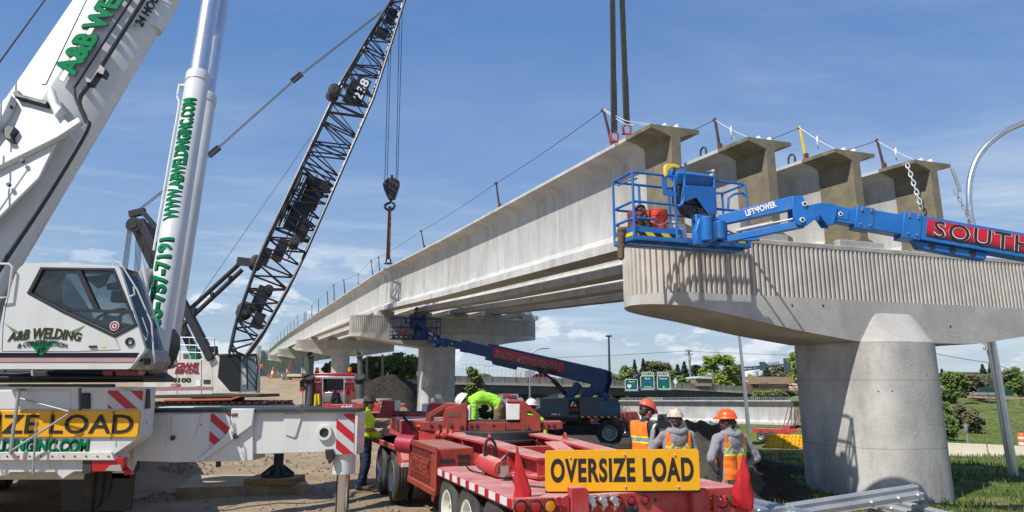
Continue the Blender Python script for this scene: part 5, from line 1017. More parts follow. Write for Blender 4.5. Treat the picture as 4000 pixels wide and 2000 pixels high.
# oversize sign
Sp = PZ(2130, 1921, .925); s1 = PC(2737, 1916, Sp, V((-.06, -1, 0))); sx_ = (s1-Sp).normalized(); Ws = (s1-Sp).length; Hs = .405
def rrect(o, x, y, w, h, r):
    q = []
    for cx, cy, a0 in ((w-r, h-r, 0), (r, h-r, 90), (r, r, 180), (w-r, r, 270)): q += [o+x*(cx+r*math.cos(R(a0+30*j)))+y*(cy+r*math.sin(R(a0+30*j))) for j in range(4)]
    return q
sy_ = (UP-YY*.03).normalized(); sn_ = sx_.cross(sy_)
SG = thing('oversize_sign', Sp, 'big yellow sign reading OVERSIZE LOAD standing on the red trailer tail', 'sign')
fc = obj('sign_face', MB().prism(rrect(Sp, sx_, sy_, Ws, Hs, .03), -sn_*.012), m_yel, SG, bevel=.003)
text('OVERSIZE LOAD', Sp+sx_*Ws*.036+sy_*Hs*.215+sn_*.0015, sx_, sy_, Hs*.585, m_blk, fc, width=Ws*.925, bold=.038, thick=.003, space=1.13, res=6)
for f, g in ((.165, .82), (.52, .87), (.845, .85), (.165, .035), (.52, .10), (.86, .09)):
    p = Sp+sx_*Ws*f+sy_*Hs*g; obj('bolt', MB().lathe([(.012, 0), (.012, .6), (.007, 1), (0, 1)], p, p+sn_*.014, 8), m_alum, fc)
obj('sign_stand', MB().beam(Sp+sx_*.2-sn_*.04, Sp+sx_*.2-sn_*.04+UP*.3, .05, .03).beam(Sp+sx_*(Ws-.2)-sn_*.04, Sp+sx_*(Ws-.2)-sn_*.04+UP*.3, .05, .03).beam(Sp-sn_*.05, Sp+sx_*Ws-sn_*.05, .06, .05), m_dark, SG)
# red flags at the two tail corners
def flag(o, pr, label, rod):
    Tf = thing('warning_flag', o, label, 'flag'); n = 24; rg = random.Random(len(label)); rings = []
    for (z, w, dx) in pr: rings.append([o+sx_*(dx+math.cos(2*math.pi*i/n)*w*(1+.34*math.sin(3*2*math.pi*i/n+z*7+math.sin(z*23))))+YY*(math.sin(2*math.pi*i/n)*w*.38*(1+.3*math.cos(4*2*math.pi*i/n+z*9)))+UP*z for i in range(n)])
    obj('cloth', MB().loft(rings), m_redfl, Tf, smooth=70); obj('staff', MB().cyl(o+sx_*pr[-1][2]-UP*.02, o+sx_*pr[-1][2]+UP*rod, .008, n=6), m_rust, Tf)
o = TF((-1.24, .06, .925)); flag(o, [(-.01, .078, .04), (.06, .072, .03), (.16, .058, .015), (.30, .033, 0), (.42, .012, -.012), (.47, .004, -.015)], 'dark red folded warning flag at the left corner of the trailer tail', .47)
o = TF((1.21, -.16, .70)); flag(o, [(-.02, .02, .07), (.02, .07, .03), (.12, .098, .0), (.22, .088, .01), (.34, .060, .03), (.45, .03, .04), (.54, .010, .045)], 'bright red warning flag at the right corner of the trailer tail', .56)
# running gear
for y in (.75, 1.72, 2.62):
    for s in (-1, 1):
        wheel(T, TF((s*1.16, y, .42)), EC*s, .42, .24, m_rim); wheel(T, TF((s*.85, y, .42)), EC*s, .42, .24, m_rim)
for y in (6.3, 7.45):
    for s in (-1, 1):
        wheel(T, TF((s*1.16, y, .44)), EC*s, .44, .26, m_rimg); wheel(T, TF((s*.83, y, .44)), EC*s, .44, .26, m_rimg)
k = MB(TF)
for y in (.75, 1.72, 2.62, 6.3, 7.45): k.cyl((-1.0, y, .42), (1.0, y, .42), .07, n=10); k.box(-.6, -.45, y-.2, y+.2, .42, .8); k.box(.45, .6, y-.2, y+.2, .42, .8)
obj('axle', k, m_dark, T)
k = MB(TF); k.box(-.65, -.50, .1, 8.4, .52, .80); k.box(.50, .65, .1, 8.4, .52, .80)
for y in (.3, 1.3, 2.2, 3.2, 5, 6, 7.8): k.box(-.5, .5, y, y+.12, .54, .76)
obj('chassis_frame', k, m_red, T, bevel=.01)
# tapering side beams of the rear dolly
for s, x0, x1, nm in ((-1, -.46, -.62, 0), (1, .62, .62, 0)):
    k = MB(TF)
    P = [(1.15, .95, 1.15), (1.6, .93, 1.15), (3.0, .84, 1.20), (4.9, .80, 1.22)]
    for (ya, za, zb), (yb, zc_, zd) in zip(P, P[1:]):
        fa, fb_ = (ya-1.15)/3.75, (yb-1.15)/3.75; xa, xb = x0+(x1-x0)*fa, x0+(x1-x0)*fb_
        w = .018; k.add([(xa-w, ya, za), (xa+w, ya, za), (xa+w, ya, zb), (xa-w, ya, zb), (xb-w, yb, zc_), (xb+w, yb, zc_), (xb+w, yb, zd), (xb-w, yb, zd)], [(0, 1, 2, 3), (7, 6, 5, 4), (0, 4, 5, 1), (1, 5, 6, 2), (2, 6, 7, 3), (3, 7, 4, 0)])
        w = .15
        for zA, zB in ((zb, zd), (za, zc_)): k.add([(xa-w, ya, zA-.018), (xa+w, ya, zA-.018), (xa+w, ya, zA+.018), (xa-w, ya, zA+.018), (xb-w, yb, zB-.018), (xb+w, yb, zB-.018), (xb+w, yb, zB+.018), (xb-w, yb, zB+.018)], [(0, 1, 2, 3), (7, 6, 5, 4), (0, 4, 5, 1), (1, 5, 6, 2), (2, 6, 7, 3), (3, 7, 4, 0)])
    for y in (1.18, 2.1, 3.0, 3.9): f = (y-1.15)/3.75; x = x0+(x1-x0)*f; k.box(x-.13, x+.13, y-.012, y+.012, .93-.03*y/2, 1.15+.05*f)
    sb = obj('side_beam', k, m_red, T, bevel=.006)
    k = MB(TF); yb = 3.1; xb = x0+(x1-x0)*.52; k.path([(xb, yb-.05, 1.21), (xb, yb-.04, 1.27), (xb, yb, 1.30), (xb, yb+.04, 1.27), (xb, yb+.05, 1.21)], .016, 6); obj('lifting_eye', k, m_red, sb)
k = MB(TF); k.box(-.6, .6, 4.4, 4.52, .82, 1.16); k.box(-.44, .6, 1.5, 1.54, .93, 1.10); k.prism([(.10, 2.6, 1.20), (.36, 2.6, 1.20), (.52, 2.0, .98), (.30, 2.0, .96)], (0, .03, .03)); k.box(-.5, .5, 3.2, 3.28, .84, 1.12); obj('cross_plate', k, m_red, T, bevel=.008)
a_ = PZ(1886, 1803, 1.05); b_ = a_-EG*.62+EC*.03-UP*.03
k = MB(); k.lathe([(0, 0), (.09, 0), (.105, .05), (.105, .95), (.09, 1), (0, 1)], a_, b_, 24); hc = obj('hydraulic_cylinder', k, m_red, T); d_ = (b_-a_).normalized(); obj('piston_rod', MB().cyl(b_-d_*.02, b_+d_*.14, .045, n=14).cyl(b_+d_*.12-UP*.06, b_+d_*.12+UP*.06, .08, n=10), m_chrome, hc)
k = MB(); m_ = a_.lerp(b_, .35); k.path(crv([m_+UP*.1-EC*.06, m_+UP*.26-EC*.04, m_+UP*.30+EC*.02, m_+UP*.22+EC*.08, m_+UP*.08+EC*.09]), .018, 6); k.path(crv([m_+UP*.1-EC*.03, m_+UP*.22, m_+UP*.2+EC*.05, m_+UP*.1+EC*.06]), .012, 6); k.path(crv([b_+UP*.1, b_+UP*.17+EC*.1, b_+UP*.12+EC*.25, b_+EC*.3]), .018, 6); obj('hydraulic_hose', k, m_hose, hc)
a_, b_ = PZ(1565, 1730, 1.10), PZ(1605, 1738, 1.08); k = MB(); k.lathe([(0, 0), (.12, .05), (.14, .12), (.14, 1), (0, 1)], a_-XX*.05, b_+XX*.06, 20); obj('hydraulic_cylinder', k, M('worn_pink_red_paint', (.38, .03, .06), .45, var=.3), T)
for P, r in (([(-.52, 4.3, 1.24), (-.40, 3.6, 1.18), (-.36, 2.6, 1.0), (-.40, 1.9, .95), (-.30, 1.2, .95)], .016), ([(.5, 4.4, 1.2), (.42, 3.2, 1.05), (.2, 2.4, .94), (.25, 1.3, .93), (.1, .4, .93)], .014), ([(-.95, 2.9, .95), (-1.05, 2.2, .93), (-.85, 1.4, .93), (-.95, .9, .925), (-.7, .5, .925)], .010)): obj('air_line', MB(TF).path(crv(P), r, 6), m_hose, T)
k = MB(TF); rg = random.Random(21)
for i in range(34): a = i*.55; rr_ = .10+.05*math.sin(i*1.7); k.lathe([(.008, 0), (.022, .2), (.022, .8), (.008, 1)], (-.86+rr_*math.cos(a), 1.9+rr_*math.sin(a)*1.3, .922+.012*(i % 3)), (-.86+rr_*math.cos(a+.5), 1.9+rr_*math.sin(a+.5)*1.3, .925+.012*((i+1) % 3)), 6)
tag(obj('binding_chain', k, m_rust, base=TF((-.86, 1.9, .92))), 'rusty binding chain heaped on the dusty trailer deck', 'chain')
# engine box with louvres
eb = obj('engine_box', MB(TF).box(-1.33, -.80, 2.98, 4.62, .56, 1.15), m_redo, T, bevel=.02)
k = MB(TF); k.prism([(-1.345, 2.94, 1.13), (-1.345, 2.94, .60), (-1.345, 3.06, .46), (-1.345, 3.14, .46), (-1.345, 3.16, .60), (-1.345, 3.20, 1.13)], (.02, 0, 0)); k.box(-1.36, -1.33, 2.95, 4.64, 1.09, 1.17); k.box(-1.36, -1.33, 2.95, 4.64, .54, .62); k.box(-1.345, -1.33, 4.5, 4.64, .6, 1.1); gr = obj('grille_frame', k, m_redo, eb, bevel=.005)
obj('grille_opening', MB(TF).box(-1.338, -1.329, 3.30, 4.48, .66, 1.06), m_black, eb, smooth=0)
k = MB(TF); [k.box(-1.348, -1.336, 3.30+i*.098, 3.325+i*.098, .64, 1.08) for i in range(13)]; k.box(-1.349, -1.337, 3.28, 4.5, .735, .755); k.box(-1.349, -1.337, 3.28, 4.5, .955, .975); obj('grille_bar', k, m_redo, gr)
text('HYDRA-STEER', TF((-1.356, 4.44, .765)), -EG, UP, .18, m_redo, gr, width=1.1, bold=.03, thick=.01); k = MB(TF); k.box(-1.337, -1.328, 3.08, 3.18, .66, .98); obj('side_slot', k, m_black, eb, smooth=0)
k = MB(TF)
for x0, x1, z in ((-1.27, -1.08, .98), (-1.27, -1.08, .88), (-1.27, -1.08, .78), (-1.03, -.86, 1.03), (-1.03, -.86, .94), (-1.03, -.86, .84), (-1.03, -.86, .74)): k.box(x0, x1, 2.970, 2.985, z-.028, z+.028)
obj('louvre', k, m_black, eb, smooth=0)
# front dolly
fd = obj('front_deck', MB(TF).box(-1.32, 1.3, 5.45, 8.25, .88, .98), m_red, T, bevel=.015)
k = MB(TF); k.prism([(-1.34, 5.45, .98), (-1.34, 5.15, .80), (-1.34, 5.15, .66), (-1.34, 5.42, .70), (-1.34, 5.7, .9), (-1.34, 8.25, .88), (-1.34, 8.25, .98)], (.60, 0, 0)); obj('fender', k, m_red, fd, bevel=.012)
k = MB(TF); k.box(-1.35, -1.1, 5.10, 5.16, .70, .76); obj('reflector_tape', k, m_wlet, fd, smooth=0)
for s in (-1, 1):
    k = MB(TF); x = .55*s; k.prism([(x-.12, 4.5, .85), (x-.12, 4.5, 1.20), (x-.12, 8.4, 1.24), (x-.12, 8.4, 1.02)], (.24, 0, 0)); k.box(x-.17, x+.17, 4.6, 8.4, 1.21, 1.245); obj('side_beam', k, m_red, T, bevel=.008)
k = MB(TF); k.prism([(-.95, 7.0, 1.06), (.55, 7.0, 1.06), (.75, 9.2, 1.06), (-.75, 9.2, 1.06)], (0, 0, .25)); k.box(-.98, .58, 6.95, 7.02, 1.04, 1.33); obj('gooseneck', k, m_red, T, bevel=.02)
# turntable and bolster carrying the girder
def bolster(u0, u1, vt, vb, Y, pads, label=None, m=m_redo, dth=.55):
    a, b = PY(u0, vb, Y), PY(u1, vb, Y); zt = PY(u0, vt, Y).z; zb = a.z; L_ = b.x-a.x; fr = Fr(V((a.x, Y, zb)), XX, YY)
    h = zt-zb; k = MB(fr); k.prism([(0, 0, -.03*h), (0, 0, h), (L_, 0, h*1.0), (L_, 0, h*.15), (L_*.96, 0, h*.05), (L_*.6, 0, 0), (L_*.25, 0, 0)], (0, .03, 0)); k.box(0, L_, dth-.03, dth, 0, h); k.box(.0, L_, .03, dth-.03, h-.04, h-.01); k.box(0, .03, .03, dth-.03, 0, h-.04); k.box(L_-.03, L_, .03, dth-.03, .02, h-.04); k.box(L_*.42, L_*.60, -.012, 0, -.01, h*.9)
    B_ = obj('bolster', k, m, T, bevel=.006)
    obj('rubber_mat', MB(fr).box(L_*.2, L_*.82, .05, dth-.05, h, h+.018), m_rubm, B_)
    k = MB(fr); [k.cyl((L_*f, -.013, h*.5), (L_*f, .0, h*.5), .028, n=12) for f in (.08, .14, .32, .36, .40, .52, .72, .78, .90, .94, .86, .30)]; obj('pin_hole', k, m_black, B_, smooth=0)
    return fr, L_, h, B_
fr, L_, h, B_ = bolster(1640, 2198, 1648, 1680, 12.3, None)
k = MB(fr); x = L_*.17
for yy in (-.035, .42): k.prism([(x, yy, -.02), (x+.36, yy, -.02), (x+.37, yy, .36), (x+.30, yy, .42), (x+.06, yy, .42) if yy > 1 else (x+.02, yy, .34), (x-.02, yy, .24)], (0, .03, 0))
k.prism([(x-.32, 0, .16), (x-.02, 0, .24), (x+.30, 0, .43), (x+.22, 0, .45), (x-.06, 0, .42), (x-.34, 0, .25)], (0, .44, .0)) if False else None
k.prism([(x-.30, 0, h+.01), (x-.30, 0, h+.12), (x+.02, 0, h+.30), (x+.30, 0, h+.27), (x+.30, 0, h+.21), (x+.04, 0, h+.22), (x-.22, 0, h+.07), (x-.2, 0, h+.01)], (0, .40, 0)); ck = obj('cheek_bracket', k, m_redo, B_, bevel=.008)
obj('white_pad', MB(fr).box(x+.375, x+.42, .0, .38, h+.02, h+.26), m_pad, ck, bevel=.01); k = MB(fr); k.cyl((x+.1, -.07, .10), (x+.1, .02, .10), .035, n=10); k.cyl((x+.26, -.07, .08), (x+.26, .02, .08), .035, n=10); k.box(x+.07, x+.25, -.042, -.035, h+.08, h+.16); obj('lock_pin', k, m_rust, ck)
k = MB(fr); x = L_*.63
for yy in (-.05, .42): k.prism([(x+.18, yy, -.02), (x+.50, yy, -.02), (x+.50, yy, h+.10), (x+.22, yy, h+.34), (x+.16, yy, h+.34)], (0, .03, 0), [[(x+.28, yy, h+.10), (x+.40, yy, h+.08), (x+.40, yy, h+.12), (x+.31, yy, h+.17), (x+.27, yy, h+.14)]])
k.prism([(x-.05, -.04, h+.30), (x+.2, -.04, h+.30), (x+.24, -.04, h+.345), (x-.03, -.04, h+.345)], (0, .46, 0)); k.box(x+.17, x+.2, -.02, .42, h-.02, h+.31); ck = obj('cheek_bracket', k, m_redo, B_, bevel=.008)
obj('white_pad', MB(fr).box(x-.06, x+.165, -.03, .42, h+.03, h+.29), m_pad, ck, bevel=.012); k = MB(fr); k.path([(x+.24, -.07, h-.02), (x+.30, -.09, h-.06), (x+.28, -.09, -.10), (x+.22, -.08, -.08), (x+.22, -.08, -.02)], .012, 6); k.cyl((x+.26, -.10, .05), (x+.26, -.04, .05), .04, n=10); obj('lock_pin', k, m_rust, ck)
c = fr((L_*.56, .28, 0)); k = MB(); k.cyl(V((c.x, c.y, 1.13)), V((c.x, c.y, c.z-.005)), .72, n=36); k.cyl(V((c.x, c.y, 1.10)), V((c.x, c.y, 1.145)), .82, n=36); obj('turntable', k, m_dark, T, bevel=.01)
k = MB(); a_, b_ = PY(1700, 1697, 12.1), PY(1800, 1708, 12.0); k.cyl(a_, b_, .025, n=8); k.lathe([(.03, 0), (.07, .1), (.07, .9), (.03, 1)], a_, a_+XX*.08, 14); k.lathe([(.03, 0), (.10, .1), (.10, .9), (.03, 1)], a_+XX*.11, a_+XX*.2, 14); k.lathe([(.03, 0), (.08, .1), (.08, .9), (.03, 1)], a_+XX*.22, a_+XX*.28, 14); obj('steering_link', k, m_shack, T)
fr, L_, h, B_ = bolster(1400, 1850, 1612, 1634, 16.6, None, m=m_red)
k = MB(fr); x = L_*.60; k.prism([(x, .02, h), (x, .02, h+.16), (x+.06, .02, h+.20), (x+.34, .02, h+.20), (x+.48, .02, h+.02), (x+.48, .02, h)], (0, .4, 0)); ck = obj('cheek_bracket', k, m_red, B_, bevel=.01); obj('white_pad', MB(fr).box(x-.14, x-.01, .05, .4, h+.01, h+.19), m_pad, ck, bevel=.012)
k = MB(fr); x = L_*.18; k.prism([(x, .02, h), (x+.30, .02, h), (x+.30, .02, h+.26), (x+.05, .02, h+.26)], (0, .4, 0)); ck = obj('cheek_bracket', k, m_red, B_, bevel=.01); obj('white_pad', MB(fr).box(x+.31, x+.40, .05, .4, h+.03, h+.25), m_pad, ck, bevel=.012)
k = MB(TF); k.box(-.35, .35, 8.2, 11.5, .8, 1.2); k.box(-.9, -.7, 8.0, 9.6, .7, .95); obj('drawbar', k, m_red, T, bevel=.015)
k = MB(); k.path(crv(pts([(1570, 1612), (1585, 1640), (1610, 1660), (1620, 1684)], 14.2)), .03, 6); obj('hanging_strap', k, m_black, T)
# ================================================================== RED TRUCK AHEAD
Yt = 35.0; m_stack = M('dull_exhaust_steel', (.14, .145, .14), .5, .5, var=.25)
T = thing('truck_tractor', (PY(1303, 1500, Yt).x, Yt, .1), 'red truck tractor seen from behind with two exhaust stacks and amber beacons', 'truck')
def tp(name, px, th, m, Y=Yt, par=None, bevel=.015, holes=()): return obj(name, MB().prism(pts(px, Y), (0, th, 0), [pts(h_, Y) for h_ in holes]), m, par or T, bevel=bevel)
cb = tp('cab', [(1226, 1474), (1232, 1461), (1376, 1461), (1384, 1474), (1386, 1590), (1222, 1590)], 2.2, m_redcab, holes=[[(1262, 1481), (1350, 1481), (1352, 1526), (1258, 1526)]])
tp('rear_window', [(1258, 1478), (1354, 1478), (1356, 1530), (1254, 1530)], .02, m_glassd, Yt+.1, cb, 0)
tp('visor', [(1228, 1457), (1380, 1457), (1382, 1466), (1226, 1466)], .5, m_redcab, Yt-.2, cb, .03)
k = MB()
for u in (1262, 1346): k.beam(PY(u, 1472, Yt-.15), PY(u-2, 1590, Yt-.15), .10, .06)
k.beam(PY(1222, 1474, Yt-.15), PY(1386, 1474, Yt-.15), .06, .12); k.beam(PY(1222, 1492, Yt-.15), PY(1262, 1492, Yt-.15), .06, .05); k.beam(PY(1346, 1492, Yt-.15), PY(1386, 1492, Yt-.15), .06, .05); rk = obj('headache_rack', k, m_alum, T, bevel=.008)
tp('rack_plate', [(1262, 1532), (1346, 1532), (1344, 1572), (1260, 1572)], .03, m_chrome, Yt-.12, rk)
k = MB()
for u0, u1 in ((1228, 1258), (1350, 1382)):
    for i in range(3): c = PY(u0+6+i*(u1-u0-12)/2, 1484, Yt-.2); k.cyl(c, c-YY*.05, .09, n=10)
obj('work_lamp', k, m_rlens, rk)
k = MB(); k.path(crv(pts([(1290, 1580), (1300, 1545), (1310, 1525), (1318, 1560), (1312, 1585)], Yt-.3)), .045, 6); k.path(crv(pts([(1296, 1582), (1306, 1550), (1316, 1535), (1324, 1580)], Yt-.32)), .04, 6); obj('air_hose', k, m_hose, T)
k = MB(); rg = random.Random(8)
for u0, u1 in ((1228, 1258), (1348, 1384)):
    for i in range(14): u = rg.uniform(u0, u1); k.path(pts([(u, rg.uniform(1535, 1545)), (u+rg.uniform(-3, 3), 1560), (u+rg.uniform(-4, 4), rg.uniform(1575, 1590))], Yt-.22), .03, 5)
obj('hanging_chain', k, m_rust, rk); k = MB(); k.path(pts([(1234, 1540), (1232, 1586)], Yt-.27), .08, 6); k.path(pts([(1245, 1538), (1247, 1580)], Yt-.27), .07, 6); obj('strap', k, m_safety, rk)
for u in (1238, 1366):
    c = PY(u, 1457, Yt+.3); bc = obj('beacon', MB().lathe([(.10, 0), (.10, .25), (.085, .3), (.09, .9), (.07, 1), (0, 1)], c, c+UP*.26, 14), m_amber, T); obj('beacon_base', MB().cyl(c-UP*.06, c+UP*.07, .11, n=14), m_black, bc)
for u in (1207, 1404):
    a_, m_, b_ = PY(u, 1590, Yt-.1), PY(u+4, 1482, Yt-.1), PY(u+8 if u < 1300 else u+2, 1394, Yt-.1)
    es = obj('exhaust_stack', MB().cyl(a_, m_, .20, n=16).cyl(m_, b_, .125, n=16), m_stack, T); d_ = (b_-m_).normalized()
    obj('stack_elbow', MB().lathe([(.125, 0), (.14, .2), (.15, 1), (.12, 1), (.12, .3)], b_-d_*.05, b_+d_*.12-YY*.18, 16), m_stack, es); k = MB(); c = b_+d_*.10-YY*.16; k.cyl(c, c-YY*.03-UP*.0, .125, n=16); obj('pipe_mouth', k, m_blk, es)
    obj('heat_shield', MB().cyl(PY(u+1, 1470, Yt-.3), PY(u+2, 1490, Yt-.1), .24, n=10), m_dark, es)
k = MB(); k.prism(pts([(1170, 1490), (1186, 1478), (1192, 1520), (1184, 1530), (1172, 1526)], Yt), (0, .1, 0)); obj('mirror', k, m_black, T, bevel=.02); c = PY(1181, 1520, Yt-.05); obj('mirror_lamp', MB().cyl(c, c-YY*.05, .12, n=12), m_rlens, T)
k = MB(); k.cyl(PY(1183, 1390, Yt), PY(1183, 1600, Yt), .02, n=5); k.cyl(PY(1396, 1350, Yt), PY(1397, 1480, Yt), .02, n=5); obj('antenna', k, m_wire, T)
fb_ = tp('frame', [(1175, 1588), (1440, 1588), (1440, 1612), (1175, 1612)], 5, m_dark, Yt-2)
x0 = PY(1303, 1500, Yt).x
for dy in (-1.0, -2.3, 3.2):
    for s in (-1, 1): wheel(T, (x0+s*1.05, Yt+dy, .58), V((s, 0, 0)), .52, .55, m_chrome)
tp('fender', [(1160, 1602), (1166, 1588), (1186, 1584), (1200, 1602)], 1.0, m_chrome, Yt-1.6)
jb = tp('jeep_beam', [(1262, 1578), (1284, 1574), (1284, 1580), (1390, 1580), (1390, 1598), (1262, 1602)], .6, m_red, Yt-5)
text('660', PY(1332, 1594, Yt-5.03), XX, UP, .10, m_wlet, jb, width=.45, bold=.03)
jb2 = tp('jeep_bolster', [(1390, 1574), (1480, 1574), (1570, 1576), (1578, 1582), (1572, 1590), (1480, 1600), (1390, 1602)], .6, m_red, Yt-7); tp('white_pad', [(1481, 1584), (1494, 1586), (1494, 1608), (1481, 1606)], .3, m_pad, Yt-7.1, jb2); tp('cheek_bracket', [(1448, 1578), (1482, 1578), (1480, 1610), (1456, 1610)], .3, m_red, Yt-7.15, jb2)
tp('jeep_deck', [(1372, 1562), (1480, 1562), (1488, 1572), (1374, 1574)], 3, M('pinkish_dusty_deck', (.36, .25, .23), .8, var=.2), Yt-5)
# ================================================================== PEOPLE
m_skin = M('skin', (.42, .20, .13), .6, var=.08); m_skind = M('dark_skin', (.09, .045, .03), .6, var=.08)
m_jeans = M('denim', (.022, .045, .095), .85, var=.3, vs=9, bump=.2, bs=25); m_khaki = M('khaki_cloth', (.36, .27, .18), .85, var=.2, vs=8, bump=.2, bs=25); m_brownp = M('brown_work_trousers', (.17, .11, .055), .85, var=.3, vs=8, bump=.25, bs=18)
m_boot = M('brown_work_boots', (.12, .07, .04), .8, var=.3, vs=12); m_hood = M('grey_hooded_sweatshirt', (.29, .29, .315), .9, var=.2, vs=6, bump=.8, bs=8); m_teal = M('dark_teal_shirt', (.012, .035, .045), .85, var=.3, vs=8, bump=.2, bs=20)
m_lime = M('lime_shirt', (.36, .78, .045), .75, var=.16, vs=7, bump=.3, bs=15); m_hiv = M('hi_vis_yellow_jacket', (.78, .95, .03), .7, var=.08, vs=7, bump=.25, bs=15); m_glove = M('work_gloves', (.16, .12, .08), .85, var=.4, vs=20); m_gloveb = M('pale_gloves', (.62, .56, .46), .85, var=.2, vs=20)
m_hair = M('brown_hair', (.05, .032, .02), .8, var=.3, vs=20); m_eye = M('eye_white', (.7, .7, .68), .3); m_iris = M('dark_iris', (.02, .015, .01), .3)
m_hatr = M('coral_hard_hat', (.75, .12, .07), .35, var=.08, dirt=(.5, .3, .2), ds=14, damt=.5); m_hato = M('orange_hard_hat', (.85, .11, .015), .32, var=.04); m_hatw = M('white_hard_hat', (.78, .76, .70), .35, var=.05, dirt=(.5, .45, .36), ds=14, damt=.35); m_hatt = M('sticker_covered_hard_hat', (.62, .54, .44), .45, var=.1, dirt=(.42, .14, .06), ds=22, dlo=.5, dhi=.6, damt=.9); m_hatb = M('brown_hard_hat', (.085, .06, .045), .45, var=.2, dirt=(.3, .25, .2), ds=20, damt=.3)
def cloth_bands(name, base, yaw, bands, diag=None, trim=(.72, .80, .04), ref=(.30, .32, .33), rough=.75):
    """garment with sewn reflective bands: (height, half width) round the body, and an optional X of braces on the back"""
    m = bpy.data.materials.new(name); m.use_nodes = True; nt = m.node_tree; b = nt.nodes['Principled BSDF']; b.inputs['Roughness'].default_value = rough
    t = nt.nodes.new('ShaderNodeTexCoord'); mp = nt.nodes.new('ShaderNodeMapping'); mp.inputs['Rotation'].default_value = (0, 0, -yaw); nt.links.new(t.outputs['Object'], mp.inputs[0]); sp = nt.nodes.new('ShaderNodeSeparateXYZ'); nt.links.new(mp.outputs[0], sp.inputs[0])
    x, z = sp.outputs[0], sp.outputs[2]; c = mixn(nt, rampn(nt, nz(nt, 9), .3, .7), tuple(v*.82 for v in base), tuple(min(1, v*1.12) for v in base))
    def put(d, hw, col):
        nonlocal c; c = mixn(nt, mth(nt, 'LESS_THAN', mth(nt, 'ABSOLUTE', d), hw), c, col)
    for zz, hw in bands: d = mth(nt, 'SUBTRACT', z, zz); put(d, hw*1.7, trim); put(d, hw, ref)
    if diag:
        z0, sl, hw, zmin = diag
        for s in (-1, 1):
            d = mth(nt, 'SUBTRACT', mth(nt, 'SUBTRACT', z, z0), mth(nt, 'MULTIPLY', x, sl*s)); lim = mth(nt, 'GREATER_THAN', z, zmin)
            for h_, col in ((hw*1.7, trim), (hw, ref)): c = mixn(nt, mth(nt, 'MULTIPLY', mth(nt, 'LESS_THAN', mth(nt, 'ABSOLUTE', d), h_), lim), c, col)
    nt.links.new(c, b.inputs['Base Color'])
    bn = nt.nodes.new('ShaderNodeBump'); bn.inputs['Strength'].default_value = .3; bn.inputs['Distance'].default_value = .02; nt.links.new(nz(nt, 14), bn.inputs['Height']); nt.links.new(bn.outputs[0], b.inputs['Normal']); return m
STAND = dict(pel=(0, 0, .95), wai=(0, .01, 1.08), che=(0, .02, 1.28), nek=(0, .0, 1.47), hed=(0, .035, 1.61), sL=(-.20, 0, 1.41), sR=(.20, 0, 1.41), eL=(-.285, -.02, 1.13), eR=(.285, -.02, 1.13), wL=(-.27, .09, .89), wR=(.27, .09, .89), hL=(-.09, 0, .92), hR=(.09, 0, .92), kL=(-.105, .02, .50), kR=(.105, .02, .50), aL=(-.11, -.03, .09), aR=(.11, -.03, .09), tL=(-.13, .14, .04), tR=(.13, .14, .04))
def capsule(mb, a, b, ra, rb, n=14):
    a, b = V(a), V(b); d = b-a; Ln = d.length; 
    if Ln < 1e-5: return
    pr = [(0, -ra/Ln)]+[(ra*math.sin(t), -ra/Ln*math.cos(t)) for t in (.5, 1.0)]+[(ra, 0), (rb, 1)]+[(rb*math.cos(t), 1+rb/Ln*math.sin(t)) for t in (.6, 1.1)]+[(0, 1+rb/Ln)]
    mb.lathe(pr, a, b, n)
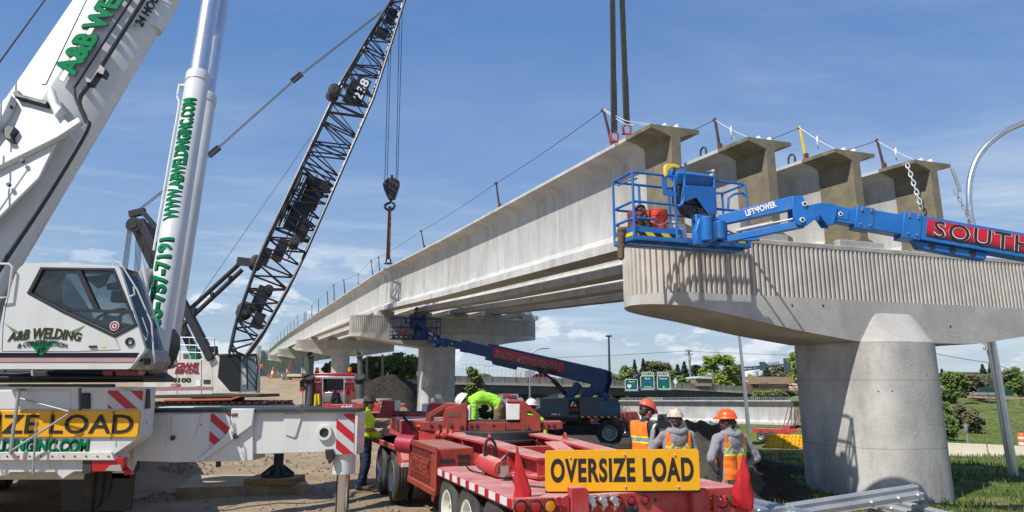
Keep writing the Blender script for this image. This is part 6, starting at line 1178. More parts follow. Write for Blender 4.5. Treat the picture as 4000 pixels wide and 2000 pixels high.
def person(o, yaw, h, label, J, mats, look=0, tilt=0, vox=.011, hat=None, vest=None, hood=None, hair=True, group=None, hands=True, fat=1.0, curl=.5, glasses=False, beltz=None):
    """mats: skin, top, sleeve, legs, boots, hands. J overrides joints of the standing pose (x right, y forward, z up for a 1.75 m figure)"""
    o = V(o); k = h/1.75; c, s = math.cos(yaw), math.sin(yaw); P = {**STAND, **J}; RX, FY = V((c, s, 0)), V((-s, c, 0))
    W_ = lambda p: o+(RX*p[0]+FY*p[1]+UP*p[2])*k
    P = {a: W_(b) for a, b in P.items()}
    T = thing('person', o, label, 'person', group)
    mb = MB(); seg = []
    def cap(a, b, ra, rb, reg): capsule(mb, a, b, ra*k, rb*k); seg.append((a, b, (ra+rb)/2*k, reg))
    f = fat; ax = (P['sR']-P['sL']).normalized(); hx = (P['hR']-P['hL']).normalized()
    for q in (-1, 1):
        cap(P['pel']+hx*q*.075*k, P['wai']+ax*q*.07*k, .100*f, .092*f, 'top'); cap(P['wai']+ax*q*.07*k, P['che']+ax*q*.09*k, .095*f, .105*f, 'top'); cap(P['che']+ax*q*.09*k, (P['sR'] if q > 0 else P['sL'])-ax*q*.045*k, .11*f, .07*f, 'top')
    cap(P['che'], P['nek'], .11*f, .065, 'top'); cap(P['nek'], P['hed'], .056, .058, 'skin')
    for q, S_ in (('L', -1), ('R', 1)):
        cap(P['s'+q], P['e'+q], .062*f, .047*f, 'sleeve'); cap(P['e'+q], P['w'+q], .047*f, .034, 'sleeve')
        cap(P['h'+q], P['k'+q], .092*f, .066*f, 'legs'); cap(P['k'+q], P['a'+q], .064*f, .052, 'legs')
        he = P['a'+q]-V((0, 0, .03*k)); cap(he-(P['t'+q]-he).normalized()*.03*k, P['t'+q], .052, .042, 'boots'); cap(P['a'+q]+UP*.05*k, he, .056, .055, 'boots')
        # hand: palm, four fingers of different lengths and a thumb from the side of the palm
        fd_ = (P['w'+q]-P['e'+q]).normalized(); sd_ = (RX*S_-fd_*fd_.dot(RX*S_)); sd_ = sd_.normalized() if sd_.length > .2 else FY; pn_ = fd_.cross(sd_)*S_ * (-1); 
        w = P['w'+q]; pm = w+fd_*.075*k
        for o_ in (-.024, 0, .024): cap(w+fd_*.01*k+pn_*o_*.5*k, pm+pn_*o_*k, .02, .017, 'hands')
        for i, ln in enumerate((.062, .075, .070, .052)):
            b0 = pm+pn_*(.030-.020*i)*k; d1 = (fd_*math.cos(curl*.5)-sd_*math.sin(curl*.5)); d2 = (fd_*math.cos(curl*1.6)-sd_*math.sin(curl*1.6)); b1 = b0+d1*ln*.55*k; cap(b0, b1, .0105, .0098, 'hands'); cap(b1, b1+d2*ln*.5*k, .0098, .0085, 'hands')
        tb = w+fd_*.03*k+pn_*.030*k; t1 = tb+(fd_*.6+pn_*.75-sd_*.25).normalized()*.04*k; cap(tb, t1, .014, .011, 'hands'); cap(t1, t1+(fd_*.9+pn_*.2-sd_*.3).normalized()*.03*k, .011, .0095, 'hands')
    # head
    yl = yaw+look; hf = V((-math.sin(yl), math.cos(yl), 0)); hr = V((math.cos(yl), math.sin(yl), 0)); hu = (UP*math.cos(tilt)+hf*math.sin(tilt)); hf = (hf*math.cos(tilt)-UP*math.sin(tilt)); HF = Fr(P['hed'], hr, hf, hu)
    m2 = MB(HF); B_ = lambda c_, r_: m2.ball([v*k for v in c_], [v*k for v in r_], 16, 12)
    B_((0, -.012, .035), (.076, .097, .092)); B_((0, .016, -.025), (.060, .076, .090)); B_((0, .05, -.085), (.036, .036, .030)); B_((0, .095, -.012), (.013, .022, .028)); B_((0, .108, -.026), (.017, .013, .012)); B_((0, .078, .030), (.055, .02, .012)); B_((0, .083, -.058), (.026, .013, .010))
    for q in (-1, 1): B_((q*.077, -.005, -.005), (.010, .020, .032)); B_((q*.040, .062, -.03), (.022, .024, .022))
    seg.append((HF((0, 0, .03*k)), HF((0, .01*k, -.05*k)), .085*k, 'skin')); mb.v += m2.v; n0 = len(mb.v)-len(m2.v); mb.f += [tuple(i+n0 for i in f_) for f_ in m2.f]; mb.m += [0]*len(m2.f)
    me = bpy.data.meshes.new('t'); me.from_pydata([tuple(p) for p in mb.v], [], mb.f); ob = bpy.data.objects.new('t', me); COL.objects.link(ob)
    r_ = ob.modifiers.new('r', 'REMESH'); r_.mode = 'VOXEL'; r_.voxel_size = vox; sm = ob.modifiers.new('s', 'SMOOTH'); sm.factor = .5; sm.iterations = 3
    dg = bpy.context.evaluated_depsgraph_get(); dg.update(); em = bpy.data.meshes.new_from_object(ob.evaluated_get(dg)); bpy.data.objects.remove(ob); bpy.data.meshes.remove(me)
    vs = [v.co.copy() for v in em.vertices]; nrm = [v.normal.copy() for v in em.vertices]; fs = [tuple(p.vertices) for p in em.polygons]; ctr = [p.center.copy() for p in em.polygons]; bpy.data.meshes.remove(em)
    order = ['skin', 'top', 'sleeve', 'legs', 'boots', 'hands']; reg = []; hipc = P['pel']; upb = (P['che']-P['pel']).normalized()
    for p in ctr:
        best = 9; rg = 0
        for a, b, r0, g in seg:
            d = b-a; t = min(1, max(0, (p-a).dot(d)/max(d.dot(d), 1e-9))); q = (p-a-d*t).length/r0
            if q < best: best, rg = q, g
        if rg == 'top' and (p-hipc).dot(upb) < (-.02 if beltz is None else beltz)*k: rg = 'legs'
        reg.append(order.index(rg))
    cl = set()
    for i, g in enumerate(reg):
        if g in (1, 2, 3): cl.update(fs[i])
    for i in cl:
        q = vs[i]-o; w = q*8; f = noise.noise(w+V((noise.noise(q*5)*2, 0, q.z*5)))*.010+(.35-abs(noise.noise(V((q.x*11, q.y*11, q.z*17)))))*.010; vs[i] = vs[i]+nrm[i]*f*k
    bd_ = MB(); bd_.v, bd_.f, bd_.m = vs, fs, reg; body = obj('body', bd_, [mats[g] for g in order], T, smooth=180)
    e_ = MB(HF); i_ = MB(HF)
    for q in (-1, 1): e_.ball((q*.030*k, .079*k, .012*k), (.012*k, .008*k, .008*k), 10, 6); i_.ball((q*.030*k, .085*k, .012*k), (.006*k, .004*k, .006*k), 8, 6)
    if not glasses: obj('eye', e_, m_eye, T); obj('iris', i_, m_iris, T)
    else: g_ = MB(HF); [g_.ball((q*.033*k, .092*k, .012*k), (.030*k, .010*k, .020*k), 12, 8) for q in (-1, 1)]; g_.path([(-.08*k, 0, .015*k), (-.062*k, .08*k, .018*k), (0, .10*k, .018*k), (.062*k, .08*k, .018*k), (.08*k, 0, .015*k)], .005*k, 5); obj('safety_glasses', g_, m_black, T)
    if hair:
        g_ = MB(HF); g_.ball((0, -.022*k, .03*k), (.081*k, .095*k, .088*k), 16, 10); g_.ball((0, -.062*k, -.035*k), (.062*k, .05*k, .055*k), 12, 8); obj('hair', g_, m_hair, T, smooth=180)
    if hat:
        hm, brim = hat; g_ = MB(HF); z0 = .055*k; n = 28; rings = []
        for i in range(8): t = i/7*math.pi/2; rings.append([(.108*k*math.cos(t)**.75*math.cos(2*math.pi*j/n), -.008*k+.132*k*math.cos(t)**.75*math.sin(2*math.pi*j/n), z0+.115*k*math.sin(t)) for j in range(n)])
        g_.loft(rings); br = [(.118*k*math.cos(2*math.pi*j/n), -.008*k+(.140*k+(.045*k*max(0, math.sin(2*math.pi*j/n))**1.5 if brim == 'cap' else .028*k))*math.sin(2*math.pi*j/n), z0-.004*k-(.012*k*max(0, math.sin(2*math.pi*j/n)))) for j in range(n)]
        g_.loft([br, [(x*1.0, y, z+.010*k) for x, y, z in br], [(x*.9, y*.9, z0+.022*k) for x, y, z in br]]); g_.loft([[(x*k, y*k, z*k) for x, y, z in ((-.014, yy, zz-.02), (.014, yy, zz-.02), (.010, yy, zz+.012), (-.010, yy, zz+.012))] for yy, zz in ((-.132, .085), (-.10, .145), (-.03, .171), (.04, .168), (.09, .14), (.12, .09))])
        ht = obj('hard_hat', g_, hm, T, smooth=50); g_ = MB(HF); g_.path([(.088*k*math.cos(a), -.01*k+.098*k*math.sin(a), (.03 if math.sin(a) > -.5 else .005)*k) for a in [2*math.pi*j/16 for j in range(16)]], .011*k, 6, True); g_.cyl((0, -.105*k, .005*k), (0, -.13*k, .005*k), .02*k, n=10); obj('headband', g_, m_black, ht)
    if vest:
        vm, zlo, th = vest; keep = [i for i, g in enumerate(reg) if (g == 1 or (g == 3 and (ctr[i]-hipc).dot(upb) > zlo*k)) and (ctr[i]-P['nek']).dot(upb) < -.015*k and abs((ctr[i]-P['nek']).dot(ax)) < .165*k]
        g_ = MB(); mp_ = {}
        for i in keep:
            for v in fs[i]:
                if v not in mp_:
                    dz = (vs[v]-P['che']).dot(upb); flare = max(0, -dz-.2*k)*.04; mp_[v] = len(g_.v); g_.v.append(vs[v]+nrm[v]*(th*k+flare))
            g_.f.append(tuple(mp_[v] for v in fs[i])); g_.m.append(0)
        vo = obj('safety_vest', g_, vm, T, smooth=180); sm = vo.modifiers.new('smooth', 'SMOOTH'); sm.iterations = 4; so_ = vo.modifiers.new('thickness', 'SOLIDIFY'); so_.thickness = .008; so_.offset = 1
    if hood:
        g_ = MB(Fr(P['nek'], RX, FY, UP)); g_.path(crv([(-.10*k, .05*k, -.03*k), (-.12*k, -.03*k, .005*k), (-.07*k, -.10*k, .0*k), (0, -.125*k, -.01*k), (.07*k, -.10*k, .0*k), (.12*k, -.03*k, .005*k), (.10*k, .05*k, -.03*k)], 3), .045*k, 10); g_.ball((0, -.105*k, -.085*k), (.125*k, .045*k, .12*k), 16, 10); obj('hood', g_, hood, T, smooth=180)
    return T, P, W_
orange = (.95, .20, .015)
S1 = dict(skin=m_skin, top=m_teal, sleeve=m_teal, legs=m_jeans, boots=m_boot, hands=m_skin)
# left worker in hi-vis jacket, in profile, reaching forward
ya = R(-72); o = PZ(1416, 1914, 0)
mh = cloth_bands('hi_vis_jacket', (.74, .93, .03), ya, [(1.13, .026)], None, (.90, .22, .02), (.20, .165, .12))
person(o, ya, 1.76, 'worker in bright yellow jacket and jeans standing in profile beside the red trailer', dict(eR=(.24, .06, 1.14), wR=(.22, .26, .98), eL=(-.24, .10, 1.14), wL=(-.16, .30, 1.0), kL=(-.10, .06, .50), aL=(-.11, .02, .09), tL=(-.12, .19, .04), aR=(.12, -.08, .09), tR=(.15, .09, .04), hed=(0, .06, 1.60)), dict(skin=m_skin, top=mh, sleeve=mh, legs=m_jeans, boots=m_boot, hands=m_glove), tilt=.15, hat=(m_hatb, 'cap'), hood=m_hiv, fat=1.48, beltz=-.06, curl=.9)
k = MB(); 
T_ = [x for x in bpy.data.objects if x.name == 'person'][0]
fw, rt = V((-math.sin(ya), math.cos(ya), 0)), V((math.cos(ya), math.sin(ya), 0)); bb = o+rt*.17+fw*.03+UP*.92; k.fr = Fr(bb, fw, -rt, UP); k.box(-.10, .08, -.06, .03, -.10, .06); k.box(-.13, .0, -.07, .02, -.02, .09); obj('tool_pouch', k, m_black, T_, bevel=.02)
k = MB(); mc = m_skin
for q, pxs in (('R', None),): pass
# worker bent over the bolster
ya = R(90)+R(2); o = PY(1952, 1700, 13.6); o.z = .80
person(o, ya, 1.74, 'worker in lime shirt and white hard hat bending over the red bolster', dict(pel=(0, 0, .82), wai=(0, .12, .93), che=(0, .34, .97), nek=(0, .53, .93), hed=(0, .64, .88), sL=(-.18, .47, .90), sR=(.18, .47, .90), eL=(-.20, .46, .62), eR=(.20, .44, .62), wL=(-.20, .50, .40), wR=(.20, .46, .39), hL=(-.09, 0, .80), hR=(.09, .0, .80), kL=(-.11, .06, .42), kR=(.12, -.20, .42), aL=(-.11, -.05, .09), aR=(.13, -.38, .10), tL=(-.12, .12, .04), tR=(.14, -.22, .04)), dict(skin=m_skin, top=m_lime, sleeve=m_lime, legs=m_brownp, boots=m_boot, hands=m_gloveb), tilt=.9, hat=(m_hatw, 'cap'), fat=1.08, beltz=.03, hair=False)
# white helmet behind the trailer
ya = R(-25); o = PY(2074, 1700, 13.3); o.z = ground(o.x, o.y)+.02
person(o, ya, 1.74, 'worker in lime shirt and white hard hat standing partly hidden behind the trailer', {}, dict(skin=m_skin, top=m_lime, sleeve=m_lime, legs=m_jeans, boots=m_boot, hands=m_skin), hat=(m_hatw, 'cap'), tilt=.1)
# three workers in orange vests behind the sign
ya = R(-58); o = PY(2518, 1800, 10.4); o.z = ground(o.x, o.y)
v1 = cloth_bands('orange_vest', orange, ya, [(1.20, .026)])
person(o, ya, 1.71, 'worker in coral hard hat and orange vest over a dark teal shirt, looking down', dict(eR=(.30, .05, 1.14), wR=(.27, .20, .92), eL=(-.27, .05, 1.13), wL=(-.20, .22, .98), hed=(0, .075, 1.60), nek=(0, .03, 1.47)), S1, tilt=.42, look=-.05, hat=(m_hatr, 'cap'), vest=(v1, -.20, .020), glasses=True)
ya = R(4); o = PY(2648, 1800, 9.9); o.z = ground(o.x, o.y)
v2 = cloth_bands('orange_vest_with_braces', orange, ya, [(1.15, .027)], (1.31, 1.5, .036, 1.14))
Sg = dict(skin=m_skin, top=m_hood, sleeve=m_hood, legs=m_jeans, boots=m_boot, hands=m_gloveb)
person(o, ya, 1.64, 'worker seen from behind in grey hoodie and sticker covered hard hat, hand raised', dict(eL=(-.34, .10, 1.22), wL=(-.27, .22, 1.46), sL=(-.19, 0, 1.41), eR=(.26, -.02, 1.12), wR=(.25, .1, .88)), Sg, hat=(m_hatt, 'cap'), vest=(v2, -.16, .020), hood=m_hood, fat=1.06, curl=1.1)
ya = R(24); o = PY(2858, 1800, 9.55); o.z = ground(o.x, o.y)
v3 = cloth_bands('orange_vest_with_cross', orange, ya, [(1.17, .028)], (1.34, 1.35, .034, 1.15))
person(o, ya, 1.64, 'worker at right in orange hard hat, grey hoodie and khaki trousers, hands on hips', dict(sL=(-.21, 0, 1.41), sR=(.21, 0, 1.41), eL=(-.38, -.04, 1.16), wL=(-.20, .08, 1.0), eR=(.40, -.05, 1.16), wR=(.21, .06, 1.0), hed=(0, .05, 1.61)), dict(skin=m_skind, top=m_hood, sleeve=m_hood, legs=m_khaki, boots=m_boot, hands=m_skind), look=.75, hat=(m_hato, 'cap'), vest=(v3, -.06, .022), hood=m_hood, fat=1.12)
# worker in the far platform, worker on the far embankment
c = fr2((1.30, .55, .02)); person(c, R(60), 1.72, 'worker in the far blue platform, head and shoulders against the bridge beams', {}, dict(skin=m_skin, top=M('dark_orange_shirt', (.30, .08, .03), .8), sleeve=m_teal, legs=m_jeans, boots=m_boot, hands=m_skin), vox=.02, hat=(m_hatb, 'cap'), hair=False)
o = PY(1014, 1475, 96); o.z = ground(o.x, o.y); ya = R(10); person(o, ya, 1.8, 'distant worker in an orange shirt standing on the dirt rise by the abutment', {}, dict(skin=m_skin, top=m_orange, sleeve=m_orange, legs=m_jeans, boots=m_boot, hands=m_skin), vox=.03, hair=True, fat=1.15)
# workers in the near platform: one crouching behind the rails with a leg over the edge, one showing only an orange helmet
m_mar = M('maroon_jacket', (.16, .025, .03), .85, var=.3, vs=9, bump=.3, bs=15); m_olive = M('olive_brown_trousers', (.12, .09, .06), .9, var=.35, vs=8, bump=.3, bs=15)
c = fr1((0, 0, 0)); ya = R(20)
person(c, ya, 1.74, 'worker in maroon jacket at the left end of the near platform, boot dangling', dict(pel=(.26, .32, .15), wai=(.29, .36, .25), che=(.35, .42, .40), nek=(.42, .50, .50), hed=(.46, .56, .50), sL=(.24, .52, .46), sR=(.54, .44, .46), eL=(.22, .50, .26), wL=(.34, .54, .12), eR=(.60, .36, .28), wR=(.52, .30, .10), hL=(.18, .34, .14), hR=(.33, .30, .14), kL=(-.07, .30, .13), kR=(.24, .10, .34), aL=(-.09, .29, -.26), aR=(.36, .14, .06), tL=(-.15, .18, -.33), tR=(.30, .06, .03)), dict(skin=m_skin, top=m_mar, sleeve=m_mar, legs=m_olive, boots=m_boot, hands=m_glove), tilt=1.0, look=.2, hat=(m_hatb, 'cap'), vox=.012)
c = gpt(0, .55, .75, -DEP-.08); 
o = PC(2815, 870, capf+EG*.55, EG); o.z = ztop(0)-DEP-.10; person(o, R(60), 1.72, 'worker crouching on the pier cap behind the blue platform, orange helmet just showing', dict(pel=(0, 0, .30), wai=(0, .10, .40), che=(0, .22, .52), nek=(0, .32, .66), hed=(0, .38, .76), sL=(-.18, .28, .60), sR=(.18, .28, .60), eL=(-.24, .36, .36), wL=(-.12, .50, .26), eR=(.24, .36, .36), wR=(.12, .5, .26), hL=(-.1, 0, .30), hR=(.1, 0, .30), kL=(-.16, .34, .44), kR=(.16, .34, .44), aL=(-.14, .05, .09), aR=(.14, .05, .09), tL=(-.16, .22, .04), tR=(.16, .22, .04)), dict(skin=m_skin, top=m_teal, sleeve=m_teal, legs=m_jeans, boots=m_boot, hands=m_glove), hat=(m_hato, 'cap'), vox=.014)
# ================================================================== BACKGROUND
# ------------------------------------------------------------------ old freeway bridge
A_, B_ = PY(1100, 1500, 88), PY(2958, 1500, 125); A_.z = 0; B_.z = 0
T = thing('freeway_bridge', (A_.x*.5+B_.x*.5, A_.y*.5+B_.y*.5, -4), 'old grey freeway bridge crossing behind the work site', 'bridge')
dv = (B_-A_).normalized(); nv = V((dv.y, -dv.x, 0)); nv = nv if nv.y < 0 else -nv
LBr = (B_-A_).length
def zt_(f): return itp(f, [0, .38, .72, 1], [3.3, 2.97, 2.40, 1.52])
def fbp(f, n, dz): p = A_+dv*(f*LBr)+nv*n; return V((p.x, p.y, zt_(f)+dz))
def strip(name, n0, n1, z0, z1, m, par=T, f0=0, f1=1, st=16):
    return obj(name, MB().loft([[fbp(f0+(f1-f0)*i/st, n, z) for n, z in ((n0, z0), (n0, z1), (n1, z1), (n1, z0))] for i in range(st+1)]), m, par)
strip('parapet', 0, .25, -.85, 0, m_oldc); strip('deck_edge', -.1, .45, -1.12, -.86, m_barrier); strip('deck', -9, -.12, -1.12, -.9, m_oldc); strip('far_parapet', -9.3, -9, -1.1, -.0, m_oldc)
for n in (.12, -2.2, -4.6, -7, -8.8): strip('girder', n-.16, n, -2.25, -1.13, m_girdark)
k = MB(); [k.prism([fbp(f, .27, -.84), fbp(f+.0006, .27, -.84), fbp(f+.0006, .27, -.02), fbp(f, .27, -.02)], nv*.01) for f in [i/42 for i in range(1, 42)]]; obj('parapet_joint', k, m_dark, T)
k = MB()
for f in (.56, .86): k.prism([fbp(f, .13, -2.25), fbp(f+.003, .13, -2.25), fbp(f+.003, .13, -1.13), fbp(f, .13, -1.13)], nv*.02)
obj('girder_joint', k, m_dark, T)
for f in (.07, .30, .485, .845):
    q = fbp(f, 0, 0); k = MB()
    k.prism([fbp(f-.010, .0, -2.8), fbp(f+.010, .0, -2.8), fbp(f+.010, .0, -2.26), fbp(f-.010, .0, -2.26)], -nv*9)
    for n in (-.6, -3.2, -5.8, -8.2): p = A_+dv*(f*LBr)+nv*n; k.cyl((p.x, p.y, -5), (p.x, p.y, zt_(f)-2.7), .42, n=12)
    obj('bent', k, m_oldc, T)
k = MB(); 
for n in (0,): k.prism([fbp(.985, .3, -5), fbp(1.01, .3, -5), fbp(1.01, .3, -.2), fbp(1.0, .3, .1), fbp(.985, .3, .1)], -nv*9.5)
k.prism([fbp(1.0, .5, -4), fbp(1.05, 1.2, -4), fbp(1.05, 1.2, -2.0), fbp(1.0, .5, .0)], -nv*.4); obj('abutment', k, m_barrier, T)
k = MB()
for i in range(40): f = .30+i*.0085; k.cyl(fbp(f, .1, 0), fbp(f, .1, 1.5), .02, n=4)
k.path([fbp(.30+i*.0425, .1, 1.5) for i in range(9)], .018, 4); k.path([fbp(.30+i*.0425, .1, .9) for i in range(9)], .012, 4); obj('chain_fence', k, m_galv, T)
# green signs on the bridge
def gsign(px, Y, rows, label, tab=None):
    u0, v0, u1, v1 = px; p = PY((u0+u1)/2, v1, Y); T = thing('road_sign', p, label, 'road sign', 'green signs on the old bridge')
    def bd(a, b, c, d, nm='sign_panel'):
        q = rrect(PY(a, d, Y), XX, UP, (PY(c, d, Y)-PY(a, d, Y)).length, (PY(a, b, Y)-PY(a, d, Y)).length, .18); f = obj(nm, MB().prism(q, (0, .08, 0)), m_green, T); w_ = MB(); n = len(q)
        w_.path([x-YY*.02 for x in q], .05, 4, True); obj('white_border', w_, m_wlet, f); return f
    f = bd(u0, v0, u1, v1); y0 = Y-.03
    for s, a, b, v, hh, m in rows:
        a_, b_ = PY(a, v, y0), PY(b, v, y0)
        if s == '#': obj('route_shield', MB().prism(pts([(a, v-hh), (b, v-hh), (b+.5, v-hh*.5), ((a+b)/2, v), (a-.5, v-hh*.5)], y0), (0, .02, 0)), m, f)
        elif s == 'v': obj('arrow', MB().prism(pts([(a, v-hh*.5), ((a+b)/2-1, v-hh*.25), ((a+b)/2-1, v-hh), ((a+b)/2+1, v-hh), ((a+b)/2+1, v-hh*.25), (b, v-hh*.5), ((a+b)/2, v)], y0), (0, .02, 0)), m, f)
        else: text(s, a_, XX, UP, hh*Y/F, m, f, width=(b_-a_).length, bold=.02)
    if tab:
        a, b, c, d, s = tab; g = bd(a, b, c, d, 'exit_tab'); a_, b_ = PY(a+4, d-3.5, y0), PY(c-4, d-3.5, y0); text(s, a_, XX, UP, (d-b-7)*Y/F, m_wlet, g, width=(b_-a_).length, bold=.02)
    k = MB()
    for u in (u0+8, u1-8): k.beam(PY(u, v1+3, Y+.1), PY(u, v0, Y+.1), .12, .12); k.beam(PY(u, v1+2, Y+.1), PY(u, v1+2, Y+4), .1, .15)
    k.beam(PY(u0-4, v1+3, Y-.3), PY(u1+4, v1+3, Y-.3), .5, .08); obj('sign_bracket', k, m_galv, T)
m_shb = M('shield_blue', (.03, .10, .35), .5); m_shr = M('shield_red', (.35, .03, .06), .5)
gsign((2443, 1482, 2491, 1524), 104, [('North', 2457, 2478, 1494, 7, m_wlet), ('#', 2450, 2466, 1517, 15, m_wlet), ('#', 2473, 2486, 1516, 15, m_shb)], 'small green road sign, leftmost of the three on the old bridge')
gsign((2504, 1469, 2556, 1520), 104.5, [('East', 2520, 2540, 1482, 7, m_wlet), ('#', 2512, 2528, 1503, 15, m_shb), ('#', 2535, 2550, 1503, 15, m_shb), ('TO 51/65', 2516, 2545, 1515, 6, m_wlet)], 'middle green road sign on the old bridge, with an exit tab on top', (2507, 1454, 2554, 1468, 'EXIT 9 A'))
gsign((2569, 1469, 2619, 1520), 106.5, [('Minnesota', 2576, 2606, 1482, 7, m_wlet), ('#', 2585, 2601, 1501, 15, m_shb), ('v', 2586, 2600, 1517, 11, m_wlet)], 'right green road sign with a white down arrow on the old bridge', (2569, 1454, 2613, 1468, 'EXIT 9 B'))
T = thing('road_sign', PY(3136, 1480, 150), 'green road sign half hidden behind the near pier column', 'road sign'); obj('sign_panel', MB().prism(pts([(3128, 1444), (3150, 1444), (3150, 1484), (3131, 1484)], 150), (0, .1, 0)), m_green, T); text('E', PY(3133, 1476, 149.9), XX, UP, .9, m_wlet, T); obj('sign_post', MB().cyl(PY(3146, 1480, 150.2), PY(3146, 1530, 150.2), .12), m_galv, T)
q = pts([(2636, 1500), (2630, 1493), (2634, 1482), (2638, 1476), (2642, 1484), (2647, 1493), (2642, 1500)], 112); tag(obj('sign_board', MB().prism(q, (0, .08, 0)).cyl(PY(2638, 1499, 112.1), PY(2638, 1512, 112.1), .06, n=6), m_wlet, base=q[0]), 'white drop shaped board standing on the old bridge edge', 'board')
# ------------------------------------------------------------------ trees
def tree(u, vtop, Y, wpx, label, kind, shape='round', n=None, trunk=True, group='trees beyond the old bridge', zb=None, gap=.0):
    rg = random.Random(int(u*7+vtop)); top = PY(u, vtop, Y); z0 = ground(top.x, top.y) if zb is None else zb; Hh = top.z-z0; Rw = wpx*Y/F/2*1.25; T = thing('tree', (top.x, top.y, z0), label, 'tree', group)
    n = int((n or 2200)*1.25); k = MB(); sz = max(.08, .0017*Y)
    if shape == 'cone': blobs = None
    else:
        blobs = []
        for i in range(34): a = rg.uniform(0, 6.28); rr_ = rg.uniform(.05, .82); hh = rg.uniform(.16, .94); e = math.sqrt(max(.08, 1-((hh-.58)/.50)**2)); blobs.append((V((math.cos(a)*rr_*Rw*e, math.sin(a)*rr_*Rw*e, hh*Hh)), Rw*rg.uniform(.18, .36)))
        blobs.append((V((0, 0, Hh*.86)), Rw*.35)); blobs.append((V((0, 0, Hh*.55)), Rw*.5))
    for i in range(n):
        if shape == 'cone':
            f = rg.random()**.65; lay = .82+.18*math.sin(f*42+rg.uniform(-.5, .5)); a = rg.uniform(0, 6.28); r = Rw*1.35*f*lay*math.sqrt(rg.uniform(.15, 1)); p = V((math.cos(a)*r, math.sin(a)*r, Hh*(1-f*.94)-r*.18))
        else:
            b, br = rg.choice(blobs); d = V((rg.gauss(0, 1), rg.gauss(0, 1), rg.gauss(0, 1))).normalized(); p = b+d*br*rg.uniform(.3, 1.12)
            if p.z > Hh: p.z = Hh-rg.random()*.2
        s = sz*rg.uniform(.6, 1.5); x = V((rg.gauss(0, 1), rg.gauss(0, 1), rg.gauss(0, .6))).normalized(); y = x.orthogonal().normalized(); o = V((top.x, top.y, z0))+p
        k.add([o-x*s, o+y*s*.7, o+x*s, o-y*s*.6], [(0, 1, 2, 3)])
    obj('crown', k, m_fol[kind], T, smooth=0)
    if trunk:
        k = MB(); o = V((top.x, top.y, z0)); r = max(.14, Hh*.022); k.cyl(o-UP*.3, o+UP*Hh*.55, r, r*.5, 8)
        for i in range(6): a = rg.uniform(0, 6.28); b0 = o+UP*Hh*rg.uniform(.25, .5); k.cyl(b0, b0+V((math.cos(a)*Rw*.55, math.sin(a)*Rw*.55, Hh*.28)), r*.45, r*.15, 5)
        obj('trunk', k, m_bark, T)
    return T
LT = [(2400, 1446, 120, 70, 1, 'round', 'low mid green tree just right of the boom lift body'), (2445, 1425, 126, 80, 1, 'round', 'bushy green tree left of the dark spruces'), (2478, 1405, 130, 40, 2, 'cone', 'dark spruce, left one above the green signs'), (2512, 1402, 132, 44, 2, 'cone', 'dark spruce, right one above the green signs'), (2545, 1412, 138, 90, 3, 'round', 'brown budding tree behind the signs'), (2595, 1418, 140, 80, 3, 'round', 'brown budding tree above the middle sign'), (2615, 1445, 128, 60, 1, 'round', 'small green tree above the right sign'), (2646, 1425, 135, 44, 2, 'cone', 'dark spruce left of the timber utility pole'), (2672, 1412, 140, 46, 2, 'cone', 'taller dark spruce next to the utility pole'), (2722, 1428, 142, 60, 2, 'round', 'dark tree right of the utility pole'), (2660, 1468, 122, 90, 1, 'round', 'low green shrub by the white drop shaped board'), (2790, 1382, 124, 96, 0, 'round', 'bright yellow green tree with a full round crown, left half'), (2845, 1386, 126, 90, 0, 'round', 'bright yellow green tree with a full crown, right half'), (2866, 1425, 134, 62, 3, 'round', 'olive tree at the right of the bright tree'), (2880, 1465, 130, 60, 3, 'round', 'small olive tree by the slender pole'), (3112, 1370, 118, 74, 0, 'round', 'bright green tree at the edge of the near pier column'), (2992, 1422, 170, 40, 2, 'cone', 'single dark spruce above the tan building'), (3055, 1432, 180, 90, 3, 'round', 'brown tree behind the tan building'),
 (1492, 1392, 92, 110, 1, 'round', 'tall green tree seen between the bridge columns'), (1556, 1378, 96, 120, 1, 'round', 'tall leafy tree left of the second pier'), (1612, 1384, 92, 90, 1, 'round', 'green tree touching the second pier'), (1440, 1400, 104, 90, 3, 'round', 'brown twiggy tree behind the right exhaust stack'), (1395, 1420, 110, 80, 3, 'round', 'brown tree between the far bridge piers'), (1302, 1412, 120, 70, 1, 'round', 'small tree under the far bridge spans'), (1845, 1425, 100, 90, 1, 'round', 'green tree just right of the second pier'), (1895, 1452, 108, 70, 1, 'round', 'lower green tree right of the second pier'), (1925, 1470, 112, 60, 1, 'round', 'lowest shrub tapering right of the second pier'),
 (3652, 1445, 96, 40, 2, 'cone', 'small dark spruce right of the near column'), (3678, 1442, 98, 40, 2, 'cone', 'second small dark spruce right of the near column'), (3715, 1452, 92, 110, 1, 'round', 'green scrub tree right of the near column'), (3628, 1450, 88, 60, 1, 'round', 'green tree at the right edge of the near column'), (3836, 1422, 105, 54, 2, 'cone', 'dark spruce left of the right utility pole'), (3866, 1420, 106, 52, 2, 'cone', 'dark spruce right behind the utility pole'), (3962, 1428, 100, 70, 1, 'round', 'dark green tree at the right edge'), (3930, 1452, 120, 170, 3, 'round', 'brown hillside tree near the right edge'), (3790, 1462, 100, 140, 3, 'round', 'brown scrub in front of the dark roofs')]
for u, v, Y, w, kd, sh, lb in LT: tree(u, v, Y, w, lb, kd, sh, 2600 if w > 80 else 1700)
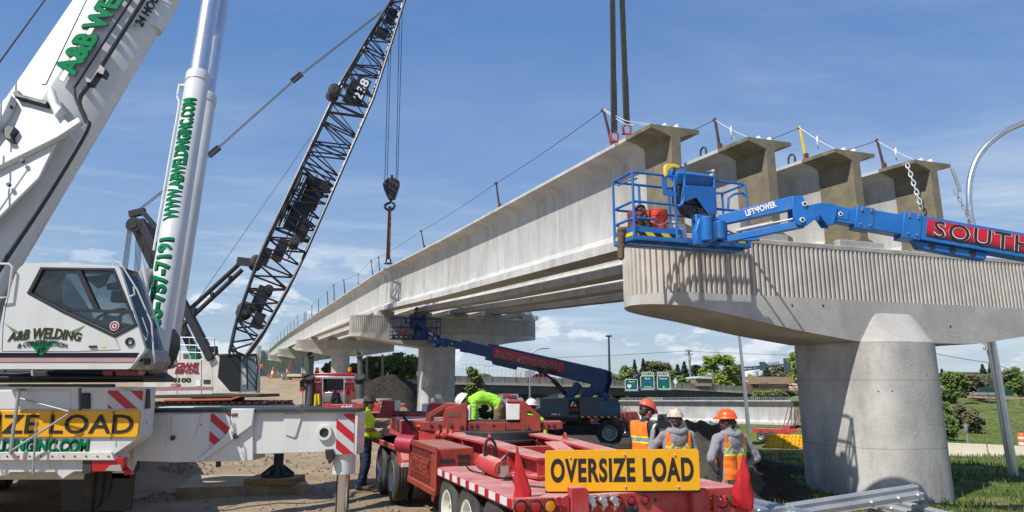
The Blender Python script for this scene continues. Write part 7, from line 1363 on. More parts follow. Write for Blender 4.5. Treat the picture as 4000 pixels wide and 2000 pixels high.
for i, (u, v, Y, w, lb) in enumerate(((3660, 1555, 62, 130, 'large green bush at the right side of the near column'), (3745, 1560, 66, 120, 'green bush in the middle of the right bank'), (3690, 1600, 58, 120, 'low spreading bush in front on the right bank'), (3800, 1585, 64, 90, 'small bush at the right of the bank'), (3640, 1520, 75, 90, 'bush high on the bank beside the column'))):
    t = tree(u, v+16, Y, w*.72, lb, (1, 3, 1, 3, 1)[i], 'round', 1500, False, 'bushes on the right bank'); t.name = 'bush'; t['category'] = 'bush'
for i, (u, v, w) in enumerate(((2990, 1528, 90), (3050, 1522, 100), (3105, 1526, 80))):
    t = tree(u, v, 104+i, w, ['left', 'middle', 'right'][i]+' patch of scrub on the bank below the tan building', 3 if i == 1 else 1, 'round', 900, False, 'scrub below the tan building', zb=PY(u, 1556, 104).z); t.name = 'bush'; t['category'] = 'bush'
k = MB(); rg = random.Random(11); vs = []
for i in range(700): u = rg.uniform(2200, 2990); Y = rg.uniform(150, 190); p = PY(u, rg.uniform(1478, 1500), Y); s = rg.uniform(.5, 1.2); x = V((rg.gauss(0, 1), rg.gauss(0, 1), rg.gauss(0, .6))).normalized(); y = x.orthogonal(); k.add([p-x*s, p+y*s, p+x*s, p-y*s], [(0, 1, 2, 3)])
tag(obj('foliage', k, m_fol[1], smooth=0), 'far mass of low greenery behind the old bridge', 'foliage', kind='stuff')
# bare twigs by the old bridge trailer
k = MB()
for i in range(260):
    u = rg.uniform(2395, 2490); Y = rg.uniform(40, 46); p = PY(u, rg.uniform(1660, 1702), Y); q = p+V((rg.uniform(-.25, .25), 0, rg.uniform(.4, 1.0))); k.cyl(p, q, .014, .006, 4)
tag(obj('brush', k, M('dry_red_brown_twigs', (.17, .09, .06), .9), smooth=0), 'dry red brown brush below the parked trucks', 'brush', kind='stuff')
# ------------------------------------------------------------------ delivered girder on its carrier
a, b = PY(2428, 1640, 88), PY(3160, 1660, 70); a.z = PY(2428, 1642, 88).z; b.z = PY(3160, 1662, 70).z
dg_ = (b-a).normalized(); sg_ = V((dg_.y, -dg_.x, 0)).normalized(); sg_ = sg_ if sg_.y < 0 else -sg_
T = thing('concrete_girder', a, 'long pale concrete girder lying on red carriers left of the near pier column', 'bridge girder')
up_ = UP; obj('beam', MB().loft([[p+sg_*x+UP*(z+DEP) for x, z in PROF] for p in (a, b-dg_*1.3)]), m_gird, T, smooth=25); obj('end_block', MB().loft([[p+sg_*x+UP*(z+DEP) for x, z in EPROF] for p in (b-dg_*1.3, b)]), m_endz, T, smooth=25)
k = MB(); n = 110
for i in range(n): p = a.lerp(b, (i+.5)/n)+UP*DEP; k.path([p, p+UP*.28, p+UP*.3+dg_*.12], .035, 4)
q = obj('shear_reinforcement', k, m_galv, T); q['kind'] = 'stuff'
for i, f in enumerate((.015, .93)):
    p = a.lerp(b, f); Tq = thing('girder_carrier', (p.x, p.y, p.z-2), ['red carrier under the left end of the delivered girder', 'dark red carrier under the right end of the delivered girder'][i], 'trailer', 'carriers of the delivered girder'); fr = Fr(p, dg_, -sg_, UP)
    obj('frame', MB(fr).box(-3.5, 3.5, -1.2, 1.2, -.75, -.35), m_red, Tq); obj('bolster', MB(fr).box(-.4, .4, -1.2, 1.2, -.35, -.02), m_red, Tq)
    for x in (-2.6, -1.5, 1.5, 2.6): wheel(Tq, fr((x, -1.1, -1.05)), sg_, .5, .5, m_rimg, tread=16)
    k = MB(fr); [k.path([(x, -.75, -.3), (x+.5, -.6, 1.3), (x+.55, -.4, 1.75)], .04, 5) for x in (-.6, -.2, .5)]; k.path([(.3, -.7, -.3), (.35, -.6, 1.75)], .04, 5); obj('tie_chain', k, m_rust, Tq)
# ------------------------------------------------------------------ parked and moving vehicles
def car(u, v, Y, L_, Hc, m, label, yaw=0, kind='car', grp=None):
    p = PY(u, v, Y); c, s = math.cos(yaw), math.sin(yaw); fr = Fr(p, V((c, s, 0)), V((-s, c, 0)), UP); T = thing({'car': 'car', 'pickup': 'pickup_truck', 'lorry': 'truck'}[kind], p, label, 'car' if kind == 'car' else 'truck', grp); w = 1.75
    if kind == 'car': pr = [(-.5, .22), (-.5, .55), (-.44, .62), (-.30, .66), (-.17, 1.0), (.16, 1.0), (.32, .66), (.47, .60), (.5, .45), (.5, .22)]
    elif kind == 'pickup': pr = [(-.5, .28), (-.5, .62), (-.10, .62), (-.08, 1.0), (.16, 1.0), (.26, .66), (.46, .62), (.5, .5), (.5, .28)]
    else: pr = [(-.5, .25), (-.5, .5), (-.1, .5), (-.1, 1.0), (.22, 1.0), (.28, .62), (.48, .58), (.5, .3), (.5, .25)]
    obj('body', MB(fr).prism([(x*L_, -w/2, z*Hc) for x, z in pr], (0, w, 0)), m, T, bevel=.06)
    g = [(-.26, .68), (-.16, .94), (.14, .94), (.27, .68)] if kind == 'car' else [(-.06, .68), (-.06, .94), (.14, .94), (.21, .68)]
    k = MB(fr); k.prism([(x*L_, -w/2-.01, z*Hc) for x, z in g], (0, w+.02, 0)); obj('windows', k, m_glassd, T)
    for x in (-.31, .31):
        for sy in (-1, 1): c_ = fr((x*L_, sy*(w/2-.08), .32)); obj('wheel', MB().lathe([(.1, 0), (.30, 0), (.33, .3), (.33, .7), (.30, 1), (.1, 1)], c_-fr.y*.11, c_+fr.y*.11, 14), m_rubber, T)
    k = MB(fr); [k.box(.498*L_, .506*L_, y-.2, y+.2, .40*Hc, .50*Hc) for y in (-.6, .6)]; obj('headlight', k, m_wlet, T); k = MB(fr); [k.box(-.506*L_, -.498*L_, y-.2, y+.2, .45*Hc, .58*Hc) for y in (-.6, .6)]; obj('tail_light', k, m_rlens, T)
    return T
m_carr = M('red_car_paint', (.30, .012, .02), .3, coat=.6); m_card = M('dark_car_paint', (.02, .025, .035), .3, coat=.6); m_carp = M('maroon_car_paint', (.10, .015, .035), .3, coat=.6)
q = fbp(.52, -2, 0); car(2112, 1496, q.y+2, 4.6, 1.35, m_carr, 'red car driving on the old freeway bridge')
q = car(2508, 1500, 113, 4.2, 1.5, m_card, 'dark vehicle on the old bridge behind the green signs')
car(2005, 1564, 215, 4.2, 1.45, m_carp, 'small maroon car on the road under the old bridge', R(100)); car(2085, 1562, 225, 4.4, 1.5, m_galv, 'small grey car on the road under the old bridge, right of the lamp pole', R(100)); car(1640+340, 1560, 210, 4, 1.4, m_carr, 'tiny red car far along the road under the old bridge', R(100))
car(2350, 1672, 66, 5.2, 1.75, m_card, 'black pickup truck parked beyond the boom lift', R(-70), 'pickup'); car(2278, 1668, 68, 5.5, 1.8, m_carr, 'red pickup truck parked left of the black one', R(-55), 'pickup'); car(2316, 1664, 74, 5, 1.7, m_galv, 'grey pickup parked between the red and black trucks', R(-60), 'pickup'); car(2425, 1686, 66, 5.5, 1.7, m_redo, 'dull red truck with pale wheels right of the black pickup', R(-50), 'lorry'); car(2612, 1690, 68, 4.6, 1.6, m_card, 'dark pickup half hidden behind the two talking workers', R(-70), 'pickup')
# ------------------------------------------------------------------ poles
def pole(name, px0, px1, Y, r0, r1, m, label, cat, arm=None, extra=None):
    a, b = PY(*px0, Y), PY(*px1, Y); T = thing(name, a, label, cat); obj('shaft', MB().cyl(a, b, r0, r1, 10), m, T)
    if arm: obj('arm', MB().path(crv([PY(u, v, Y) for u, v in arm]), r1*.9, 7), m, T); 
    return T
Tp = thing('street_lamp', PY(3990, 2010, 18), 'tall steel street lamp with a curved arm at the right edge', 'street lamp')
a, b = PY(3990, 2040, 18), PY(3793, 860, 18); obj('shaft', MB().cyl(a, b, .115, .085, 18), m_alum, Tp); obj('arm', MB().path(crv([b, PY(3785, 770, 18), PY(3792, 690, 18), PY(3822, 612, 18), PY(3880, 545, 18), PY(3950, 500, 18), PY(4060, 462, 18), PY(4160, 450, 18)]), .075, 12), m_alum, Tp)
k = MB(); c = PY(4190, 452, 18); k.prism([c+V((-.35, -.12, 0)), c+V((.4, -.14, .0)), c+V((.45, -.14, .1)), c+V((-.3, -.1, .12))], (0, .28, 0)); obj('lamp_head', k, m_galv, Tp, bevel=.02)
T = pole('street_lamp', (2069, 1590), (2069, 1405), 95, .12, .08, m_alum, 'pale street lamp behind the far lift boom with its arm curving right', 'street lamp', [(2069, 1405), (2073, 1385), (2090, 1370), (2115, 1362), (2147, 1361)])
T = pole('street_lamp', (2926, 1695), (2887, 1300), 38, .105, .07, m_alum, 'slim shiny pole rising behind the near pier cap, left of the column', 'pole')
T = pole('light_mast', (2382, 1500), (2378, 1315), 150, .28, .18, m_dark, 'tall high mast light above the trees right of the far lift', 'light mast'); k = MB(); [k.cbox(PY(2378+dx, 1313, 150), (.5, .5, .3)) for dx in (-7, 0, 7)]; obj('lamp_ring', k, m_dark, T)
for u, v, lb in ((2034, 1452, 'thin pole on the old bridge left of the red car'), (2368, 1441, 'short pole near the high mast light'), (2016, 1420, 'thin distant pole left of the lamp')): pole('light_pole', (u, 1498), (u, v), 140, .10, .08, m_galv, lb, 'pole')
def upole(px0, px1, Y, label, arms, r=.16):
    a, b = PY(*px0, Y), PY(*px1, Y); T = thing('utility_pole', a, label, 'utility pole', 'timber utility poles'); obj('shaft', MB().cyl(a, b, r*1.3, r, 8), m_polewood, T); k = MB()
    for u, v, w in arms:
        k.beam(PY(u-w/2, v, Y-.2), PY(u+w/2, v, Y-.2), .14, .14)
        for i in range(4): c = PY(u-w/2+w*i/3, v, Y-.2); k.cyl(c, c+UP*.28, .06, n=6)
    obj('crossarm', k, m_polewood, T); k = MB(); c = PY(px1[0]+4, px1[1]+32, Y-.3); k.cyl(c-UP*.4, c+UP*.4, .22, n=10); obj('transformer', k, m_galv, T); return T
upole((2700, 1502), (2690, 1366), 128, 'timber utility pole with two crossarms above the old bridge', [(2690, 1372, 26), (2692, 1386, 26)])
upole((3890, 1510), (3851, 1322), 88, 'leaning timber utility pole with crossarms at the right', [(3852, 1328, 36), (3854, 1343, 32), (3857, 1365, 28)])
T = pole('signal_pole', (2896, 1490), (2893, 1428), 118, .16, .14, m_dark, 'dark traffic signal pole beside the slim pole', 'signal'); k = MB(); [k.cbox(PY(2896, v, 117.7), (.4, .4, 1.0)) for v in (1466, 1482)]; obj('signal_head', k, m_black, T)
pole('timber_post', (2788, 1500), (2782, 1444), 120, .14, .12, m_polewood, 'bare timber post in front of the bright tree', 'post')
for i, (u, v0, v1, lb) in enumerate(((1413, 1400, 1490, 'pale pole left of the banner'), (1474, 1385, 1480, 'brown pole right of the banner'))): pole('timber_post', (u+20, v1), (u+20, v0), 84, .16, .13, m_polewood, lb, 'post')
tag(obj('banner', MB().prism(pts([(1466, 1412), (1474, 1412), (1474, 1436), (1467, 1436)], 83), (0, .05, 0)), M('purple_blue_cloth', (.12, .10, .42), .8), base=PY(1466, 1436, 83)), 'small purple blue banner hung on a pole below the bridge', 'banner')
def wire(px, Y, label, r=.035, sag=.004): return cable([PY(u, v, y) for (u, v), y in zip(px, Y)], r, m_wire, label, 'overhead wires', 'overhead_wire', sag, 'wire')
wire([(2690, 1370), (2150, 1398)], [128, 150], 'overhead wire running left from the timber utility pole'); wire([(2692, 1372), (3300, 1392), (3852, 1326)], [128, 115, 88], 'overhead wire running from the timber pole to the right pole'); wire([(3610, 1372), (3868, 1418), (4200, 1480)][:1]+[(3866, 1416)], [70, 86], 'lower wire right of the near column', .03); wire([(3868, 1418), (4150, 1500)], [86, 70], 'wire dropping to the right edge', .03); wire([(1890, 1432), (2150, 1416)], [150, 150], 'faint wire left of the far lamp', .03)
# overhead sign gantry, tank, buildings
T = thing('sign_gantry', PY(2905, 1446, 150), 'dark overhead gantry truss above the tan building', 'gantry'); k = MB()
a0, a1, b0, b1 = PY(2898, 1437, 150), PY(3075, 1423, 150), PY(2898, 1448, 150), PY(3050, 1427, 150); k.cyl(a0, a1, .17, n=6); k.cyl(b0, b1, .17, n=6)
for i in range(9): f = i/8; k.cyl(a0.lerp(a1, f), b0.lerp(b1, f), .09, n=5)
k.cbox(PY(3075, 1425, 150), (1.3, .4, 2.6)); k.cbox(PY(2979, 1430, 150), (1.1, .4, 1.7)); k.cyl(PY(3075, 1418, 150), PY(3075, 1530, 150), .2, n=8); k.cyl(PY(2903, 1430, 150), PY(2903, 1530, 150), .2, n=8); obj('truss', k, M('blue_grey_steel', (.06, .09, .10), .6), T)
def block(px, Y, dp, m, label, name='building', roof=None, wins=None, cat='building'):
    q = pts(px, Y); zb = ground(q[0].x, q[0].y)-1; T = thing(name, (q[0].x, Y, q[-1].z), label, cat); obj('walls', MB().prism(q, (0, dp, 0)), m, T)
    if roof: obj('roof', MB().prism(pts(roof[0], Y-.4), (0, dp+.8, 0)), roof[1], T)
    for w in (wins or []): obj('window', MB().prism(pts(w, Y-.06), (0, .1, 0)), m_glassd, T)
    return T
block([(2930, 1500), (3230, 1500), (3230, 1540), (2930, 1540)], 122, 14, M('brown_wall', (.16, .11, .08), .85), 'low tan commercial building with a wide flat roof, left of the near column', roof=([(2932, 1472), (3240, 1472), (3240, 1500), (2934, 1500)], m_bldg), wins=[[(3035, 1496), (3060, 1496), (3060, 1499), (3035, 1499)], [(3064, 1496), (3080, 1496), (3080, 1499), (3064, 1499)]])
tag(obj('storage_tank', MB().lathe([(0, 0), (1.5, 0), (1.5, .93), (1.2, 1), (0, 1)], PY(2934, 1474, 160), PY(2934, 1447, 160), 20), m_wlet, base=PY(2934, 1474, 160)), 'white round tank behind the tan building roof', 'tank')
block([(3017, 1416), (3044, 1412), (3050, 1444), (3016, 1444)], 200, 8, M('grey_blue_silo', (.30, .34, .38), .6), 'grey tower like building behind the trees', wins=None)
block([(2716, 1476), (2780, 1476), (2780, 1508), (2716, 1508)], 118, 8, M('tan_house_wall', (.30, .22, .16), .85), 'small house with a pale green roof behind the old bridge', roof=([(2722, 1474), (2750, 1469), (2780, 1472), (2782, 1480), (2716, 1478)], M('pale_green_roof', (.45, .58, .50), .6)))
for i, (u0, u1, v0) in enumerate(((2000, 2032, 1459), (2051, 2090, 1449))): block([(u0, v0), (u1, v0), (u1, 1500), (u0, 1500)], 160, 6, m_galv if i else m_cream, ['small pale box building beyond the old bridge', 'grey box building beyond the bridge, behind the red car'][i])
block([(3720, 1464), (3822, 1454), (3822, 1500), (3720, 1500)], 112, 8, M('brown_brick', (.14, .08, .06), .85), 'brown roofed building right of the near column', roof=([(3715, 1465), (3790, 1462), (3788, 1454), (3850, 1455), (3850, 1470), (3715, 1473)], m_roofd))
HUT = block([(3800, 1492), (3880, 1488), (3880, 1520), (3800, 1522)], 100, 5, M('brown_wall_dark', (.09, .065, .055), .85), 'dark brick hut with pale panels at the right', wins=None)
k = MB(); k.prism(pts([(3806, 1494), (3822, 1491), (3824, 1508), (3808, 1508)], 99.7), (0, .1, 0)); k.prism(pts([(3826, 1488), (3848, 1486), (3852, 1497), (3830, 1497)], 99.7), (0, .1, 0)); obj('pale_panel', k, m_wlet, HUT)
m_cabg = M('dark_green_cabinet_paint', (.012, .06, .035), .5)
T = block([(3856, 1513), (3902, 1511), (3902, 1544), (3856, 1544)], 92, 1.5, m_cabg, 'green utility cabinet on the grass bank at the right', 'utility_cabinet', cat='cabinet'); obj('plinth', MB().prism(pts([(3854, 1533), (3904, 1533), (3904, 1544), (3854, 1544)], 91.8), (0, 3.4, 0)), m_galv, T)
block([(3928, 1525), (3956, 1523), (3960, 1545), (3930, 1546)], 96, 1.5, m_cabg, 'second darker green cabinet at the right edge', 'utility_cabinet', cat='cabinet')
# curb of the road on the bank and barrier in front of it
k = MB(); P = [PY(3780, 1549, 84), PY(3870, 1553, 82), PY(4030, 1556, 80)]
for a, b in zip(P, P[1:]): k.beam(a, b, .3, .25)
struct('curb', k, M('worn_brown_curb', (.30, .22, .17), .9), label='worn curb along the road on the right bank')
k = MB(); P = [PY(3780, 1560, 80), PY(3870, 1568, 77), PY(4030, 1576, 74)]; 
Tf = thing('wire_fence', P[0], 'low wire fence with thin posts along the right bank', 'fence'); 
for f in (.1, .35, .6, .85): p = P[0].lerp(P[2], f); obj('post', MB().cyl(p-UP*.3, p+UP*.85, .04, n=6), m_rust, Tf)
obj('fence_wire', MB().path(P, .015, 4), m_wire, Tf)
def barrier(a, b, label):
    a, b = V(a), V(b); d = (b-a).normalized(); s = V((d.y, -d.x, 0)); T = thing('concrete_barrier', a, label, 'barrier', 'barriers along the right bank'); obj('block', MB().loft([[p+s*x+UP*z for x, z in ((-.30, -.1), (.30, -.1), (.30, .08), (.16, .30), (.09, .86), (-.09, .86), (-.16, .30), (-.30, .08))] for p in (a, b)]), m_barrier, T, bevel=.015); return T
bz = lambda u, v, Y: (lambda p: V((p.x, p.y, p.z)))(PY(u, v, Y))
b0, b1, b2 = bz(3660, 1797, 39), bz(3862, 1806, 38), bz(4120, 1822, 36.6); barrier(b0, b1, 'cream concrete barrier just right of the near column'); T = barrier(b1+(b2-b1).normalized()*.05, b2, 'cream concrete barrier at the right edge'); barrier(b0-(b2-b0).normalized()*5, b0-(b2-b0).normalized()*.04, 'cream concrete barrier partly behind the near column')
tag(obj('curved_marker', MB().prism(pts([(3826, 1746), (3838, 1750), (3848, 1750), (3842, 1744), (3852, 1744), (3858, 1753), (3850, 1757), (3838, 1757)], 41), (0, .1, 0)), M('pale_yellow_plastic', (.75, .72, .12), .5), base=PY(3840, 1757, 41)), 'pale yellow plastic scrap left of the lamp, behind the cream barrier', 'scrap'); tag(obj('curved_marker', MB().prism(pts([(3880, 1744), (3890, 1744), (3905, 1757), (3896, 1757)], 41), (0, .1, 0)), M('pale_yellow_plastic_strip', (.75, .72, .12), .5), base=PY(3890, 1757, 41)), 'pale yellow plastic strip behind the cream barrier, nearest the lamp', 'scrap')
def barrel(u, v, Y, label, m=m_orange, h=1.0):
    p = PY(u, v, Y); T = thing('traffic_barrel', p, label, 'traffic barrel'); obj('drum', MB().lathe([(.30, 0), (.30, .08), (.24, .1), (.22, .9), (.18, 1), (0, 1)], p, p+UP*h, 16), m, T); k = MB(); [k.lathe([(.245-.03*f, 0), (.245-.03*f, 1)], p+UP*h*f, p+UP*h*(f+.14), 16) for f in (.35, .65)]; obj('white_band', k, m_wlet, T)
barrel(4000, 1762, 44, 'orange and white traffic barrel at the right edge')
for i, u in enumerate((3128, 3140)): barrel(u, 1526, 112, ['left', 'right'][i]+' orange barrel by the tan building, at the column edge')
T = thing('barricade', PY(3108, 1526, 112), 'striped barricade in front of the tan building', 'barricade'); k = MB(); [k.prism(pts([(3082, v), (3120, v), (3120, v+6), (3082, v+6)], 112), (0, .1, 0)) for v in (1498, 1509, 1518)]; obj('board', k, M('orange_white_board', (.75, .28, .16), .5, stripe=((.8, .78, .74), (.7, 0, .7), .8, .5)), T); k = MB(); [k.beam(PY(u, 1526, 112.2), PY(u, 1494, 112.2), .12, .1) for u in (3085, 3117)]; obj('leg', k, m_dark, T)
for i, (u, v, lb) in enumerate(((2898, 1496, 'small red barricade by the signal pole'), (2915, 1498, 'second small red barricade by the signal pole'))): tag(obj('barricade', MB().prism(pts([(u-7, v-12), (u+7, v-12), (u+7, v), (u-7, v)], 118), (0, .2, 0)), M('red_white_barricade_board', (.55, .06, .05), .5, stripe=((.8, .75, .7), (.0, 0, 1), .5, .5)), base=PY(u, v, 118)), lb, 'barricade')
T = thing('plank_fence', PY(2975, 1527, 116), 'ragged dark plank fence below the tan building', 'fence'); k = MB(); rg = random.Random(4); [k.beam(PY(u, 1528, 116), PY(u, 1500+rg.uniform(-9, 7) if u < 3010 else 1502+rg.uniform(-1, 2), 116), .3, .05) for u in range(2968, 3080, 7)]; obj('planks', k, m_bark, T)
# junk pile on the bank
k = MB(); rg = random.Random(9)
for i in range(50): c = PY(3640+rg.uniform(-22, 30), 1525+rg.uniform(-10, 12), 92); k.cbox(c, [rg.uniform(.2, .8) for _ in range(3)])
tag(obj('rubble', k, M('mixed_pale_rubble', (.50, .42, .38), .8, var=.6, vs=2, dirt=(.55, .12, .06), ds=1.2), smooth=0), 'heap of mixed rubble among the bushes right of the near column', 'rubble', kind='stuff')
# ------------------------------------------------------------------ yellow plastic barriers stacked beside the near column
for r_, (v0, Y) in enumerate(((1752, 30.2), (1738, 30.4), (1724, 30.6), (1710, 30.8))):
    for c_ in range(3):
        u0, u1 = 2998+c_*62+r_*2, 2998+c_*62+60+r_*2; z = 1.0; p = PY(u0, v0+c_*2, Y); n = 12; L_ = (PY(u1, v0, Y)-PY(u0, v0, Y)).x
        k = MB(Fr(p)); k.loft([[(L_*i/n, 0+.02*math.sin(i*2.1), .012*math.sin(i*1.7)), (L_*i/n, .34, .01), (L_*i/n, .34, .125), (L_*i/n, 0+.02*math.sin(i*2.1), .135+.012*math.sin(i*1.7))] for i in range(n+1)]); k.box(0.02, .08, -.03, .0, .01, .13); k.box(L_-.08, L_-.02, -.03, 0, .01, .13)
        tag(obj('plastic_barrier', k, m_plasyel, base=p, bevel=.02), '%s yellow plastic barrier in the %s row of the stack by the near column' % (['left', 'middle', 'right'][c_], ['bottom', 'second', 'third', 'top'][r_]), 'plastic barrier', 'stacked yellow barriers')
k = MB(); k.prism([PY(2995, 1765, 30)-UP*.6, PY(3190, 1768, 30)-UP*.6, PY(3190, 1768, 30), PY(2995, 1765, 30)], (0, 1.2, 0)); tag(obj('pallet', k, m_wood, base=PY(3090, 1766, 30)), 'low pallet under the stack of yellow barriers', 'pallet')
# ------------------------------------------------------------------ soil heaps
def heap(cx, cy, rx, ry, hgt, m, label, name='soil_heap', seed=1, rough=.22, cat='soil heap', pk=1.0, clods=160):
    rg = random.Random(seed); k = MB(); nr, na = 40, 110; vs = []; fs = []
    for i in range(nr+1):
        f = i/nr
        for j in range(na):
            a = 2*math.pi*j/na; w = 1+.14*math.sin(2*a+seed)+.08*math.sin(5*a+seed*2); x, y = cx+math.cos(a)*rx*f*w, cy+math.sin(a)*ry*f*w
            z = hgt*max(0, (1-f**pk))**1.15; n_ = noise.noise(V((x*1.1, y*1.1, seed)))*rough*hgt*.5+noise.noise(V((x*3.3, y*3.3, seed)))*rough*hgt*.22+(.5-abs(noise.noise(V((x*2.4, y*2.4, seed+5)))))*rough*hgt*.28+noise.noise(V((x*8, y*8, seed)))*rough*hgt*.09; vs.append((x, y, ground(x, y)-.12+z+n_*(1-f*.6)))
    fs = [(i*na+j, i*na+(j+1) % na, (i+1)*na+(j+1) % na, (i+1)*na+j) for i in range(nr) for j in range(na)]
    k.add(vs, fs)
    for i in range(clods):
        f, a = rg.random()**.6, rg.uniform(0, 6.28); b = vs[min(nr, int(f*nr))*na+int(a/6.2832*na) % na]; s = rg.uniform(.012, .05)*(1+.03*max(0, cy-12)); k.add([(b[0]+math.cos(t)*s*r_*rg.uniform(.7, 1.2), b[1]+math.sin(t)*s*r_*rg.uniform(.7, 1.2), b[2]+h_*s) for r_, h_ in ((1, -.3), (.75, .6)) for t in (0, 1.25, 2.5, 3.77, 5.0)], [(j, (j+1) % 5, 5+(j+1) % 5, 5+j) for j in range(5)]+[(5, 6, 7, 8, 9)])
    return tag(obj(name, k, m, base=(cx, cy, ground(cx, cy)), smooth=50), label, cat)
p = PY(1512, 1462, 52); heap(p.x+.2, p.y, 4.6, 4.0, p.z-ground(p.x, p.y)+.1, m_soil, 'dark soil heap left of the second pier', seed=3, pk=1.15)
p = PY(1610, 1490, 55); heap(p.x+.2, p.y, 3.4, 3.2, p.z-ground(p.x, p.y), m_soil, 'lower dark soil heap touching the second pier', seed=6, pk=1.4)
p = PY(1400, 1570, 47); heap(p.x, p.y, 3.6, 3, .9, m_clod, 'low tan dirt heap in front of the dark soil heap', seed=9)
for u_, v_, r_, h_, lb in ((745, 1838, 1.1, .34, 'small rough tan dirt berm behind the timber mat'), (1010, 1815, 1.3, .30, 'low tan dirt pile behind the yellow pad'), (1270, 1850, .7, .16, 'tiny dirt mound by the white outrigger jack'), (640, 1950, .8, .22, 'dirt lump in the shade under the white crane')):
    p = PZ(u_, v_, 0); heap(p.x, p.y, r_, r_*.6, h_, m_clod, lb, seed=int(u_), rough=.7, pk=1.3)
p = PY(2745, 1668, 14.0); heap(p.x+.15, p.y+.5, 1.4, 1.4, p.z-ground(p.x, p.y)+.02, m_fabric, 'soil heap under wrinkled black fabric behind the orange vested workers', 'fabric_covered_heap', 5, .62, pk=1.9)
p = PY(2985, 1790, 14.5); heap(p.x-.25, p.y+.2, 1.45, 1.5, .72, m_soil, 'lower dark soil heap sloping down to the near column', seed=12, rough=.3, pk=1.5)
p = PY(2420, 1715, 20); heap(p.x, p.y, 5.5, 2.4, .75, m_soil, 'long low dark soil ridge behind the red trailer', seed=14, rough=.4, pk=1.6)
p = PY(2130, 1700, 19); heap(p.x, p.y, 2.6, 1.8, .62, m_soil, 'small dark soil heap left of the far lift tyre', seed=15, rough=.4, pk=1.5)
p = PY(2000, 1640, 34); heap(p.x, p.y, 4.0, 2.6, 1.0, m_soil, 'dark soil bank behind the bending worker', seed=17, rough=.35, pk=1.5)
p = PY(2080, 1600, 48); k = MB(); 
for i in range(26): q = PY(2090+i*5, 1607-i*1.1, 60-i*.3); k.cyl(q-UP*.3, q+UP*.9, .03, n=5)
Tf = thing('wire_fence', PY(2090, 1607, 60), 'low green fence along the verge behind the far lift', 'fence'); obj('fence_post', k, m_galv, Tf); Tf.children[-1]['kind'] = 'stuff'; obj('mesh_panel', MB().prism(pts([(2060, 1625), (2215, 1572), (2215, 1560), (2060, 1607)], 60), (0, .04, 0)), M('dark_green_mesh', (.03, .06, .03), .9), Tf)
k = MB(); k.prism(pts([(2380, 1745), (2700, 1745), (2690, 1715), (2560, 1706), (2440, 1712)], 17), (0, .3, 0)) if False else None
# diamond sign lying by the heap
tag(obj('diamond_sign', MB().prism(pts([(2757, 1668), (2776, 1643), (2807, 1674), (2797, 1694)], 15.5), (0, .03, .01)), m_alum, base=PY(2780, 1690, 15.5), bevel=.004), 'back of a silver diamond road sign behind the fabric covered heap', 'sign')
# silt fence, flags, stakes, leaning sign on the right verge
T = thing('silt_fence', PY(3690, 1900, 24), 'sagging strip of black silt fence on the grass right of the column', 'silt fence'); k = MB(); q = [(3690, 1868), (3725, 1862), (3770, 1852), (3800, 1844), (3808, 1850), (3808, 1890), (3770, 1896), (3730, 1905), (3690, 1904)]; k.prism(pts(q, 22.5), (0, .04, 0)); obj('fabric', k, m_fabric, T); k = MB(); [k.cyl(PY(u, 1900, 22.6), PY(u-6, 1796, 22.6), .02, n=5) for u in (3795, 3700)]; obj('stake', k, m_wood, T)
T = thing('silt_fence', PY(3060, 1850, 24), 'low black silt fence below the yellow barriers', 'silt fence'); k = MB(); k.prism(pts([(2985, 1800), (3060, 1808), (3130, 1830), (3185, 1850), (3200, 1880), (3120, 1858), (3040, 1830), (2985, 1825)], 22), (0, .05, 0)); obj('fabric', k, m_fabric, T); k = MB(); [k.cyl(PY(u, v, 22.1), PY(u, v-50, 22.1), .018, n=5) for u, v in ((3035, 1815), (3138, 1840))]; obj('stake', k, m_wood, T)
T = thing('sign_post', PY(3782, 1748, 45), 'narrow leaning sign on a post seen from its edge, right of the column', 'sign post'); obj('post', MB().cyl(PY(3783, 1752, 45), PY(3774, 1658, 45), .045, n=6), m_galv, T); obj('sign_blade', MB().prism(pts([(3765, 1656), (3778, 1655), (3779, 1680), (3770, 1690)], 44.9), (0, .05, 0)), m_galv, T)
for u, v, lb in ((3917, 1863, 'tiny red marker flag on the grass near the lamp'), (3151, 1768, 'tiny red marker flag by the yellow barriers'), (3690, 1824, 'tiny red marker flag near the silt fence')): T = thing('marker_flag', PY(u, v+14, 26), lb, 'flag'); obj('cloth', MB().prism(pts([(u-6, v-5), (u+6, v-4), (u+5, v+4), (u-5, v+4)], 26), (0, .01, 0)), m_redfl, T); obj('wire_stem', MB().cyl(PY(u-5, v-5, 26), PY(u-4, v+16, 26), .006, n=4), m_wire, T)
# ------------------------------------------------------------------ galvanised guardrail beams bottom right
def rail(a, b, label, w=.31, m=m_galv):
    a, b = V(a), V(b); d = (b-a).normalized(); s = d.cross(UP).normalized(); n = s.cross(d); T = thing('guardrail_beam', a, label, 'guardrail beam', 'loose guardrail beams')
    pr = [(x*.76, z*.7) for x, z in ((-.155, 0), (-.135, .0), (-.09, .075), (-.05, .075), (-.015, .01), (.015, .01), (.05, .075), (.09, .075), (.135, 0), (.155, 0))]; pr = pr+[(x, z-.006) for x, z in reversed(pr)]
    cs = math.cos(R(50)); sn = math.sin(R(50)); obj('rail', MB().loft([[p+s*(x*cs-z*sn)*-1+n*(x*sn+z*cs) for x, z in pr] for p in (a, b)]), m, T, smooth=20)
    k = MB(); [k.cyl(b-d*o_+s*(-.068*cs-.055*sn)*-1+n*(-.068*sn+.055*cs), b-d*o_+s*(-.068*cs-.062*sn)*-1+n*(-.068*sn+.062*cs), .018, n=10) for o_ in (.12, .45, .9)]; obj('slot', k, m_wlet, T); return T
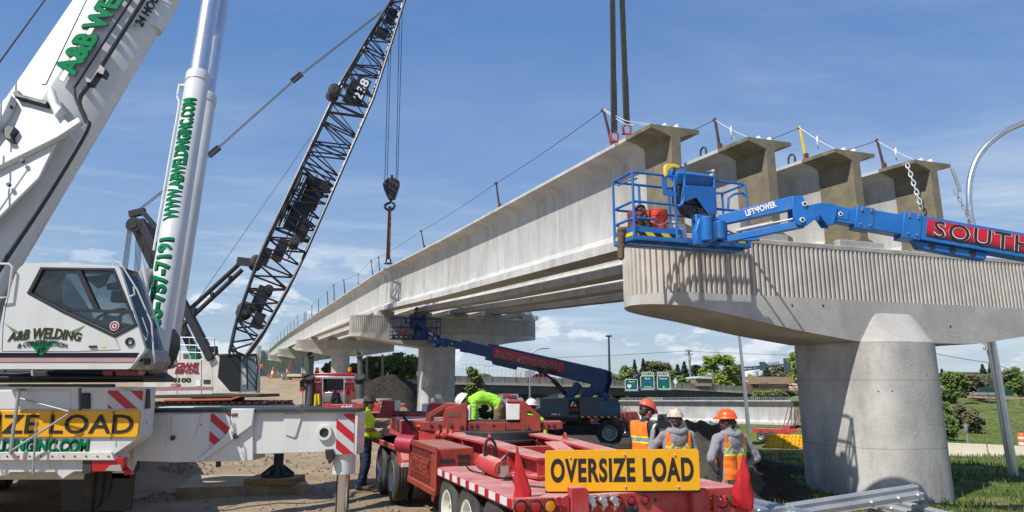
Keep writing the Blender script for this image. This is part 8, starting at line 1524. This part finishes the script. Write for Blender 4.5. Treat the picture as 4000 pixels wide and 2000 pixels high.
q0, q1 = PY(3010, 2010, 9.9), PY(3590, 1920, 10.6); rail(q0, q1, 'galvanised guardrail beam lying propped across the bottom right corner')
q0, q1 = PY(3420, 1958, 11.4), PY(3720, 2035, 10.2); rail(q0, q1, 'second guardrail beam sloping down behind the propped one')
q0, q1 = PY(2925, 1972, 10.8), PY(3160, 2030, 9.6); rail(q0, q1, 'bright guardrail beam at the lower edge beside the trailer corner', m=m_alum)
k = MB(); c = PY(3520, 1985, 11.2); k.prism([V((c.x-.35, c.y, -.05)), V((c.x+.35, c.y, -.05)), V((c.x+.3, c.y, c.z)), V((c.x-.3, c.y, c.z))], (0, .4, 0)); tag(obj('timber_block', k, m_dark, base=(c.x, c.y, 0), bevel=.02), 'dark block propping the guardrail beams by the near column', 'block')
k = MB(); c = PY(3050, 2060, 10.2); k.box(c.x-.3, c.x+.5, c.y-.2, c.y+.2, -.05, max(.15, PY(3040, 2015, 10).z-.1)); tag(obj('timber_block', k, m_wood, base=(c.x, c.y, 0), bevel=.02), 'timber block under the lower end of the guardrail beams', 'block')
# ------------------------------------------------------------------ small things at the far left rise
T = thing('traffic_cone', PY(1072, 1470, 92), 'orange and white cone left of the leaning red pole on the rise', 'cone'); p = PY(1064, 1474, 92); obj('cone_body', MB().lathe([(.42, 0), (.42, .05), (.25, .06), (.05, 1), (0, 1)], p, p+UP*1.3, 12), m_orange, T); obj('white_band', MB().lathe([(.20, 0), (.13, 1)], p+UP*.45, p+UP*.8, 12), m_wlet, T)
p = PY(1118, 1472, 90); q = PY(1138, 1413, 90); tag(obj('leaning_board', MB().beam(p, q, .28, .08), M('red_orange_board', (.50, .07, .03), .6), base=p), 'leaning red orange board against the far abutment', 'board')
for i, (a, b, lb) in enumerate((((1098, 1462), (1178, 1472), 'concrete block row under the far bridge end'), ((1140, 1478), (1195, 1486), 'stacked tan timbers on the rise below the bridge'))): k = MB(); pa, pb = PY(*a, 88), PY(b[0], a[1], 88); k.prism([PY(a[0], b[1], 88), PY(b[0], b[1], 88), pb, pa], (0, 1.2, 0)); tag(obj('block_row', k, m_barrier if i == 0 else m_wood, base=pa, bevel=.05), lb, 'blocks')
T = thing('concrete_barrier', PY(1200, 1480, 80), 'low jersey barrier behind the red truck', 'barrier'); obj('block', MB().prism(pts([(1560, 1482), (1640, 1482), (1640, 1500), (1560, 1500)], 70), (0, .5, 0)), m_oldc, T); 
tag(obj('warning_sign', MB().prism(pts([(1582, 1472), (1597, 1466), (1597, 1472), (1584, 1477)], 71), (0, .05, 0)), m_orange, base=PY(1582, 1477, 71)), 'small orange board behind the dark soil heap', 'board')
# low hills on the horizon
k = MB(); n = 60; top = []
for i in range(n+1): x = -1400+i*60; top.append((x, 1500, 14+10*noise.noise(V((i*.25, 0, 0)))+10*max(0, (i-30)/30)))
k.loft([[(x, y-120, -4), (x, y, z), (x, y+300, -4)] for x, y, z in top]); struct('hills', k, M('far_wooded_hills', (.06, .075, .05), .95, var=.3, vs=.02), label='low wooded horizon far away')
